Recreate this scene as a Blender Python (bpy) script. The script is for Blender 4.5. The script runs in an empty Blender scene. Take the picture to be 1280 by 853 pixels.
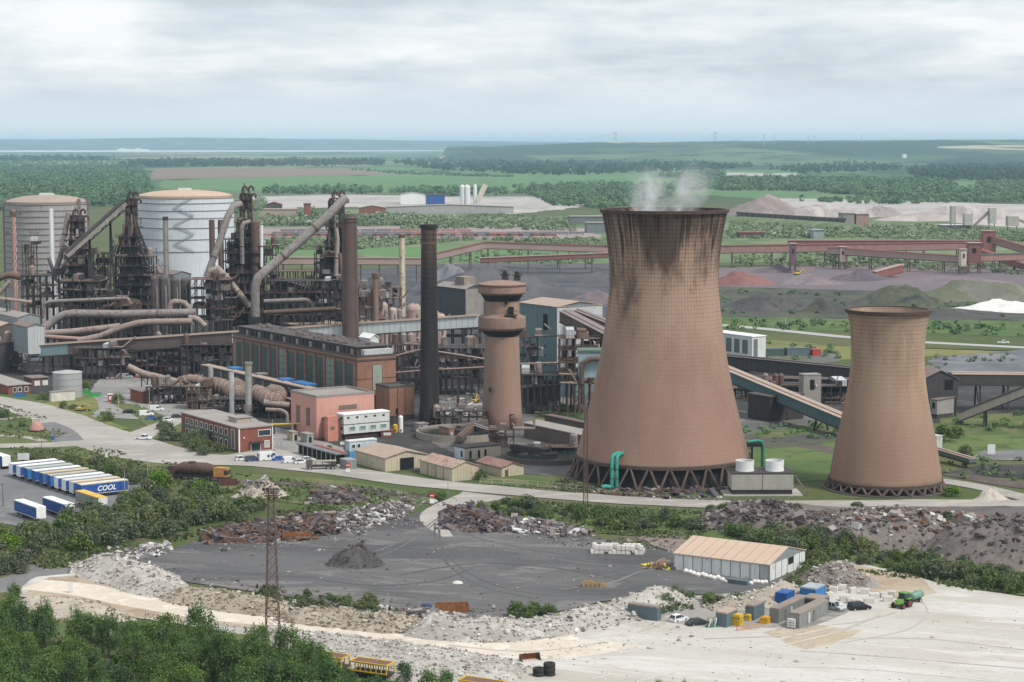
import bpy, math, random
import numpy as np
from mathutils import Vector, Matrix, noise as mnoise
R = random.Random(7)
S = bpy.context.scene
COL = S.collection
PI = math.pi
# ------------------------------------------------------------------ camera geometry
F, CX, CY, HZ, CAMH = 2500.0, 640.0, 426.5, 178.0, 94.0
PITCH = math.atan((CY-HZ)/F); CP, SP = math.cos(PITCH), math.sin(PITCH)
def ray(px, py):
    u = (px-CX)/F; v = (CY-py)/F
    return Vector((u, CP+v*SP, -SP+v*CP))
def G(px, py, z=0.0):
    d = ray(px, py); t = (z-CAMH)/d.z
    return Vector((d.x*t, d.y*t, z))
def at(px, py, D):
    d = ray(px, py); t = D/d.y
    return Vector((d.x*t, D, CAMH+d.z*t))
def ZR(py, D): return at(CX, py, D).z
def DR(py): return G(CX, py).y
def solve(B, e, px, z=0.0):
    k = (px-CX)/F; c = (CAMH-z)*SP
    return (k*(B.y*CP+c)-B.x)/(e.x-k*e.y*CP)
# ------------------------------------------------------------------ node helper
class NT:
    def __init__(s, tree): s.t = tree; tree.nodes.clear()
    def n(s, typ, **kw):
        nd = s.t.nodes.new(typ)
        for k, v in kw.items(): setattr(nd, k, v)
        return nd
    def put(s, sock, v):
        if v is None: return
        if isinstance(v, bpy.types.NodeSocket): s.t.links.new(v, sock)
        else:
            if hasattr(sock, 'default_value'):
                dv = sock.default_value
                if hasattr(dv, '__len__') and not hasattr(v, '__len__'): v = [v]*len(dv)
                if hasattr(dv, '__len__') and len(dv) == 4 and len(v) == 3: v = (*v, 1)
                sock.default_value = v
    def m(s, op, a, b=None, c=None, clamp=False):
        nd = s.n('ShaderNodeMath', operation=op, use_clamp=clamp)
        for i, v in enumerate((a, b, c)): s.put(nd.inputs[i], v)
        return nd.outputs[0]
    def vm(s, op, a, b=None):
        nd = s.n('ShaderNodeVectorMath', operation=op)
        s.put(nd.inputs[0], a); s.put(nd.inputs[1], b)
        return nd.outputs[0]
    def mix(s, f, a, b, mode='MIX'):
        nd = s.n('ShaderNodeMix', data_type='RGBA', blend_type=mode)
        s.put(nd.inputs[0], f); s.put(nd.inputs[6], a); s.put(nd.inputs[7], b)
        return nd.outputs[2]
    def noise(s, vec, scale, detail=4, rough=.6, dist=0):
        nd = s.n('ShaderNodeTexNoise')
        s.put(nd.inputs['Vector'], vec); s.put(nd.inputs['Scale'], scale); s.put(nd.inputs['Detail'], detail)
        s.put(nd.inputs['Roughness'], rough); s.put(nd.inputs['Distortion'], dist)
        return nd.outputs[0]
    def ramp(s, f, stops, interp='LINEAR'):
        nd = s.n('ShaderNodeValToRGB'); nd.color_ramp.interpolation = interp
        el = nd.color_ramp.elements
        while len(el) < len(stops): el.new(.5)
        for e, (p, c) in zip(el, stops):
            e.position = p; e.color = (c, c, c, 1) if not hasattr(c, '__len__') else (*c[:3], 1)
        s.put(nd.inputs[0], f); return nd.outputs[0]
    def step(s, x, a, b):
        nd = s.n('ShaderNodeMapRange', clamp=True, interpolation_type='SMOOTHSTEP')
        s.put(nd.inputs[0], x); s.put(nd.inputs[1], a); s.put(nd.inputs[2], b)
        return nd.outputs[0]
    def sep(s, v):
        nd = s.n('ShaderNodeSeparateXYZ'); s.put(nd.inputs[0], v); return nd.outputs
    def comb(s, x, y, z):
        nd = s.n('ShaderNodeCombineXYZ')
        for i, v in enumerate((x, y, z)): s.put(nd.inputs[i], v)
        return nd.outputs[0]
    def obj(s): return s.n('ShaderNodeTexCoord').outputs['Object']
    def pos(s): return s.n('ShaderNodeNewGeometry').outputs['Position']
    def island(s): return s.n('ShaderNodeNewGeometry').outputs['Random Per Island']
    def rnd(s): return s.n('ShaderNodeObjectInfo').outputs['Random']
    def finish(s, col, rough=.85, metal=0, bump=None, bstr=.3, bdist=.1, spec=.3):
        p = s.n('ShaderNodeBsdfPrincipled')
        s.put(p.inputs['Base Color'], col); s.put(p.inputs['Roughness'], rough); s.put(p.inputs['Metallic'], metal)
        p.inputs['Specular IOR Level'].default_value = spec
        if bump is not None:
            b = s.n('ShaderNodeBump'); b.inputs['Strength'].default_value = bstr; b.inputs['Distance'].default_value = bdist
            s.put(b.inputs['Height'], bump); s.t.links.new(b.outputs[0], p.inputs['Normal'])
        o = s.n('ShaderNodeOutputMaterial'); s.t.links.new(p.outputs[0], o.inputs[0])
        return p
def newmat(name):
    m = bpy.data.materials.new(name); m.use_nodes = True
    return m, NT(m.node_tree)
_mc = {}
def M(name, col, rough=.8, var=.3, sc=.35, streak=.25, rust=0, rcol=(.12, .06, .035), metal=0, rib=0):
    """weathered paint / metal / masonry: blotches, vertical runs and optional rust"""
    if name in _mc: return _mc[name]
    m, t = newmat(name); o = t.obj()
    o2 = t.vm('ADD', o, t.comb(t.m('MULTIPLY', t.rnd(), 97), 13, 5))
    n1 = t.noise(o2, sc, 5, .65)
    n2 = t.noise(t.vm('MULTIPLY', o2, (1.6, 1.6, .12)), 1.0, 3)
    f = t.m('ADD', t.m('MULTIPLY', t.m('SUBTRACT', n1, .5), var*2.2), t.m('MULTIPLY', t.m('SUBTRACT', n2, .5), streak*2.2))
    f = t.m('ADD', f, 1.0)
    f = t.m('MULTIPLY', f, t.m('ADD', .93, t.m('MULTIPLY', t.rnd(), .14)))
    c = t.vm('SCALE', (col[0], col[1], col[2]), None)
    c.node.inputs[0].default_value = col[:3]; t.t.links.new(f, c.node.inputs[3])
    if rust:
        k = t.step(t.noise(o2, sc*2.1, 6, .7), .62-rust*.35, .72-rust*.3)
        c = t.mix(t.m('MULTIPLY', k, .85), c, rcol)
    if rib:
        x = t.sep(o); w = t.m('SINE', t.m('MULTIPLY', t.m('ADD', x[0], x[1]), 2*PI/rib))
        c = t.mix(t.m('MULTIPLY', t.step(w, .55, 1.0), .22), c, (.03, .03, .03))
    t.finish(c, rough, metal)
    _mc[name] = m; return m
# ------------------------------------------------------------------ mesh builder
class MB:
    def __init__(s): s.v = []; s.f = []; s.sm = []
    def add(s, vs, fs, smooth=False):
        b = len(s.v); s.v += [tuple(p) for p in vs]
        s.f += [tuple(i+b for i in q) for q in fs]; s.sm += [smooth]*len(fs); return s
    def bx(s, x0, x1, y0, y1, z0, z1):
        vs = [(x0,y0,z0),(x1,y0,z0),(x1,y1,z0),(x0,y1,z0),(x0,y0,z1),(x1,y0,z1),(x1,y1,z1),(x0,y1,z1)]
        return s.add(vs, [(3,2,1,0),(4,5,6,7),(0,1,5,4),(1,2,6,5),(2,3,7,6),(3,0,4,7)])
    def rbox(s, c, sz, rot):
        mt = Matrix.Rotation(rot[2],3,'Z') @ Matrix.Rotation(rot[1],3,'Y') @ Matrix.Rotation(rot[0],3,'X')
        vs = []
        for z in (-.5,.5):
            for x, y in ((-.5,-.5),(.5,-.5),(.5,.5),(-.5,.5)):
                vs.append(Vector(c)+mt @ Vector((x*sz[0], y*sz[1], z*sz[2])))
        return s.add(vs, [(3,2,1,0),(4,5,6,7),(0,1,5,4),(1,2,6,5),(2,3,7,6),(3,0,4,7)])
    def bar(s, p, q, w, h=None):
        p = Vector(p); q = Vector(q); d = q-p
        if d.length < 1e-6: return s
        h = h or w; d.normalize()
        a = d.cross(Vector((0,0,1)))
        if a.length < 1e-3: a = Vector((1,0,0))
        a.normalize(); b = a.cross(d); a *= w/2; b *= h/2
        vs = [p-a-b, p+a-b, p+a+b, p-a+b, q-a-b, q+a-b, q+a+b, q-a+b]
        return s.add(vs, [(3,2,1,0),(4,5,6,7),(0,1,5,4),(1,2,6,5),(2,3,7,6),(3,0,4,7)])
    def tube(s, pts, r, n=10, caps=True):
        pts = [Vector(p) for p in pts]; N = len(pts); rs = r if hasattr(r, '__len__') else [r]*N
        ds = []
        for i in range(N):
            d = (pts[min(i+1,N-1)]-pts[max(i-1,0)]); ds.append(d.normalized() if d.length > 1e-9 else Vector((0,0,1)))
        a = ds[0].cross(Vector((0,0,1)))
        if a.length < 1e-3: a = Vector((1,0,0))
        a.normalize(); vs = []
        for i in range(N):
            a = (a-ds[i]*a.dot(ds[i])); a = a.normalized() if a.length > 1e-6 else Vector((1,0,0))
            b = ds[i].cross(a); k = 1.0
            if 0 < i < N-1:
                c = (pts[i]-pts[i-1]).normalized().dot(ds[i]); k = 1/max(.5, c)
            for j in range(n):
                th = 2*PI*j/n; vs.append(pts[i]+(a*math.cos(th)+b*math.sin(th))*rs[i]*(1+(k-1)*.5))
        fs = [(i*n+j, i*n+(j+1)%n, (i+1)*n+(j+1)%n, (i+1)*n+j) for i in range(N-1) for j in range(n)]
        s.add(vs, fs, True)
        if caps:
            s.add(vs[:n], [tuple(range(n-1,-1,-1))]); s.add(vs[-n:], [tuple(range(n))])
        return s
    def lathe(s, prof, n=32, c=(0,0), smooth=True, cap=True):
        cut = [0]   # a sharp corner in the profile gets its own edge loop
        for i in range(1, len(prof)-1):
            a = math.atan2(prof[i][1]-prof[i-1][1], prof[i][0]-prof[i-1][0]); b = math.atan2(prof[i+1][1]-prof[i][1], prof[i+1][0]-prof[i][0])
            if abs((b-a+PI) % (2*PI)-PI) > .6: cut.append(i)
        cut.append(len(prof)-1)
        if len(cut) > 2:
            for u, v in zip(cut, cut[1:]): s.lathe1(prof[u:v+1], n, c, smooth, cap and v == len(prof)-1)
            return s
        return s.lathe1(prof, n, c, smooth, cap)
    def lathe1(s, prof, n, c, smooth, cap):
        vs = [(c[0]+r*math.cos(2*PI*j/n), c[1]+r*math.sin(2*PI*j/n), z) for r, z in prof for j in range(n)]
        fs = [(i*n+j, i*n+(j+1)%n, (i+1)*n+(j+1)%n, (i+1)*n+j) for i in range(len(prof)-1) for j in range(n)]
        s.add(vs, fs, smooth)
        if cap: s.add(vs[-n:], [tuple(range(n))])
        return s
    def prism(s, poly, z0, z1):
        n = len(poly); vs = [(x,y,z0) for x, y in poly]+[(x,y,z1) for x, y in poly]
        return s.add(vs, [tuple(range(n-1,-1,-1)), tuple(range(n,2*n))]+[(i,(i+1)%n,n+(i+1)%n,n+i) for i in range(n)])
    def ring(s, c, r, z, w=.1, n=20):
        return s.tube([(c[0]+r*math.cos(2*PI*j/n), c[1]+r*math.sin(2*PI*j/n), z) for j in range(n+1)], w, 4, False)
    def mesh(s, name, mat):
        me = bpy.data.meshes.new(name); me.from_pydata(s.v, [], s.f)
        me.polygons.foreach_set('use_smooth', s.sm)
        for k in (mat if isinstance(mat, (list, tuple)) else [mat]): me.materials.append(k)
        me.update(); return me
    def build(s, name, mat, parent=None):
        o = bpy.data.objects.new(name, s.mesh(name, mat)); COL.objects.link(o)
        if parent is not None: o.parent = parent
        return o
def tag(o, label=None, cat=None, group=None, kind=None):
    for k, v in (('label', label), ('category', cat), ('group', group), ('kind', kind)):
        if v: o[k] = v
    return o
def thing(name, label, cat, loc=(0,0,0), rz=0, group=None):
    o = bpy.data.objects.new(name, None); COL.objects.link(o); o.empty_display_size = .5
    o.location = loc; o.rotation_euler = (0, 0, rz); return tag(o, label, cat, group)
def kids(o): return [c for c in bpy.data.objects if c.parent == o]
_kc = {}
def dup(o, loc, rz=0, label=None, group=None, scale=None):
    def rec(a, par):
        b = a.copy(); COL.objects.link(b)
        if par is not None: b.parent = par
        if a.name not in _kc: _kc[a.name] = kids(a)
        for ch in _kc[a.name]: rec(ch, b)
        return b
    r = rec(o, None); r.location = loc; r.rotation_euler = (0, 0, rz)
    if scale: r.scale = scale
    if label: r['label'] = label
    if group: r['group'] = group
    return r
def one(mb, name, mat, label, cat, group=None, kind=None):
    return tag(mb.build(name, mat), label, cat, group, kind)
# ------------------------------------------------------------------ palette
brick   = M('brown brick', (.275,.150,.100), .9, .35, .25, .2)
redbrick= M('red brick', (.24,.085,.06), .9, .25, .4, .15)
pinkw   = M('pink render', (.53,.285,.235), .85, .16, .15, .18)
concrete= M('weathered concrete', (.30,.26,.22), .9, .3, .25, .3)
paleconc= M('pale concrete', (.42,.40,.36), .9, .25, .3, .25)
steel_d = M('dark sooty steel', (.042,.038,.039), .75, .5, .5, .3, .35, (.080,.055,.046))
steel_b = M('brown rusty steel', (.12,.082,.068), .8, .4, .4, .3, .4, (.16,.085,.05))
steel_g = M('grey pipe steel', (.22,.20,.19), .6, .3, .3, .3, .35, (.15,.09,.065))
steel_p = M('pale pinkish pipe', (.30,.235,.21), .65, .3, .3, .3, .3, (.18,.11,.08))
cladg   = M('grey cladding', (.27,.30,.31), .6, .18, .2, .3, .12, (.16,.1,.07), 0, 1.2)
cladl   = M('light cladding', (.46,.48,.48), .6, .15, .2, .25, .1, (.2,.13,.1), 0, 1.2)
cladt   = M('teal grey cladding', (.13,.20,.215), .6, .2, .2, .25, .1, (.1,.08,.07), 0, 1.2)
cladd   = M('dark cladding', (.062,.058,.060), .7, .3, .2, .3, .15, (.09,.06,.05), 0, 1.2)
cladbr  = M('brown cladding', (.115,.090,.082), .7, .3, .2, .3, .15, (.13,.08,.06), 0, 1.2)
roofp   = M('dusty pink roof', (.36,.275,.225), .85, .2, .25, .1)
roofb   = M('dusty brown roof', (.20,.155,.14), .85, .3, .25, .1)
roofg   = M('dusty grey roof', (.27,.245,.225), .85, .25, .25, .1)
roofd   = M('dark roof', (.085,.075,.072), .85, .4, .3, .1)
cream   = M('cream paint', (.55,.50,.40), .75, .2, .3, .3, .2, (.25,.17,.1))
beige   = M('beige sheet', (.47,.41,.31), .75, .18, .3, .25, .12, (.25,.17,.1), 0, .9)
white   = M('white paint', (.72,.73,.72), .55, .1, .3, .15)
offwhite= M('off white panel', (.60,.62,.60), .6, .12, .3, .2, .08, (.3,.22,.15))
bluep   = M('blue paint', (.022,.082,.28), .55, .22, .5, .3)
blueb   = M('bright blue paint', (.03,.17,.42), .5, .15, .5, .15)
contg   = M('grey blue container', (.105,.15,.175), .55, .2, .4, .25, .15, (.15,.09,.06), 0, .55)
contgn  = M('grey green container', (.20,.215,.205), .6, .2, .4, .25, .15, (.15,.1,.07), 0, .55)
yellow  = M('yellow paint', (.62,.40,.03), .55, .15, .5, .15, .1)
orange  = M('orange paint', (.55,.17,.03), .55, .2, .5, .15, .1)
greenp  = M('green paint', (.03,.36,.10), .5, .15, .5, .1)
greend  = M('dark green pipe', (.10,.17,.13), .6, .25, .4, .2, .15)
tealp   = M('turquoise pipe', (.035,.27,.215), .6, .25, .5, .3, .1, (.12,.09,.06))
redp    = M('red paint', (.38,.05,.04), .55, .2, .5, .15, .1)
black   = M('black rubber', (.018,.018,.019), .7, .2, 1, .05)
glass   = M('dark window glass', (.035,.05,.055), .15, .25, .8, .05)
gpane   = M('green tinted panes', (.055,.095,.095), .3, .35, .5, .15)
void    = M('dark opening', (.012,.012,.013), .9, .2, .5, .05)
redgal  = M('red oxide gallery', (.25,.105,.085), .75, .25, .1, .15, .1, (.16,.09,.07))
pinkgal = M('pale dusty gallery', (.37,.26,.225), .8, .2, .1, .1)
rustp   = M('rust orange sheet', (.26,.105,.04), .85, .35, .8, .2, .3)
wood    = M('pale timber', (.36,.25,.14), .85, .3, 1.5, .1)
bagw    = M('white bags', (.62,.60,.56), .8, .2, 1, .05)
# ================================================================== camera, light, sky
cam = bpy.data.cameras.new('camera'); camo = bpy.data.objects.new('camera', cam); COL.objects.link(camo)
cam.sensor_width = 36; cam.lens = F/1280*36; cam.clip_start = 1; cam.clip_end = 120000
camo.location = (0, 0, CAMH); camo.rotation_euler = (PI/2-PITCH, 0, 0); S.camera = camo
sundir = Vector((.62, -.42, .95)).normalized()
sl = bpy.data.lights.new('sun', 'SUN'); sl.energy = 1.5; sl.angle = math.radians(11); sl.color = (1, .95, .88)
so = bpy.data.objects.new('sun', sl); COL.objects.link(so); so.rotation_euler = (-sundir).to_track_quat('-Z', 'Y').to_euler()
W = bpy.data.worlds.new('World'); S.world = W; W.use_nodes = True
t = NT(W.node_tree)
sky = t.n('ShaderNodeTexSky', sky_type='NISHITA'); sky.sun_disc = False
sky.sun_elevation = math.asin(sundir.z); sky.sun_rotation = math.atan2(sundir.x, sundir.y)
d = t.n('ShaderNodeTexCoord').outputs['Generated']; z = t.sep(d)[2]
warp = t.noise(t.vm('MULTIPLY', d, (9, 9, 30)), 1.0, 3)
v1 = t.vm('ADD', t.vm('MULTIPLY', d, (5.6, 5.6, 30)), t.comb(t.m('MULTIPLY', warp, .9), 0, t.m('MULTIPLY', warp, 1.2)))
n1 = t.noise(v1, 1.0, 7, .55)
n2 = t.noise(t.vm('ADD', t.vm('MULTIPLY', d, (3.4, 3.4, 46)), (3.1, 1.7, 4.4)), 1.0, 5, .55)
n3 = t.noise(t.vm('MULTIPLY', d, (24, 24, 110)), 1.0, 6, .6)
den = t.m('ADD', t.m('ADD', t.m('MULTIPLY', n1, .52), t.m('MULTIPLY', n2, .29)), t.m('MULTIPLY', n3, .19))
SKYK = 1.0
cloud = t.ramp(den, [(.40, (.37, .415, .45)), (.46, (.435, .48, .515)), (.52, (.515, .545, .565)), (.585, (.61, .62, .625))])
lowv = (.47, .525, .565)
cl2 = t.mix(t.step(z, .004, .038), lowv, cloud)
# a heavier, darker deck overhead than near the horizon
cl3 = t.mix(t.step(z, .12, .6), cl2, (.52, .55, .58))
cl10 = t.vm('SCALE', cl3, None); cl10.node.inputs[3].default_value = 10.0
t.t.links.new(cl3, cl10.node.inputs[0])
fin = t.mix(.93, sky.outputs[0], cl10)
bg = t.n('ShaderNodeBackground'); t.put(bg.inputs[0], fin); bg.inputs[1].default_value = .07
t.t.links.new(bg.outputs[0], t.n('ShaderNodeOutputWorld').inputs[0])
S.view_settings.view_transform = 'Standard'; S.view_settings.look = 'None'; S.view_settings.gamma = 1
S.view_settings.exposure = 1.22
S.cycles.max_bounces = 5; S.cycles.diffuse_bounces = 2; S.cycles.glossy_bounces = 2; S.cycles.transparent_max_bounces = 8
S.cycles.transmission_bounces = 2; S.cycles.volume_bounces = 1; S.cycles.caustics_reflective = False; S.cycles.caustics_refractive = False
S.cycles.use_denoising = True
# ================================================================== haze
hm = bpy.data.materials.new('pale haze'); hm.use_nodes = True; ht = NT(hm.node_tree)
pv = ht.n('ShaderNodeVolumePrincipled'); pv.inputs['Color'].default_value = (.54, .78, .98, 1)
pv.inputs['Density'].default_value = 4.3e-5; pv.inputs['Anisotropy'].default_value = .0
ht.t.links.new(pv.outputs[0], ht.n('ShaderNodeOutputMaterial').inputs['Volume'])
mb = MB(); mb.bx(-26000, 26000, -800, 52000, -1.2, 180); tag(mb.build('haze', hm), kind='stuff')
# ================================================================== ground materials
def gmat(name, cols, sc=(.012, .09, .7), bump=.0, aniso=(1, 1, 1), rot=0, lo=(.45, .58), mid=(.5, .62), hi=(.6, .68)):
    m, t = newmat(name); p = t.pos()
    if rot:
        mp = t.n('ShaderNodeMapping'); t.put(mp.inputs[0], p); mp.inputs['Rotation'].default_value = (0, 0, rot); p = mp.outputs[0]
    p = t.vm('MULTIPLY', p, aniso)
    a = t.noise(p, sc[0], 4, .6, .4); b = t.noise(p, sc[1], 6, .7, .6); c = t.noise(p, sc[2], 5, .75)
    col = t.mix(t.step(a, *lo), cols[0], cols[1])
    col = t.mix(t.step(b, *mid), col, cols[2])
    col = t.mix(t.step(c, *hi), col, cols[3])
    f = t.m('ADD', .72, t.m('MULTIPLY', c, .56))
    k = t.vm('SCALE', col, None); t.t.links.new(col, k.node.inputs[0]); t.t.links.new(f, k.node.inputs[3])
    t.finish(k, .95, 0, c if bump else None, .8, bump, .15)
    return m
g_grass  = gmat('rough grass', [(.095,.125,.045), (.075,.11,.038), (.145,.145,.068), (.055,.075,.03)], (.02,.09,.9), .25)
g_green  = gmat('lush grass', [(.075,.125,.040), (.11,.150,.052), (.06,.095,.035), (.13,.15,.065)], (.02,.1,.8), .25)
g_dry    = gmat('dry yellowish grass', [(.17,.17,.06), (.12,.145,.048), (.20,.185,.085), (.08,.10,.035)], (.012,.08,.6), .2)
g_cinder = gmat('dark cinder yard', [(.055,.052,.051), (.04,.039,.039), (.08,.073,.068), (.03,.03,.03)], (.018,.1,.6), .15)
g_yard   = gmat('grey ash yard', [(.118,.116,.117), (.080,.080,.083), (.165,.160,.154), (.062,.062,.064)], (.022,.075,.5), .12, (.38,1.25,1), .15, (.42,.60), (.52,.60), (.58,.66))
g_road   = gmat('dusty pale road', [(.335,.315,.285), (.29,.27,.245), (.38,.36,.33), (.24,.225,.205)], (.02,.12,.7), .03, (.5,1.1,1), -.1)
g_tarmac = gmat('worn tarmac', [(.165,.165,.170), (.145,.145,.15), (.195,.19,.185), (.12,.12,.12)], (.03,.15,1.0))
g_chalk  = gmat('chalky pale ground', [(.46,.442,.405), (.40,.37,.32), (.52,.505,.475), (.36,.32,.265)], (.022,.06,.7), .14, (.30,1.3,1), .35, (.44,.60), (.5,.62), (.57,.66))
g_dirt   = gmat('brown dirt', [(.30,.225,.165), (.36,.29,.22), (.24,.18,.135), (.42,.36,.29)], (.03,.12,.9), .1)
g_tan    = gmat('tan dirt', [(.36,.285,.215), (.41,.345,.275), (.30,.23,.17), (.43,.385,.325)], (.03,.1,.9), .1)
g_purple = gmat('purple grey ore dust', [(.15,.125,.135), (.17,.125,.125), (.12,.11,.125), (.19,.145,.135)], (.008,.05,.3), 0)
g_coal   = gmat('coal stock ground', [(.075,.075,.085), (.10,.098,.105), (.055,.055,.062), (.13,.125,.125)], (.01,.05,.3), 0)
g_bund   = gmat('olive spoil bund', [(.075,.074,.066), (.085,.093,.058), (.042,.044,.046), (.115,.11,.10)], (.015,.05,.3), 0)
g_palegr = gmat('pale rubble ground', [(.38,.35,.33), (.30,.28,.265), (.44,.41,.38), (.20,.21,.17)], (.006,.02,.15), 0)
g_scrub  = gmat('pale green scrub ground', [(.12,.165,.075), (.09,.14,.055), (.19,.20,.12), (.07,.10,.045)], (.006,.03,.2), 0)
g_brownf = gmat('ploughed field', [(.185,.130,.098), (.205,.150,.11), (.16,.125,.085), (.20,.15,.11)], (.002,.01,.1), 0)
g_field  = gmat('young crop field', [(.085,.17,.062), (.10,.19,.07), (.12,.175,.075), (.08,.15,.055)], (.0012,.006,.05), 0)
g_yelf   = gmat('rapeseed field', [(.36,.36,.12), (.33,.34,.13), (.38,.37,.16), (.3,.3,.12)], (.001,.005,.05), 0)
g_rail   = gmat('railway ballast', [(.105,.085,.075), (.085,.07,.065), (.135,.11,.095), (.06,.05,.05)], (.05,.3,1.2), .1)
# base sheet: scrub grass by the works, a patchwork of fields and copses further off
m, t = newmat('ground cover'); p = t.pos(); s = t.sep(p)
a = t.noise(p, .015, 5, .65, .4); b = t.noise(p, .12, 6, .7, .5)
near = t.mix(t.step(a, .44, .6), (.07,.10,.033), (.105,.11,.05)); near = t.mix(t.step(b, .52, .66), near, (.12,.108,.072))
near = t.mix(t.step(t.noise(p, .9, 4, .7), .58, .68), near, (.04,.06,.022))
vq = t.n('ShaderNodeTexVoronoi'); vq.voronoi_dimensions = '2D'; t.put(vq.inputs['Vector'], t.vm('MULTIPLY', p, (1, .55, 1))); vq.inputs['Scale'].default_value = .0016
cs = t.sep(vq.outputs['Color'])
far = t.ramp(cs[0], [(0, (.10,.175,.075)), (.22, (.06,.115,.05)), (.38, (.13,.19,.085)), (.52, (.04,.075,.038)), (.62, (.11,.145,.075)), (.76, (.21,.21,.125)), (.86, (.05,.09,.042)), (.93, (.27,.235,.175))], 'CONSTANT')
vd = t.n('ShaderNodeTexVoronoi', feature='DISTANCE_TO_EDGE'); vd.voronoi_dimensions = '2D'; t.put(vd.inputs['Vector'], t.vm('MULTIPLY', p, (1, .55, 1))); vd.inputs['Scale'].default_value = .0016
far = t.mix(t.step(vd.outputs[0], .05, .02), far, (.03,.055,.025))
far = t.mix(t.step(t.noise(p, .004, 5, .7), .55, .62), far, (.035,.065,.03))
c = t.mix(t.step(s[1], 2600, 4200), near, far)
t.finish(c, .95, spec=.1); g_base = m
mb = MB(); mb.add([(-25500,-700,0),(25500,-700,0),(25500,51500,0),(-25500,51500,0)], [(0,1,2,3)])
tag(mb.build('ground', g_base), kind='structure')
_bb = []
def layer(pts):
    x0, x1 = min(p[0] for p in pts), max(p[0] for p in pts); y0, y1 = min(p[1] for p in pts), max(p[1] for p in pts)
    k = 1+y0/900; z = max([q[4] for q in _bb if q[0] < x1 and q[1] > x0 and q[2] < y1 and q[3] > y0], default=.004)+.0035*k; _bb.append((x0, x1, y0, y1, z)); return z
def patch(name, poly, mat, jag=1.5, step=3.0, z=None, seed=0, world=False):
    pts = [Vector((q[0], q[1], 0)) if world else G(*q) for q in poly]; out = []
    dist = sum(q.y for q in pts)/len(pts); k = max(1.0, dist/700)
    for i, a in enumerate(pts):
        b = pts[(i+1) % len(pts)]; L = (b-a).length; n = max(1, min(160, int(L/(step*k))))
        for j in range(n):
            q = a.lerp(b, j/n); w = mnoise.noise_vector(Vector((q.x*.09/k, q.y*.09/k, seed+.3)))+.6*mnoise.noise_vector(Vector((q.x*.33/k, q.y*.33/k, seed+3.3)))
            out.append((q.x+w.x*jag*k*1.4, q.y+w.y*jag*k*1.4))
    if z is None: z = layer(out)
    me = bpy.data.meshes.new(name); me.from_pydata([(x, y, z) for x, y in out], [], [tuple(range(len(out)))]); me.materials.append(mat); me.update()
    if me.polygons[0].normal.z < 0: me.flip_normals()
    o = bpy.data.objects.new(name, me); COL.objects.link(o); return tag(o, kind='structure')
def strip(name, line, mat, width, jag=.4, z=None, seed=0):
    """road: centre line in photo pixels (on the ground), width in metres (or one per point)"""
    P = [G(*q) for q in line]; ws = width if hasattr(width, '__len__') else [width]*len(P)
    # Catmull-Rom
    Q = []; Wd = []
    for i in range(len(P)-1):
        p0, p1, p2, p3 = P[max(i-1,0)], P[i], P[i+1], P[min(i+2,len(P)-1)]
        n = max(2, int((p2-p1).length/4))
        for j in range(n):
            u = j/n; Q.append(.5*((2*p1)+(p2-p0)*u+(2*p0-5*p1+4*p2-p3)*u*u+(3*p1-p0-3*p2+p3)*u**3)); Wd.append(ws[i]+(ws[i+1]-ws[i])*u)
    Q.append(P[-1]); Wd.append(ws[-1]); L = []; Rr = []
    for i, q in enumerate(Q):
        dd = (Q[min(i+1,len(Q)-1)]-Q[max(i-1,0)]).normalized(); nn = Vector((-dd.y, dd.x, 0))
        L.append(q+nn*(Wd[i]/2+jag*mnoise.noise(Vector((i*.37, seed, 1.1))))); Rr.append(q-nn*(Wd[i]/2+jag*mnoise.noise(Vector((i*.37, seed, 7.1)))))
    if z is None: z = layer(L+Rr)
    mb = MB(); n = len(Q); mb.add([(q.x, q.y, z) for q in L]+[(q.x, q.y, z) for q in Rr], [(i, n+i, n+i+1, i+1) for i in range(n-1)])
    return tag(mb.build(name, mat), kind='structure')
# far country
patch('river', [(-200,190.6),(-200,187.4),(400,187.2),(650,186.4),(650,188.2),(420,189.8)], M('pale river water', (.55,.53,.52), .25, .05, .01), 6, 40)  # pale base colour carries the sky reflected off the water
patch('field', [(188,224.5),(192,211),(300,210),(430,210.5),(500,218),(330,221.5)], g_brownf, 1, 5)
patch('field', [(200,226),(330,223),(500,219),(640,222),(760,220),(850,222.5),(830,232),(700,236),(600,240),(430,241),(330,240),(200,236)], g_field, 1.5, 5)
patch('field', [(850,239.5),(985,238.5),(1150,250.5),(1000,253),(910,246)], g_field, 1, 5)
patch('field', [(1185,227),(1222,226),(1226,238.5),(1190,239.5)], g_field, 1, 5)
patch('field', [(945,197.2),(1000,198.6),(1000,200.2),(945,199)], g_yelf, 1, 5)
patch('field', [(880,215.5),(1000,217),(990,221),(880,219)], g_palegr, 1, 5)
patch('rubble_ground', [(325,262),(300,247),(420,243),(560,246),(720,246),(760,252),(700,262),(640,268),(480,258)], g_palegr, 3, 4)
patch('rubble_ground', [(915,268),(970,248),(1090,250),(1280,256),(1400,262),(1280,290),(1150,272)], g_palegr, 3, 4)
patch('scrub_ground', [(330,300),(320,262),(480,262),(640,272),(780,268),(1000,268),(1400,292),(1400,330),(1000,328),(760,330),(500,330)], g_scrub, 3, 4)
patch('stock_ground', [(300,299),(290,286),(440,283),(740,286),(750,298),(690,299)], gmat('pink grey stock ground', [(.26,.2,.19),(.32,.26,.25),(.2,.17,.165),(.36,.31,.3)], (.01,.03,.2)), 2, 4)
patch('field', [(440,318),(450,310),(520,309),(760,311),(760,325),(560,326)], g_field, 1, 4)
patch('field', [(330,330),(335,312),(430,314),(430,335)], g_field, 1, 4)
patch('ore_yard', [(880,372),(890,336),(1100,330),(1420,338),(1420,372),(1100,366)], g_purple, 2, 4)
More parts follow.
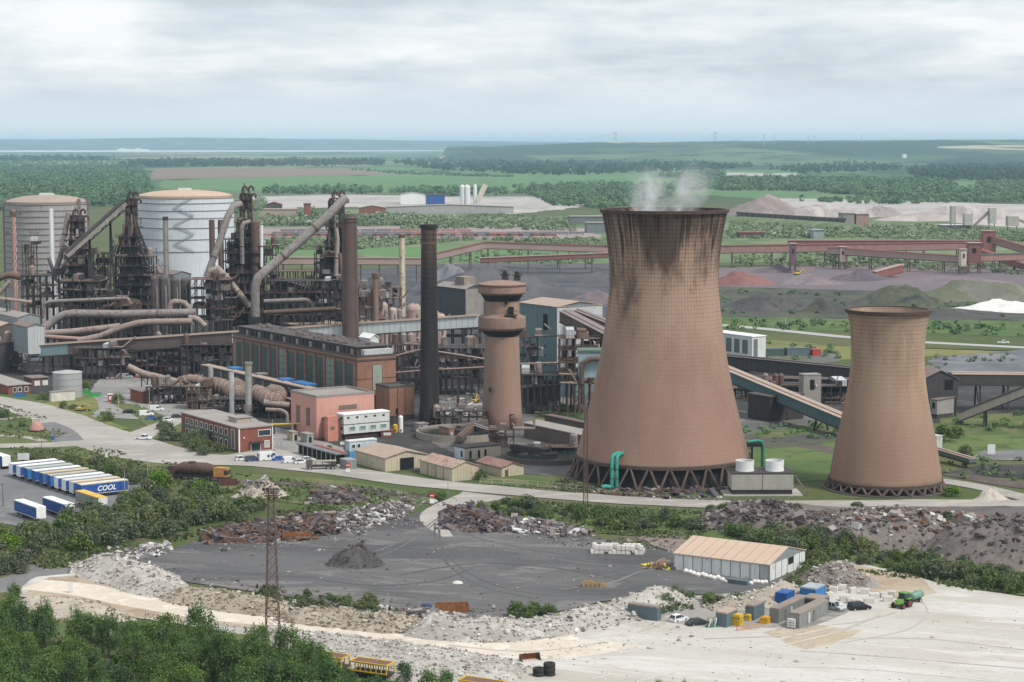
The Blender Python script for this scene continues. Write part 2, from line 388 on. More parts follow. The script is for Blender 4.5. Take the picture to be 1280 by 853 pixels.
patch('coal_yard', [(430,385),(440,338),(560,330),(780,330),(800,380),(760,402),(560,400)], g_coal, 2, 4)
patch('spoil_ground', [(890,395),(890,358),(1100,364),(1420,370),(1420,402),(1100,402)], g_bund, 2, 4)
patch('grass_strip', [(890,412),(890,396),(1100,400),(1420,402),(1420,428),(1180,418)], g_green, 1.5, 4)
patch('grass_field', [(890,445),(900,420),(1040,432),(1420,445),(1420,446),(1300,440),(1150,447),(1000,452)], g_dry, 1.5, 4)
patch('slag_ground', [(1150,470),(1165,447),(1280,438),(1420,440),(1420,480)], gmat('blue grey slag', [(.14,.15,.165),(.11,.115,.125),(.19,.19,.2),(.07,.08,.07)], (.02,.06,.4)), 1.5, 4)
# the works
patch('works_ground', [(-250,470),(-200,372),(330,372),(560,395),(760,398),(900,450),(1150,470),(1420,478),(1420,520),(1150,530),(960,520),(760,560),(660,600),(560,595),(420,575),(250,560),(140,500)], g_cinder, 2, 4)
patch('works_ground', [(545,560),(540,478),(640,478),(750,470),(950,520),(1050,520),(1050,545),(960,548),(720,600),(640,590)], gmat('grey works road', [(.135,.13,.125),(.10,.098,.096),(.17,.165,.155),(.075,.08,.06)], (.02,.08,.6)), 1.5, 3)
patch('grass_bank', [(655,530),(700,505),(760,512),(745,535)], g_grass, 1.5, 3)
patch('grass_bank', [(935,600),(930,565),(960,553),(1050,548),(1060,600),(1000,604)], g_green, 1.5, 3)
patch('grass_bank', [(925,560),(920,545),(1050,525),(1060,548)], g_grass, 1.5, 3)
patch('grass_bank', [(1160,548),(1180,518),(1420,515),(1420,545)], g_grass, 1.5, 3)
patch('grass_bank', [(1170,572),(1185,545),(1420,542),(1420,580)], g_green, 1.5, 3)
patch('grass_bank', [(600,605),(600,592),(720,596),(760,610),(900,618),(860,622),(700,612)], g_grass, 1, 3)
strip('railway', [(1420,622),(1280,608),(1190,592),(1120,580),(1000,556),(920,545)], g_rail, 9)
patch('spoil_ground', [(925,562),(960,548),(1045,540),(1055,552),(985,560)], g_bund, 1.5, 3)
patch('spoil_ground', [(1185,592),(1230,580),(1420,584),(1420,600),(1280,600)], g_cinder, 1.5, 3)
patch('spoil_ground', [(905,455),(930,440),(1040,440),(1050,452),(980,462)], gmat('grey weedy ground', [(.12,.12,.115),(.10,.115,.06),(.16,.155,.145),(.075,.085,.05)], (.02,.08,.5)), 1.5, 3)
strip('works_road', [(1150,598),(1200,605),(1250,615),(1300,628)], g_road, 7)
strip('access_road', [(880,405),(940,410),(1000,416),(1060,422),(1150,428),(1280,435),(1400,442)], gmat('pale road', [(.36,.36,.35)]*4, (.02,.1,.5)), 9)
patch('slag_ground', [(1200,575),(1230,564),(1420,562),(1420,578)], g_tarmac, 1, 3)
# entrance roads at the left
patch('grass_verge', [(-120,560),(-100,480),(20,490),(130,530),(260,590),(420,600),(560,625),(420,640),(200,600),(60,562)], g_grass, 1, 3)
patch('parking_ground', [(80,520),(105,495),(130,470),(260,480),(330,530),(430,560),(430,585),(330,560),(250,545),(180,525)], gmat('worn grey apron', [(.25,.24,.23),(.2,.195,.19),(.3,.285,.27),(.16,.155,.15)], (.03,.12,.7)), 1, 3)
patch('grass_verge', [(95,490),(108,486),(125,508),(115,520),(165,537),(140,538),(95,522),(55,508),(60,500)], g_dry, .8, 2)
patch('grass_verge', [(140,505),(170,506),(225,527),(262,560),(235,555),(190,535)], g_grass, .8, 2)
strip('main_road', [(-140,482),(0,503),(50,515),(105,537),(150,556),(200,569),(250,575),(330,577),(430,590),(520,603),(620,613),(700,620),(800,627),(900,631),(1060,631),(1200,630),(1420,632)], g_road, [17,17,18,20,26,24,20,20,13,12,11,11,11,11,11,11,11], .8)
strip('side_road', [(-120,560),(0,558),(60,557),(120,553),(170,552)], g_road, [8,9,10,14,16], .5)
strip('side_road', [(150,556),(185,540),(215,528),(235,520)], g_road, [14,10,8,7], .5)
patch('parking_ground', [(280,570),(340,560),(400,575),(420,590),(330,584)], g_road, .8, 3)
strip('foot_path', [(-60,523),(10,524),(30,521)], g_road, 4, .3)
strip('foot_path', [(-60,545),(20,546),(55,552)], g_road, 3, .3)
strip('foot_path', [(58,529),(78,540),(85,552)], g_tarmac, [6,8,10], .3)
patch('trailer_park', [(-150,600),(-150,586),(20,580),(90,582),(180,605),(130,640),(60,665),(0,655),(-150,660)], g_tarmac, .5, 3)
strip('lane', [(-80,742),(0,733),(40,722),(55,712),(38,700),(10,684)], g_tarmac, [12,12,12,11,9,7], .3)
strip('railway', [(60,583),(205,594),(300,603),(400,608),(530,622)], g_rail, 7)
# the spoil yard and the chalk workings
patch('grass_verge', [(560,640),(600,622),(760,634),(900,640),(1060,648),(1420,720),(1420,770),(1200,730),(1000,700),(900,680),(760,668),(640,660)], g_green, 1.5, 3)
patch('spoil_ground', [(870,640),(930,628),(1060,634),(1420,634),(1420,735),(1280,710),(1150,680),(1000,665)], gmat('brown grey spoil', [(.13,.115,.11),(.17,.145,.13),(.095,.09,.088),(.21,.19,.175)], (.03,.12,.7), .3), 1.5, 3)
patch('spoil_yard', [(170,700),(250,676),(300,672),(420,660),(500,648),(528,640),(560,632),(590,640),(640,668),(740,672),(840,690),(1000,700),(985,740),(930,748),(840,742),(770,750),(700,765),(600,780),(500,772),(380,752),(300,738),(200,722)], g_yard, 1.2, 3)
strip('yard_track', [(610,619),(578,628),(552,638),(540,652),(560,672)], g_road, [16,10,8,6,2.5], .5)
patch('dirt_ground', [(790,672),(850,668),(1000,700),(880,706),(840,690)], gmat('reddish dirt', [(.21,.165,.14),(.25,.19,.16),(.17,.14,.125),(.28,.23,.2)], (.04,.12,.9)), 1, 3)
patch('chalk_ground', [(20,745),(40,722),(110,715),(190,735),(360,765),(520,778),(640,792),(760,772),(900,745),(985,738),(1030,712),(1075,703),(1180,732),(1300,750),(1450,790),(1500,960),(400,960),(330,800),(140,768)], g_chalk, 1, 3)
patch('dirt_ground', [(30,745),(60,722),(120,718),(230,760),(330,772),(330,790),(170,772)], g_tan, 1, 3)
patch('dirt_ground', [(1062,706),(1150,722),(1172,742),(1120,750),(1060,735),(1035,722)], g_tan, .8, 3)
patch('dirt_ground', [(960,795),(1010,783),(1080,790),(1040,808),(1000,812)], gmat('damp tan chalk', [(.40,.33,.25),(.47,.41,.33),(.36,.3,.23),(.52,.47,.4)], (.05,.15,.9)), 2, 3)
patch('dirt_ground', [(780,775),(840,748),(985,740),(1060,765),(1000,790),(880,785)], gmat('grey compound ground', [(.27,.255,.235),(.21,.2,.19),(.36,.34,.31),(.16,.155,.15)], (.04,.15,.9)), 1.2, 3)
patch('dirt_ground', [(0,960),(-60,800),(0,752),(60,752),(170,778),(330,800),(430,835),(560,870),(560,960)], g_grass, 1.5, 3)
strip('haul_road', [(40,732),(100,738),(170,752),(260,768),(340,776),(440,786),(560,802),(680,812),(760,800)], gmat('pale haul road', [(.56,.50,.42),(.52,.46,.38),(.62,.57,.5),(.44,.38,.3)], (.05,.2,.8)), [10,10,9,9,10,12,14,16,16], .6)
# ================================================================== hills
def hill(name, prof, D, front, back, mat, seed, amp=6):
    mb = MB(); nx = 150; rows = [(-1, -1), (-.7, .28), (-.45, .62), (-.2, .88), (0, 1), (.5, .7), (1, -.6)]
    x0, x1 = prof[0][0], prof[-1][0]; vs = []
    for u, hh in rows:
        for i in range(nx+1):
            px = x0+(x1-x0)*i/nx
            for a, b in zip(prof, prof[1:]):
                if a[0] <= px <= b[0]+1e-6: row = a[1]+(b[1]-a[1])*(px-a[0])/(b[0]-a[0]); break
            row += -.8*mnoise.noise(Vector((px*.03, seed, 0)))-.3*mnoise.noise(Vector((px*.2, seed, 4)))
            y = D+(front if u < 0 else back)*u; zt = at(px, row, D).z
            x = at(px, row, D).x*(.35+.65*y/D)
            vs.append((x, y, max(-1.0, hh*zt+amp*mnoise.noise(Vector((x*.0012, y*.0012, seed)))) if hh > 0 else -1))
    mb.add(vs, [(r*(nx+1)+i, r*(nx+1)+i+1, (r+1)*(nx+1)+i+1, (r+1)*(nx+1)+i) for r in range(len(rows)-1) for i in range(nx)], True)
    return tag(mb.build(name, mat), kind='structure')
m, t = newmat('patchwork hills'); p = t.pos()
vq = t.n('ShaderNodeTexVoronoi'); vq.voronoi_dimensions = '2D'; t.put(vq.inputs['Vector'], t.vm('MULTIPLY', p, (1, .5, 1))); vq.inputs['Scale'].default_value = .0018
far = t.ramp(t.sep(vq.outputs['Color'])[0], [(0, (.06,.105,.055)), (.25, (.03,.06,.036)), (.4, (.105,.15,.075)), (.55, (.02,.04,.026)), (.72, (.08,.10,.06)), (.82, (.36,.34,.23)), (.88, (.035,.06,.036))], 'CONSTANT')
far = t.mix(t.step(t.noise(p, .0028, 5, .7), .53, .57), far, (.024,.045,.026)); t.finish(far, .95, spec=.1); hillm = m
m, t = newmat('wooded hills'); p = t.pos()
t.finish(t.mix(t.step(t.noise(p, .002, 5, .7), .46, .56), (.03,.05,.03), (.085,.10,.06)), .95, spec=.1); hillw = m
hill('hills', [(-300,175),(60,174.5),(150,173.6),(230,171.8),(300,173),(420,174.6),(520,176),(650,177),(760,178),(900,179)], 27000, 3500, 6000, hillw, 3)
hill('hills', [(560,183),(650,181.5),(720,179),(800,177.2),(900,176.2),(1000,175.6),(1100,175),(1180,174.6),(1280,174.4),(1500,174)], 13000, 5200, 5000, hillm, 9)
# ================================================================== cooling towers
def tower_mat(name, H, soot, base, dark, top):
    m, t = newmat(name); o = t.obj(); s = t.sep(o); ang = t.m('ARCTAN2', s[1], s[0]); z = s[2]
    zn = t.m('DIVIDE', z, H)
    cyl = t.comb(t.m('MULTIPLY', ang, 12), z, 0)
    big = t.noise(t.comb(t.m('MULTIPLY', ang, 2.2), t.m('MULTIPLY', z, .05), 3), 1.0, 4)
    run = t.noise(t.comb(t.m('MULTIPLY', ang, 16), t.m('MULTIPLY', z, .035), 1), 1.0, 5, .7)
    fine = t.noise(cyl, .9, 4, .7)
    c = t.mix(t.step(zn, .25, .8), base, top)
    c = t.mix(t.m('MULTIPLY', t.step(big, .42, .65), .40), c, dark)
    c = t.mix(t.m('MULTIPLY', t.step(fine, .45, .7), .25), c, dark)
    # lift joints and formwork seams, stained darker where the damp gets in
    hl = t.step(t.m('PINGPONG', t.m('ADD', z, t.m('MULTIPLY', fine, .12)), .55), .12, .03)
    vl = t.step(t.m('PINGPONG', t.m('MULTIPLY', ang, 104/(2*PI)), .5), .12, .03)
    up = t.step(t.m('ADD', zn, t.m('MULTIPLY', t.m('SUBTRACT', big, .5), .5)), .42, .92)
    lk = t.m('MULTIPLY', t.m('MAXIMUM', hl, t.m('MULTIPLY', vl, .75)), t.m('ADD', .12, t.m('MULTIPLY', up, .55 if soot > .5 else .30)))
    c = t.mix(lk, c, (.035,.024,.02))
    if soot > .5:
        stk = t.noise(t.comb(t.m('MULTIPLY', ang, 17), t.m('MULTIPLY', z, .05), 7), 1.0, 6, .72)
        sk = t.m('MULTIPLY', t.step(stk, .47, .56), t.step(t.m('ADD', zn, t.m('MULTIPLY', t.m('SUBTRACT', run, .5), .9)), .74, .97))
        c = t.mix(t.m('MULTIPLY', sk, .9), c, (.022,.017,.015))
    # soot: heavy runs below the lip, fading downwards
    fall = t.step(t.m('ADD', zn, t.m('MULTIPLY', t.m('SUBTRACT', run, .5), 1.15)), .86 if soot > .5 else 1.06, 1.16 if soot > .5 else 1.34)
    fall2 = t.m('MULTIPLY', t.step(t.m('ADD', zn, t.m('MULTIPLY', t.m('SUBTRACT', big, .5), 1.3)), .66, 1.0), .72*soot)
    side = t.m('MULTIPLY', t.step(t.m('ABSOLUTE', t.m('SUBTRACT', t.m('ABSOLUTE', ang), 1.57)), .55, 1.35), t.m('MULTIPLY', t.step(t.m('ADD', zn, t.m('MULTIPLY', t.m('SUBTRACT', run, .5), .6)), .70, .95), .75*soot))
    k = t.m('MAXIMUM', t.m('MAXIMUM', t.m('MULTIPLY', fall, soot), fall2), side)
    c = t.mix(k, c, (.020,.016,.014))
    # darker towards the foot, upper edge broken by noise
    foot = t.m('MULTIPLY', t.step(t.m('ADD', zn, t.m('MULTIPLY', t.m('SUBTRACT', big, .5), .12)), .085, .02), .5)
    c = t.mix(foot, c, (.045,.035,.03))
    t.finish(c, .95, 0, fine, .25, .06); return m
def cooling_tower(px, D, prof, foot, label, soot, nleg, base, dark, top):
    """prof: (photo row, half width in photo px) from lip down to the shell's lower edge; foot: (row at centre of ring, half width)"""
    c = at(px, foot[0], D); s = F/(c-camo.location).length
    H = ZR(prof[0][0], D); z0 = ZR(prof[-1][0], D)
    th = thing('cooling_tower', label, 'cooling tower', (c.x, D, 0))
    rows = sorted([(ZR(r, D), h/s) for r, h in prof]); zs = [a for a, b in rows]; rs = [b for a, b in rows]
    def rad(z):  # smooth interpolation
        for i in range(len(zs)-1):
            if z <= zs[i+1] or i == len(zs)-2:
                a, b = zs[i], zs[i+1]; u = min(1, max(0, (z-a)/(b-a)))
                m0 = (rs[i+1]-rs[i-1])/(zs[i+1]-zs[i-1]) if i > 0 else (rs[1]-rs[0])/(zs[1]-zs[0])
                m1 = (rs[i+2]-rs[i])/(zs[i+2]-zs[i]) if i+2 < len(zs) else (rs[i+1]-rs[i])/(b-a)
                h = b-a; u2, u3 = u*u, u*u*u
                return (2*u3-3*u2+1)*rs[i]+(u3-2*u2+u)*h*m0+(-2*u3+3*u2)*rs[i+1]+(u3-u2)*h*m1
    N = 44; pr = [(rad(z0+(H-z0)*i/N), z0+(H-z0)*i/N) for i in range(N+1)]
    mb = MB(); mb.lathe(pr, 112, cap=False); mb.lathe([(r-.55, z) for r, z in pr[::-1]], 112, cap=False)
    mb.lathe([(pr[0][0]-.55, z0), (pr[0][0], z0)], 112, cap=False)
    mb.build('shell', tower_mat('stained tower concrete '+label[:12], H, soot, base, dark, top), th)
    rt = pr[-1][0]; mb = MB(); mb.lathe([(rt, H-.9), (rt+.38, H-.8), (rt+.42, H+.1), (rt-.6, H+.1), (rt-.6, H-.5)], 112, cap=False)
    mb.build('rim', M('sooty tower lip', (.075,.05,.042), .9, .4, .4), th)
    rb = pr[0][0]; rg = foot[1]/s
    mb = MB(); mb.lathe([(rb+.06, z0-.35), (rb+.25, z0-.3), (rb+.25, z0+.55), (rb+.05, z0+.8)], 112, cap=False); mb.build('ring_beam', M('dark ring beam', (.085,.06,.05), .9, .4), th)
    mb = MB(); mb.lathe([(rg+1.2, 0), (rg+1.2, .35), (rg+.7, .35), (rg+.7, .2), (0.1, .2)], 96, cap=True); mb.build('basin', M('damp basin concrete', (.10,.085,.08), .9, .4), th)
    mb = MB(); mb.lathe([(rg*.93, .4), (rb*.93, z0+2)], 64, cap=True); mb.build('packing', M('black interior packing', (.014,.013,.013), .9, .5, .6), th)  # near-black cone stands in for the dark interior behind the legs
    lm = M('leg concrete', (.125,.085,.068), .9, .4, .5)
    for i in range(nleg):
        for sgn in (-1, 1):
            a0 = 2*PI*(i+.5)/nleg; a1 = a0+sgn*PI/nleg*.94
            b = MB(); b.bar((rb*math.cos(a1)*.997, rb*math.sin(a1)*.997, z0+.2), (rg*math.cos(a0+sgn*.008), rg*math.sin(a0+sgn*.008), .3), .5); b.build('leg', lm, th)
    return th, rt, H, (c.x, D)
big, brt, bH, bc = cooling_tower(828, 560, [(262,77.5),(280,74),(300,70.5),(325,68),(350,67),(375,68.5),(400,71.5),(430,75.5),(460,81),(500,89.5),(540,99.5),(569.5,108)], (598,115),
    'large brown concrete cooling tower with soot-blackened rim and steam rising from it', 1.0, 28, (.290,.182,.138), (.205,.126,.098), (.385,.268,.195))
sml, srt, sH, sc_ = cooling_tower(1106.5, 541, [(387,50.5),(398,48),(410,46),(430,44.5),(450,44.2),(475,46.3),(500,50),(530,56),(560,62),(600,68.5)], (612,73),
    'smaller clean brown concrete cooling tower at the right with a grid of joints', .12, 26, (.295,.192,.140), (.235,.150,.112), (.40,.29,.205))
# inspection ladder on the small tower
# ================================================================== steam
sm = bpy.data.materials.new('thin white steam'); sm.use_nodes = True; t = NT(sm.node_tree)
o = t.obj(); n = t.noise(t.vm('MULTIPLY', o, (1, 1, .8)), .06, 6, .6, .7)
ln = t.vm('LENGTH', o, None)
g = t.sep(t.n('ShaderNodeTexCoord').outputs['Generated'])
ex = t.m('MULTIPLY', t.step(t.m('ABSOLUTE', t.m('SUBTRACT', g[0], .5)), .5, .15), t.m('MULTIPLY', t.step(g[2], 1.0, .35), t.step(t.m('ABSOLUTE', t.m('SUBTRACT', g[1], .5)), .5, .2)))
dn = t.m('MULTIPLY', t.m('MULTIPLY', t.step(n, .42, .72), ex), .55)
pv = t.n('ShaderNodeVolumePrincipled'); pv.inputs['Color'].default_value = (.97, .98, 1, 1); pv.inputs['Anisotropy'].default_value = .2
t.put(pv.inputs['Density'], dn); t.t.links.new(pv.outputs[0], t.n('ShaderNodeOutputMaterial').inputs['Volume'])
a = at(778, 263, 556); b = at(880, 200, 566)
mb = MB(); pts = [(at(793, 264, 560), 8.5), (at(803, 256, 560), 11), (at(824, 246, 560), 10.5), (at(848, 236, 561), 9), (at(872, 225, 562), 6.5), (at(896, 213, 563), 3)]
p0 = pts[0][0]
mb.tube([q[0]-p0 for q in pts], [q[1] for q in pts], 16)
st = mb.build('steam', sm); st.location = p0; tag(st, 'wisp of white steam drifting off the rim of the large cooling tower', 'steam', kind='stuff')
# ================================================================== concrete water tower with two round tanks
D = 658; s = F/at(627, 535, D).length; c = at(627.5, 535, D)
s = F/(c-camo.location).length
def zz(r): return ZR(r, D)
wt = thing('water_tower', 'brown concrete water tower with two stacked round tanks on one shaft', 'water tower', (c.x, D, 0))
wc = tower_mat('water tower concrete', 60, .12, (.30,.20,.15), (.225,.146,.114), (.345,.24,.18))
MB().lathe([(26/s, 0), (25/s, zz(520)), (23/s, zz(480)), (21.3/s, zz(420))], 48).build('shaft', wc, wt)
tm = M('tank concrete', (.25,.165,.13), .9, .25, .4, .3); tk = M('black tank underside', (.03,.024,.022), .9, .4)  # cones below the tanks near black, tank walls brown
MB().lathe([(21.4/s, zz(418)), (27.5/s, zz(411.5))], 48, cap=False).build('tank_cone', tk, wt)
MB().lathe([(27.4/s, zz(411.8)), (29.7/s, zz(409)), (29.7/s, zz(397)), (29.3/s, zz(395.7)), (21/s, zz(392.5))], 64).build('lower_tank', tm, wt)
MB().lathe([(21/s, zz(396)), (21/s, zz(372))], 48).build('upper_shaft', wc, wt)
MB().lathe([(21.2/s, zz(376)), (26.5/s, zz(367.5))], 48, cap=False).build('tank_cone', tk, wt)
ut = MB().lathe([(26.4/s, zz(367.8)), (30/s, zz(365.5)), (30/s, zz(356.3)), (29.6/s, zz(354.6)), (15/s, zz(351.5)), (.3, zz(350.2))], 64).build('upper_tank', tm, wt)
MB().lathe([(30/s+.15, zz(357.2)), (30/s+.15, zz(355.6)), (29.8/s, zz(355.5))], 64, cap=False).build('rim', M('brown tank rim', (.12,.06,.05), .85), wt)
for ox, hh in ((1.0, 3.6), (5.0, 3.2)):
    z0 = zz(351.5); mb = MB(); mb.bx(ox-1.1, ox+1.1, 2, 4, z0, z0+hh*.55); mb.bx(ox-1.7, ox+1.7, 1.8, 4.2, z0+hh*.5, z0+hh*.6)
    mb.lathe([(.8, z0+hh*.6), (.8, z0+hh*.85), (.15, z0+hh)], 8, (ox, 3))
    for k in (-1.6, 0, 1.6): mb.bar((ox+k, 1.9, z0+hh*.6), (ox+k, 1.9, z0+hh*.95), .09)
    mb.bar((ox-1.6, 1.9, z0+hh*.9), (ox+1.6, 1.9, z0+hh*.9), .09); mb.build('roof_cabin', steel_d, wt)
z0 = zz(392); mb = MB(); mb.bx(1.0, 5.2, -7.2, -5.0, z0-.15, z0+.1)
for k in range(7): mb.bar((1.0+k*.7, -7.1, z0), (1.0+k*.7, -7.1, z0+1.6), .12)
mb.bar((1, -7.1, z0+1.5), (5.2, -7.1, z0+1.5), .12); mb.build('balcony', steel_d, wt)
MB().bx(2.2, 3.9, -5.9, -5.2, z0, z0+2.6).build('door', void, wt)
MB().bx(1.0, 1.9, -6.0, -5.2, zz(379), zz(376)).build('window', void, wt)
MB().bx(-4.3, -3.6, -6.3, -5.4, zz(487), zz(482)).build('window', void, wt)
MB().bx(2.6, 4.1, -6.4, -5.6, .2, 5.0).build('door', void, wt)
# ================================================================== chimneys
def chimney(px, base, D, top, wb, wt_, label, mat, bands=(), name='chimney', cap=None, flare=None, gid=None, ladder=True):
    c = at(px, base, D) if base else at(px, 400, D); s = F/(Vector((c.x, D, 0))-camo.location).length; H = ZR(top, D)
    th = thing(name, label, 'chimney', (c.x, D, 0), 0, gid)
    pr = [(wb/2/s, 0), (wt_/2/s*.5+wb/4/s, H*.5), (wt_/2/s, H*.94), (wt_/2/s*(1.05 if flare else 1), H)]
    if flare: pr = [(wb/2/s*flare, 0), (wb/2/s, H*.12)]+pr[1:]
    mb = MB(); mb.lathe(pr, 28, cap=False); mb.lathe([(r*.84, z) for r, z in pr[:-3:-1]], 28, cap=True); mb.lathe([(pr[-1][0]*.84, H), (pr[-1][0], H)], 28, cap=False)
    mb.build('shaft', mat, th)
    def rr(z):
        for (r0, z0), (r1, z1) in zip(pr, pr[1:]):
            if z0 <= z <= z1: return r0+(r1-r0)*(z-z0)/(z1-z0)
        return pr[-1][0]
    for z0, z1, e, bm in bands:
        MB().lathe([(rr(z0*H)+.02, z0*H), (rr(z0*H)+e, z0*H), (rr(z1*H)+e, z1*H), (rr(z1*H)+.02, z1*H)], 28, cap=False).build('band', bm, th)
    if ladder:
        mb = MB()
        for k in (-.25, .25): mb.bar((rr(0)*.7+k, -rr(0)*.72, 1), (rr(H)*.7+k, -rr(H)*.72-.1, H), .07)
        mb.build('ladder', steel_d, th)
    return th, s, H
m, t = newmat('ringed black brick'); z = t.sep(t.obj())[2]; o = t.obj()
f = t.step(t.m('PINGPONG', z, .8), .1, .3); nz = t.noise(t.vm('MULTIPLY', o, (1, 1, .25)), .4, 5, .7)
zt = t.step(z, 45, 66)
c = t.mix(zt, (.030,.027,.028), (.095,.062,.050)); c = t.mix(t.m('MULTIPLY', t.m('SUBTRACT', 1, f), .45), c, (.012,.011,.011)); c = t.mix(t.m('MULTIPLY', t.step(nz, .5, .7), .5), c, (.05,.042,.04))
t.finish(c, .9); ringed = m
chimney(537, 537, 655, 281, 24, 19, 'tall black brick chimney with iron rings beside the brick power house', ringed, [(.985,1.0,.35,M('black cap', (.025,.023,.024))), (.905,.915,.18,steel_b)], flare=1.25)
chimney(438, None, 790, 268, 21, 18.5, 'tall brown brick chimney rising behind the power house roof', M('dark brown shaft', (.115,.078,.068), .9, .3, .25, .25), [(.975,1.0,.3,M('grey lip', (.14,.13,.12))), (.955,.965,.2,steel_b)], flare=1.3)
chimney(503, None, 905, 293, 8.5, 7.6, 'thin cream chimney left of the black chimney', M('flaking cream stack', (.58,.50,.38), .8, .3, .35, .3, .3, (.3,.2,.13)), [(.97,1.0,.15,steel_b)])
chimney(20, None, 940, 262, 5.2, 4.6, 'thin pinkish red chimney with spiral strakes before the grey gasholder', M('faded pink stack', (.42,.22,.18), .8, .2, .3, .2), [(.955,.985,.7,steel_b)])
mb = MB(); c = at(20, 400, 940); th = [o for o in bpy.data.objects if o.get('label', '').startswith('thin pinkish')][0]
H = ZR(262, 940)
for ph in (0, 2.1, 4.2): mb.tube([(1.0*math.cos(k*.5+ph), 1.0*math.sin(k*.5+ph), H*.35+H*.6*k/44) for k in range(45)], .16, 4)
mb.build('strake', M('pale strake', (.55,.45,.4)), th)
chimney(67, None, 1000, 261, 6.2, 5.2, 'thin white chimney in front of the grey gasholder', white, [(.47,.485,1.6,steel_d)])
chimney(209, None, 880, 271, 7.2, 6.4, 'thin grey steel chimney in front of the white gasholder', M('grey stack', (.27,.25,.23), .7, .2, .3, .3, .2), [(.975,1.0,.1,steel_d)])
chimney(266.5, None, 1010, 275, 7.2, 7, 'short brown chimney right of the white gasholder, left one of a pair', steel_b, gid=None)
chimney(277.5, None, 1012, 275, 7.2, 7, 'short brown chimney right of the white gasholder, right one of a pair', M('redder brown stack', (.15,.095,.08)), gid=None)
chimney(311.5, 521, 683, 453, 9.5, 8.6, 'squat grey steel stack standing in front of the power house', M('grey mottled stack', (.30,.30,.29), .6, .25, .4, .3, .2), [(.96,1.0,.25,steel_g), (.10,.22,.45,steel_g)])
chimney(470, None, 830, 341, 8.6, 8, 'small brown domed stack behind the power house', M('tan stack', (.22,.15,.115), .8), [(.95,.99,.35,steel_b)])
# slender lattice / pole masts far off
# ================================================================== gasholders
def gasholder(px, D, rim, half, crown, label, mat, bands, roofc, frame=False):
    c = at(px, 300, D); s = F/(Vector((c.x, D, 0))-camo.location).length; r = half/s; H = ZR(rim, D)
    th = thing('gasholder', label, 'gasholder', (c.x, D, 0)); hc = crown/s
    MB().lathe([(r, 0), (r, H)], 80, cap=False).build('wall', mat, th)
    MB().lathe([(r, H), (r*.985, H+.25)]+[(r*math.cos(a), H+.2+hc*math.sin(a)) for a in [PI/2*k/8 for k in range(1, 8)]]+[(.2, H+hc)], 80).build('roof', roofc, th)
    bm = M('gasholder seam', (.16,.16,.165), .7)
    for b in bands:
        z = H*b; MB().lathe([(r+.02, z-.2), (r+.25, z-.14), (r+.25, z+.14), (r+.02, z+.2)], 80, cap=False).build('band', bm, th)
    mb = MB()
    for k in range(52):
        a = 2*PI*k/52; mb.bar((r*math.cos(a), r*math.sin(a), H), (r*math.cos(a), r*math.sin(a), H+1.2), .1)
    mb.ring((0, 0), r, H+1.2, .08, 60); mb.build('railing', bm, th)
    MB().bx(-3.4, 3.4, -2, 2, H+hc-.6, H+hc+1.1).build('vent', offwhite, th)
    return th, r, H, c
gh, r, H, c = gasholder(232, 1110, 247, 59.5, 9, 'huge white gasholder with pale rusty domed roof behind the blast furnaces', M('white holder paint', (.60,.64,.67), .6, .1, .06, .2), (1.0,.957,.894,.83,.747,.65,.545), M('tan dusty dome', (.42,.31,.235), .85, .2, .05, .1))
mb = MB(); rr = r+.7   # zig-zag stair on the wall
zs = [H+1, H*.93, H*.855, H*.78, H*.70, H*.62, H*.55]
for k in range(6):
    a0, a1 = (-PI/2+.33, -PI/2-.05) if k % 2 == 0 else (-PI/2-.05, -PI/2+.33)
    q = [(rr*math.cos(a0+(a1-a0)*j/6), rr*math.sin(a0+(a1-a0)*j/6), zs[k]+(zs[k+1]-zs[k])*j/6) for j in range(7)]
    for u, v in zip(q, q[1:]): mb.bar(u, v, .3, .28); mb.bar((u[0],u[1],u[2]+1.1), (v[0],v[1],v[2]+1.1), .12); mb.bar(u, (u[0],u[1],u[2]+1.1), .1)
mb.build('stair', M('blue grey stair', (.36,.39,.42)), gh)
gh, r, H, c = gasholder(59.5, 1060, 255, 50, 10.5, 'grey gasholder ribbed with bands at the far left', M('grey holder paint', (.35,.33,.315), .75, .15, .08, .25, .12), (1.0,.95,.9,.85,.8,.75,.70,.65,.6,.55,.5,.45,.4,.35,.3), M('dull dusty dome', (.33,.26,.22), .85, .2, .05, .1))
for a in (-PI*.02, PI*1.02, -PI*.16):
    mb = MB(); mb.bar((r*math.cos(a)*1.01, r*math.sin(a)*1.01, 0), (r*math.cos(a)*1.01, r*math.sin(a)*1.01, H+3), 1.6); mb.build('mast', steel_g, gh)
# plain round tank at the roadside
def round_tank(px, base, half, top, label, mat, ring=4):
    c = G(px, base); s = F/(c-camo.location).length; r = half/s; c = G(px, base); c.y += r*.2; H = ZR(top, c.y)
    th = thing('storage_tank', label, 'tank', (c.x, c.y, 0)); MB().lathe([(r, 0), (r, H)], 48, cap=False).build('wall', mat, th)
    MB().lathe([(r+.12, H-.1), (r+.12, H+.1), (r*.96, H+.12), (.2, H+.9)], 48).build('roof', M('tank top', (.36,.36,.35)), th)
    for k in range(1, ring): MB().lathe([(r, H*k/ring-.06), (r+.07, H*k/ring), (r, H*k/ring+.06)], 48, cap=False).build('seam', steel_g, th)
    return th
round_tank(84, 497, 17.5, 465.5, 'plain grey round storage tank beside the entrance road', M('grey tank paint', (.36,.37,.375), .6, .1, .2, .25))
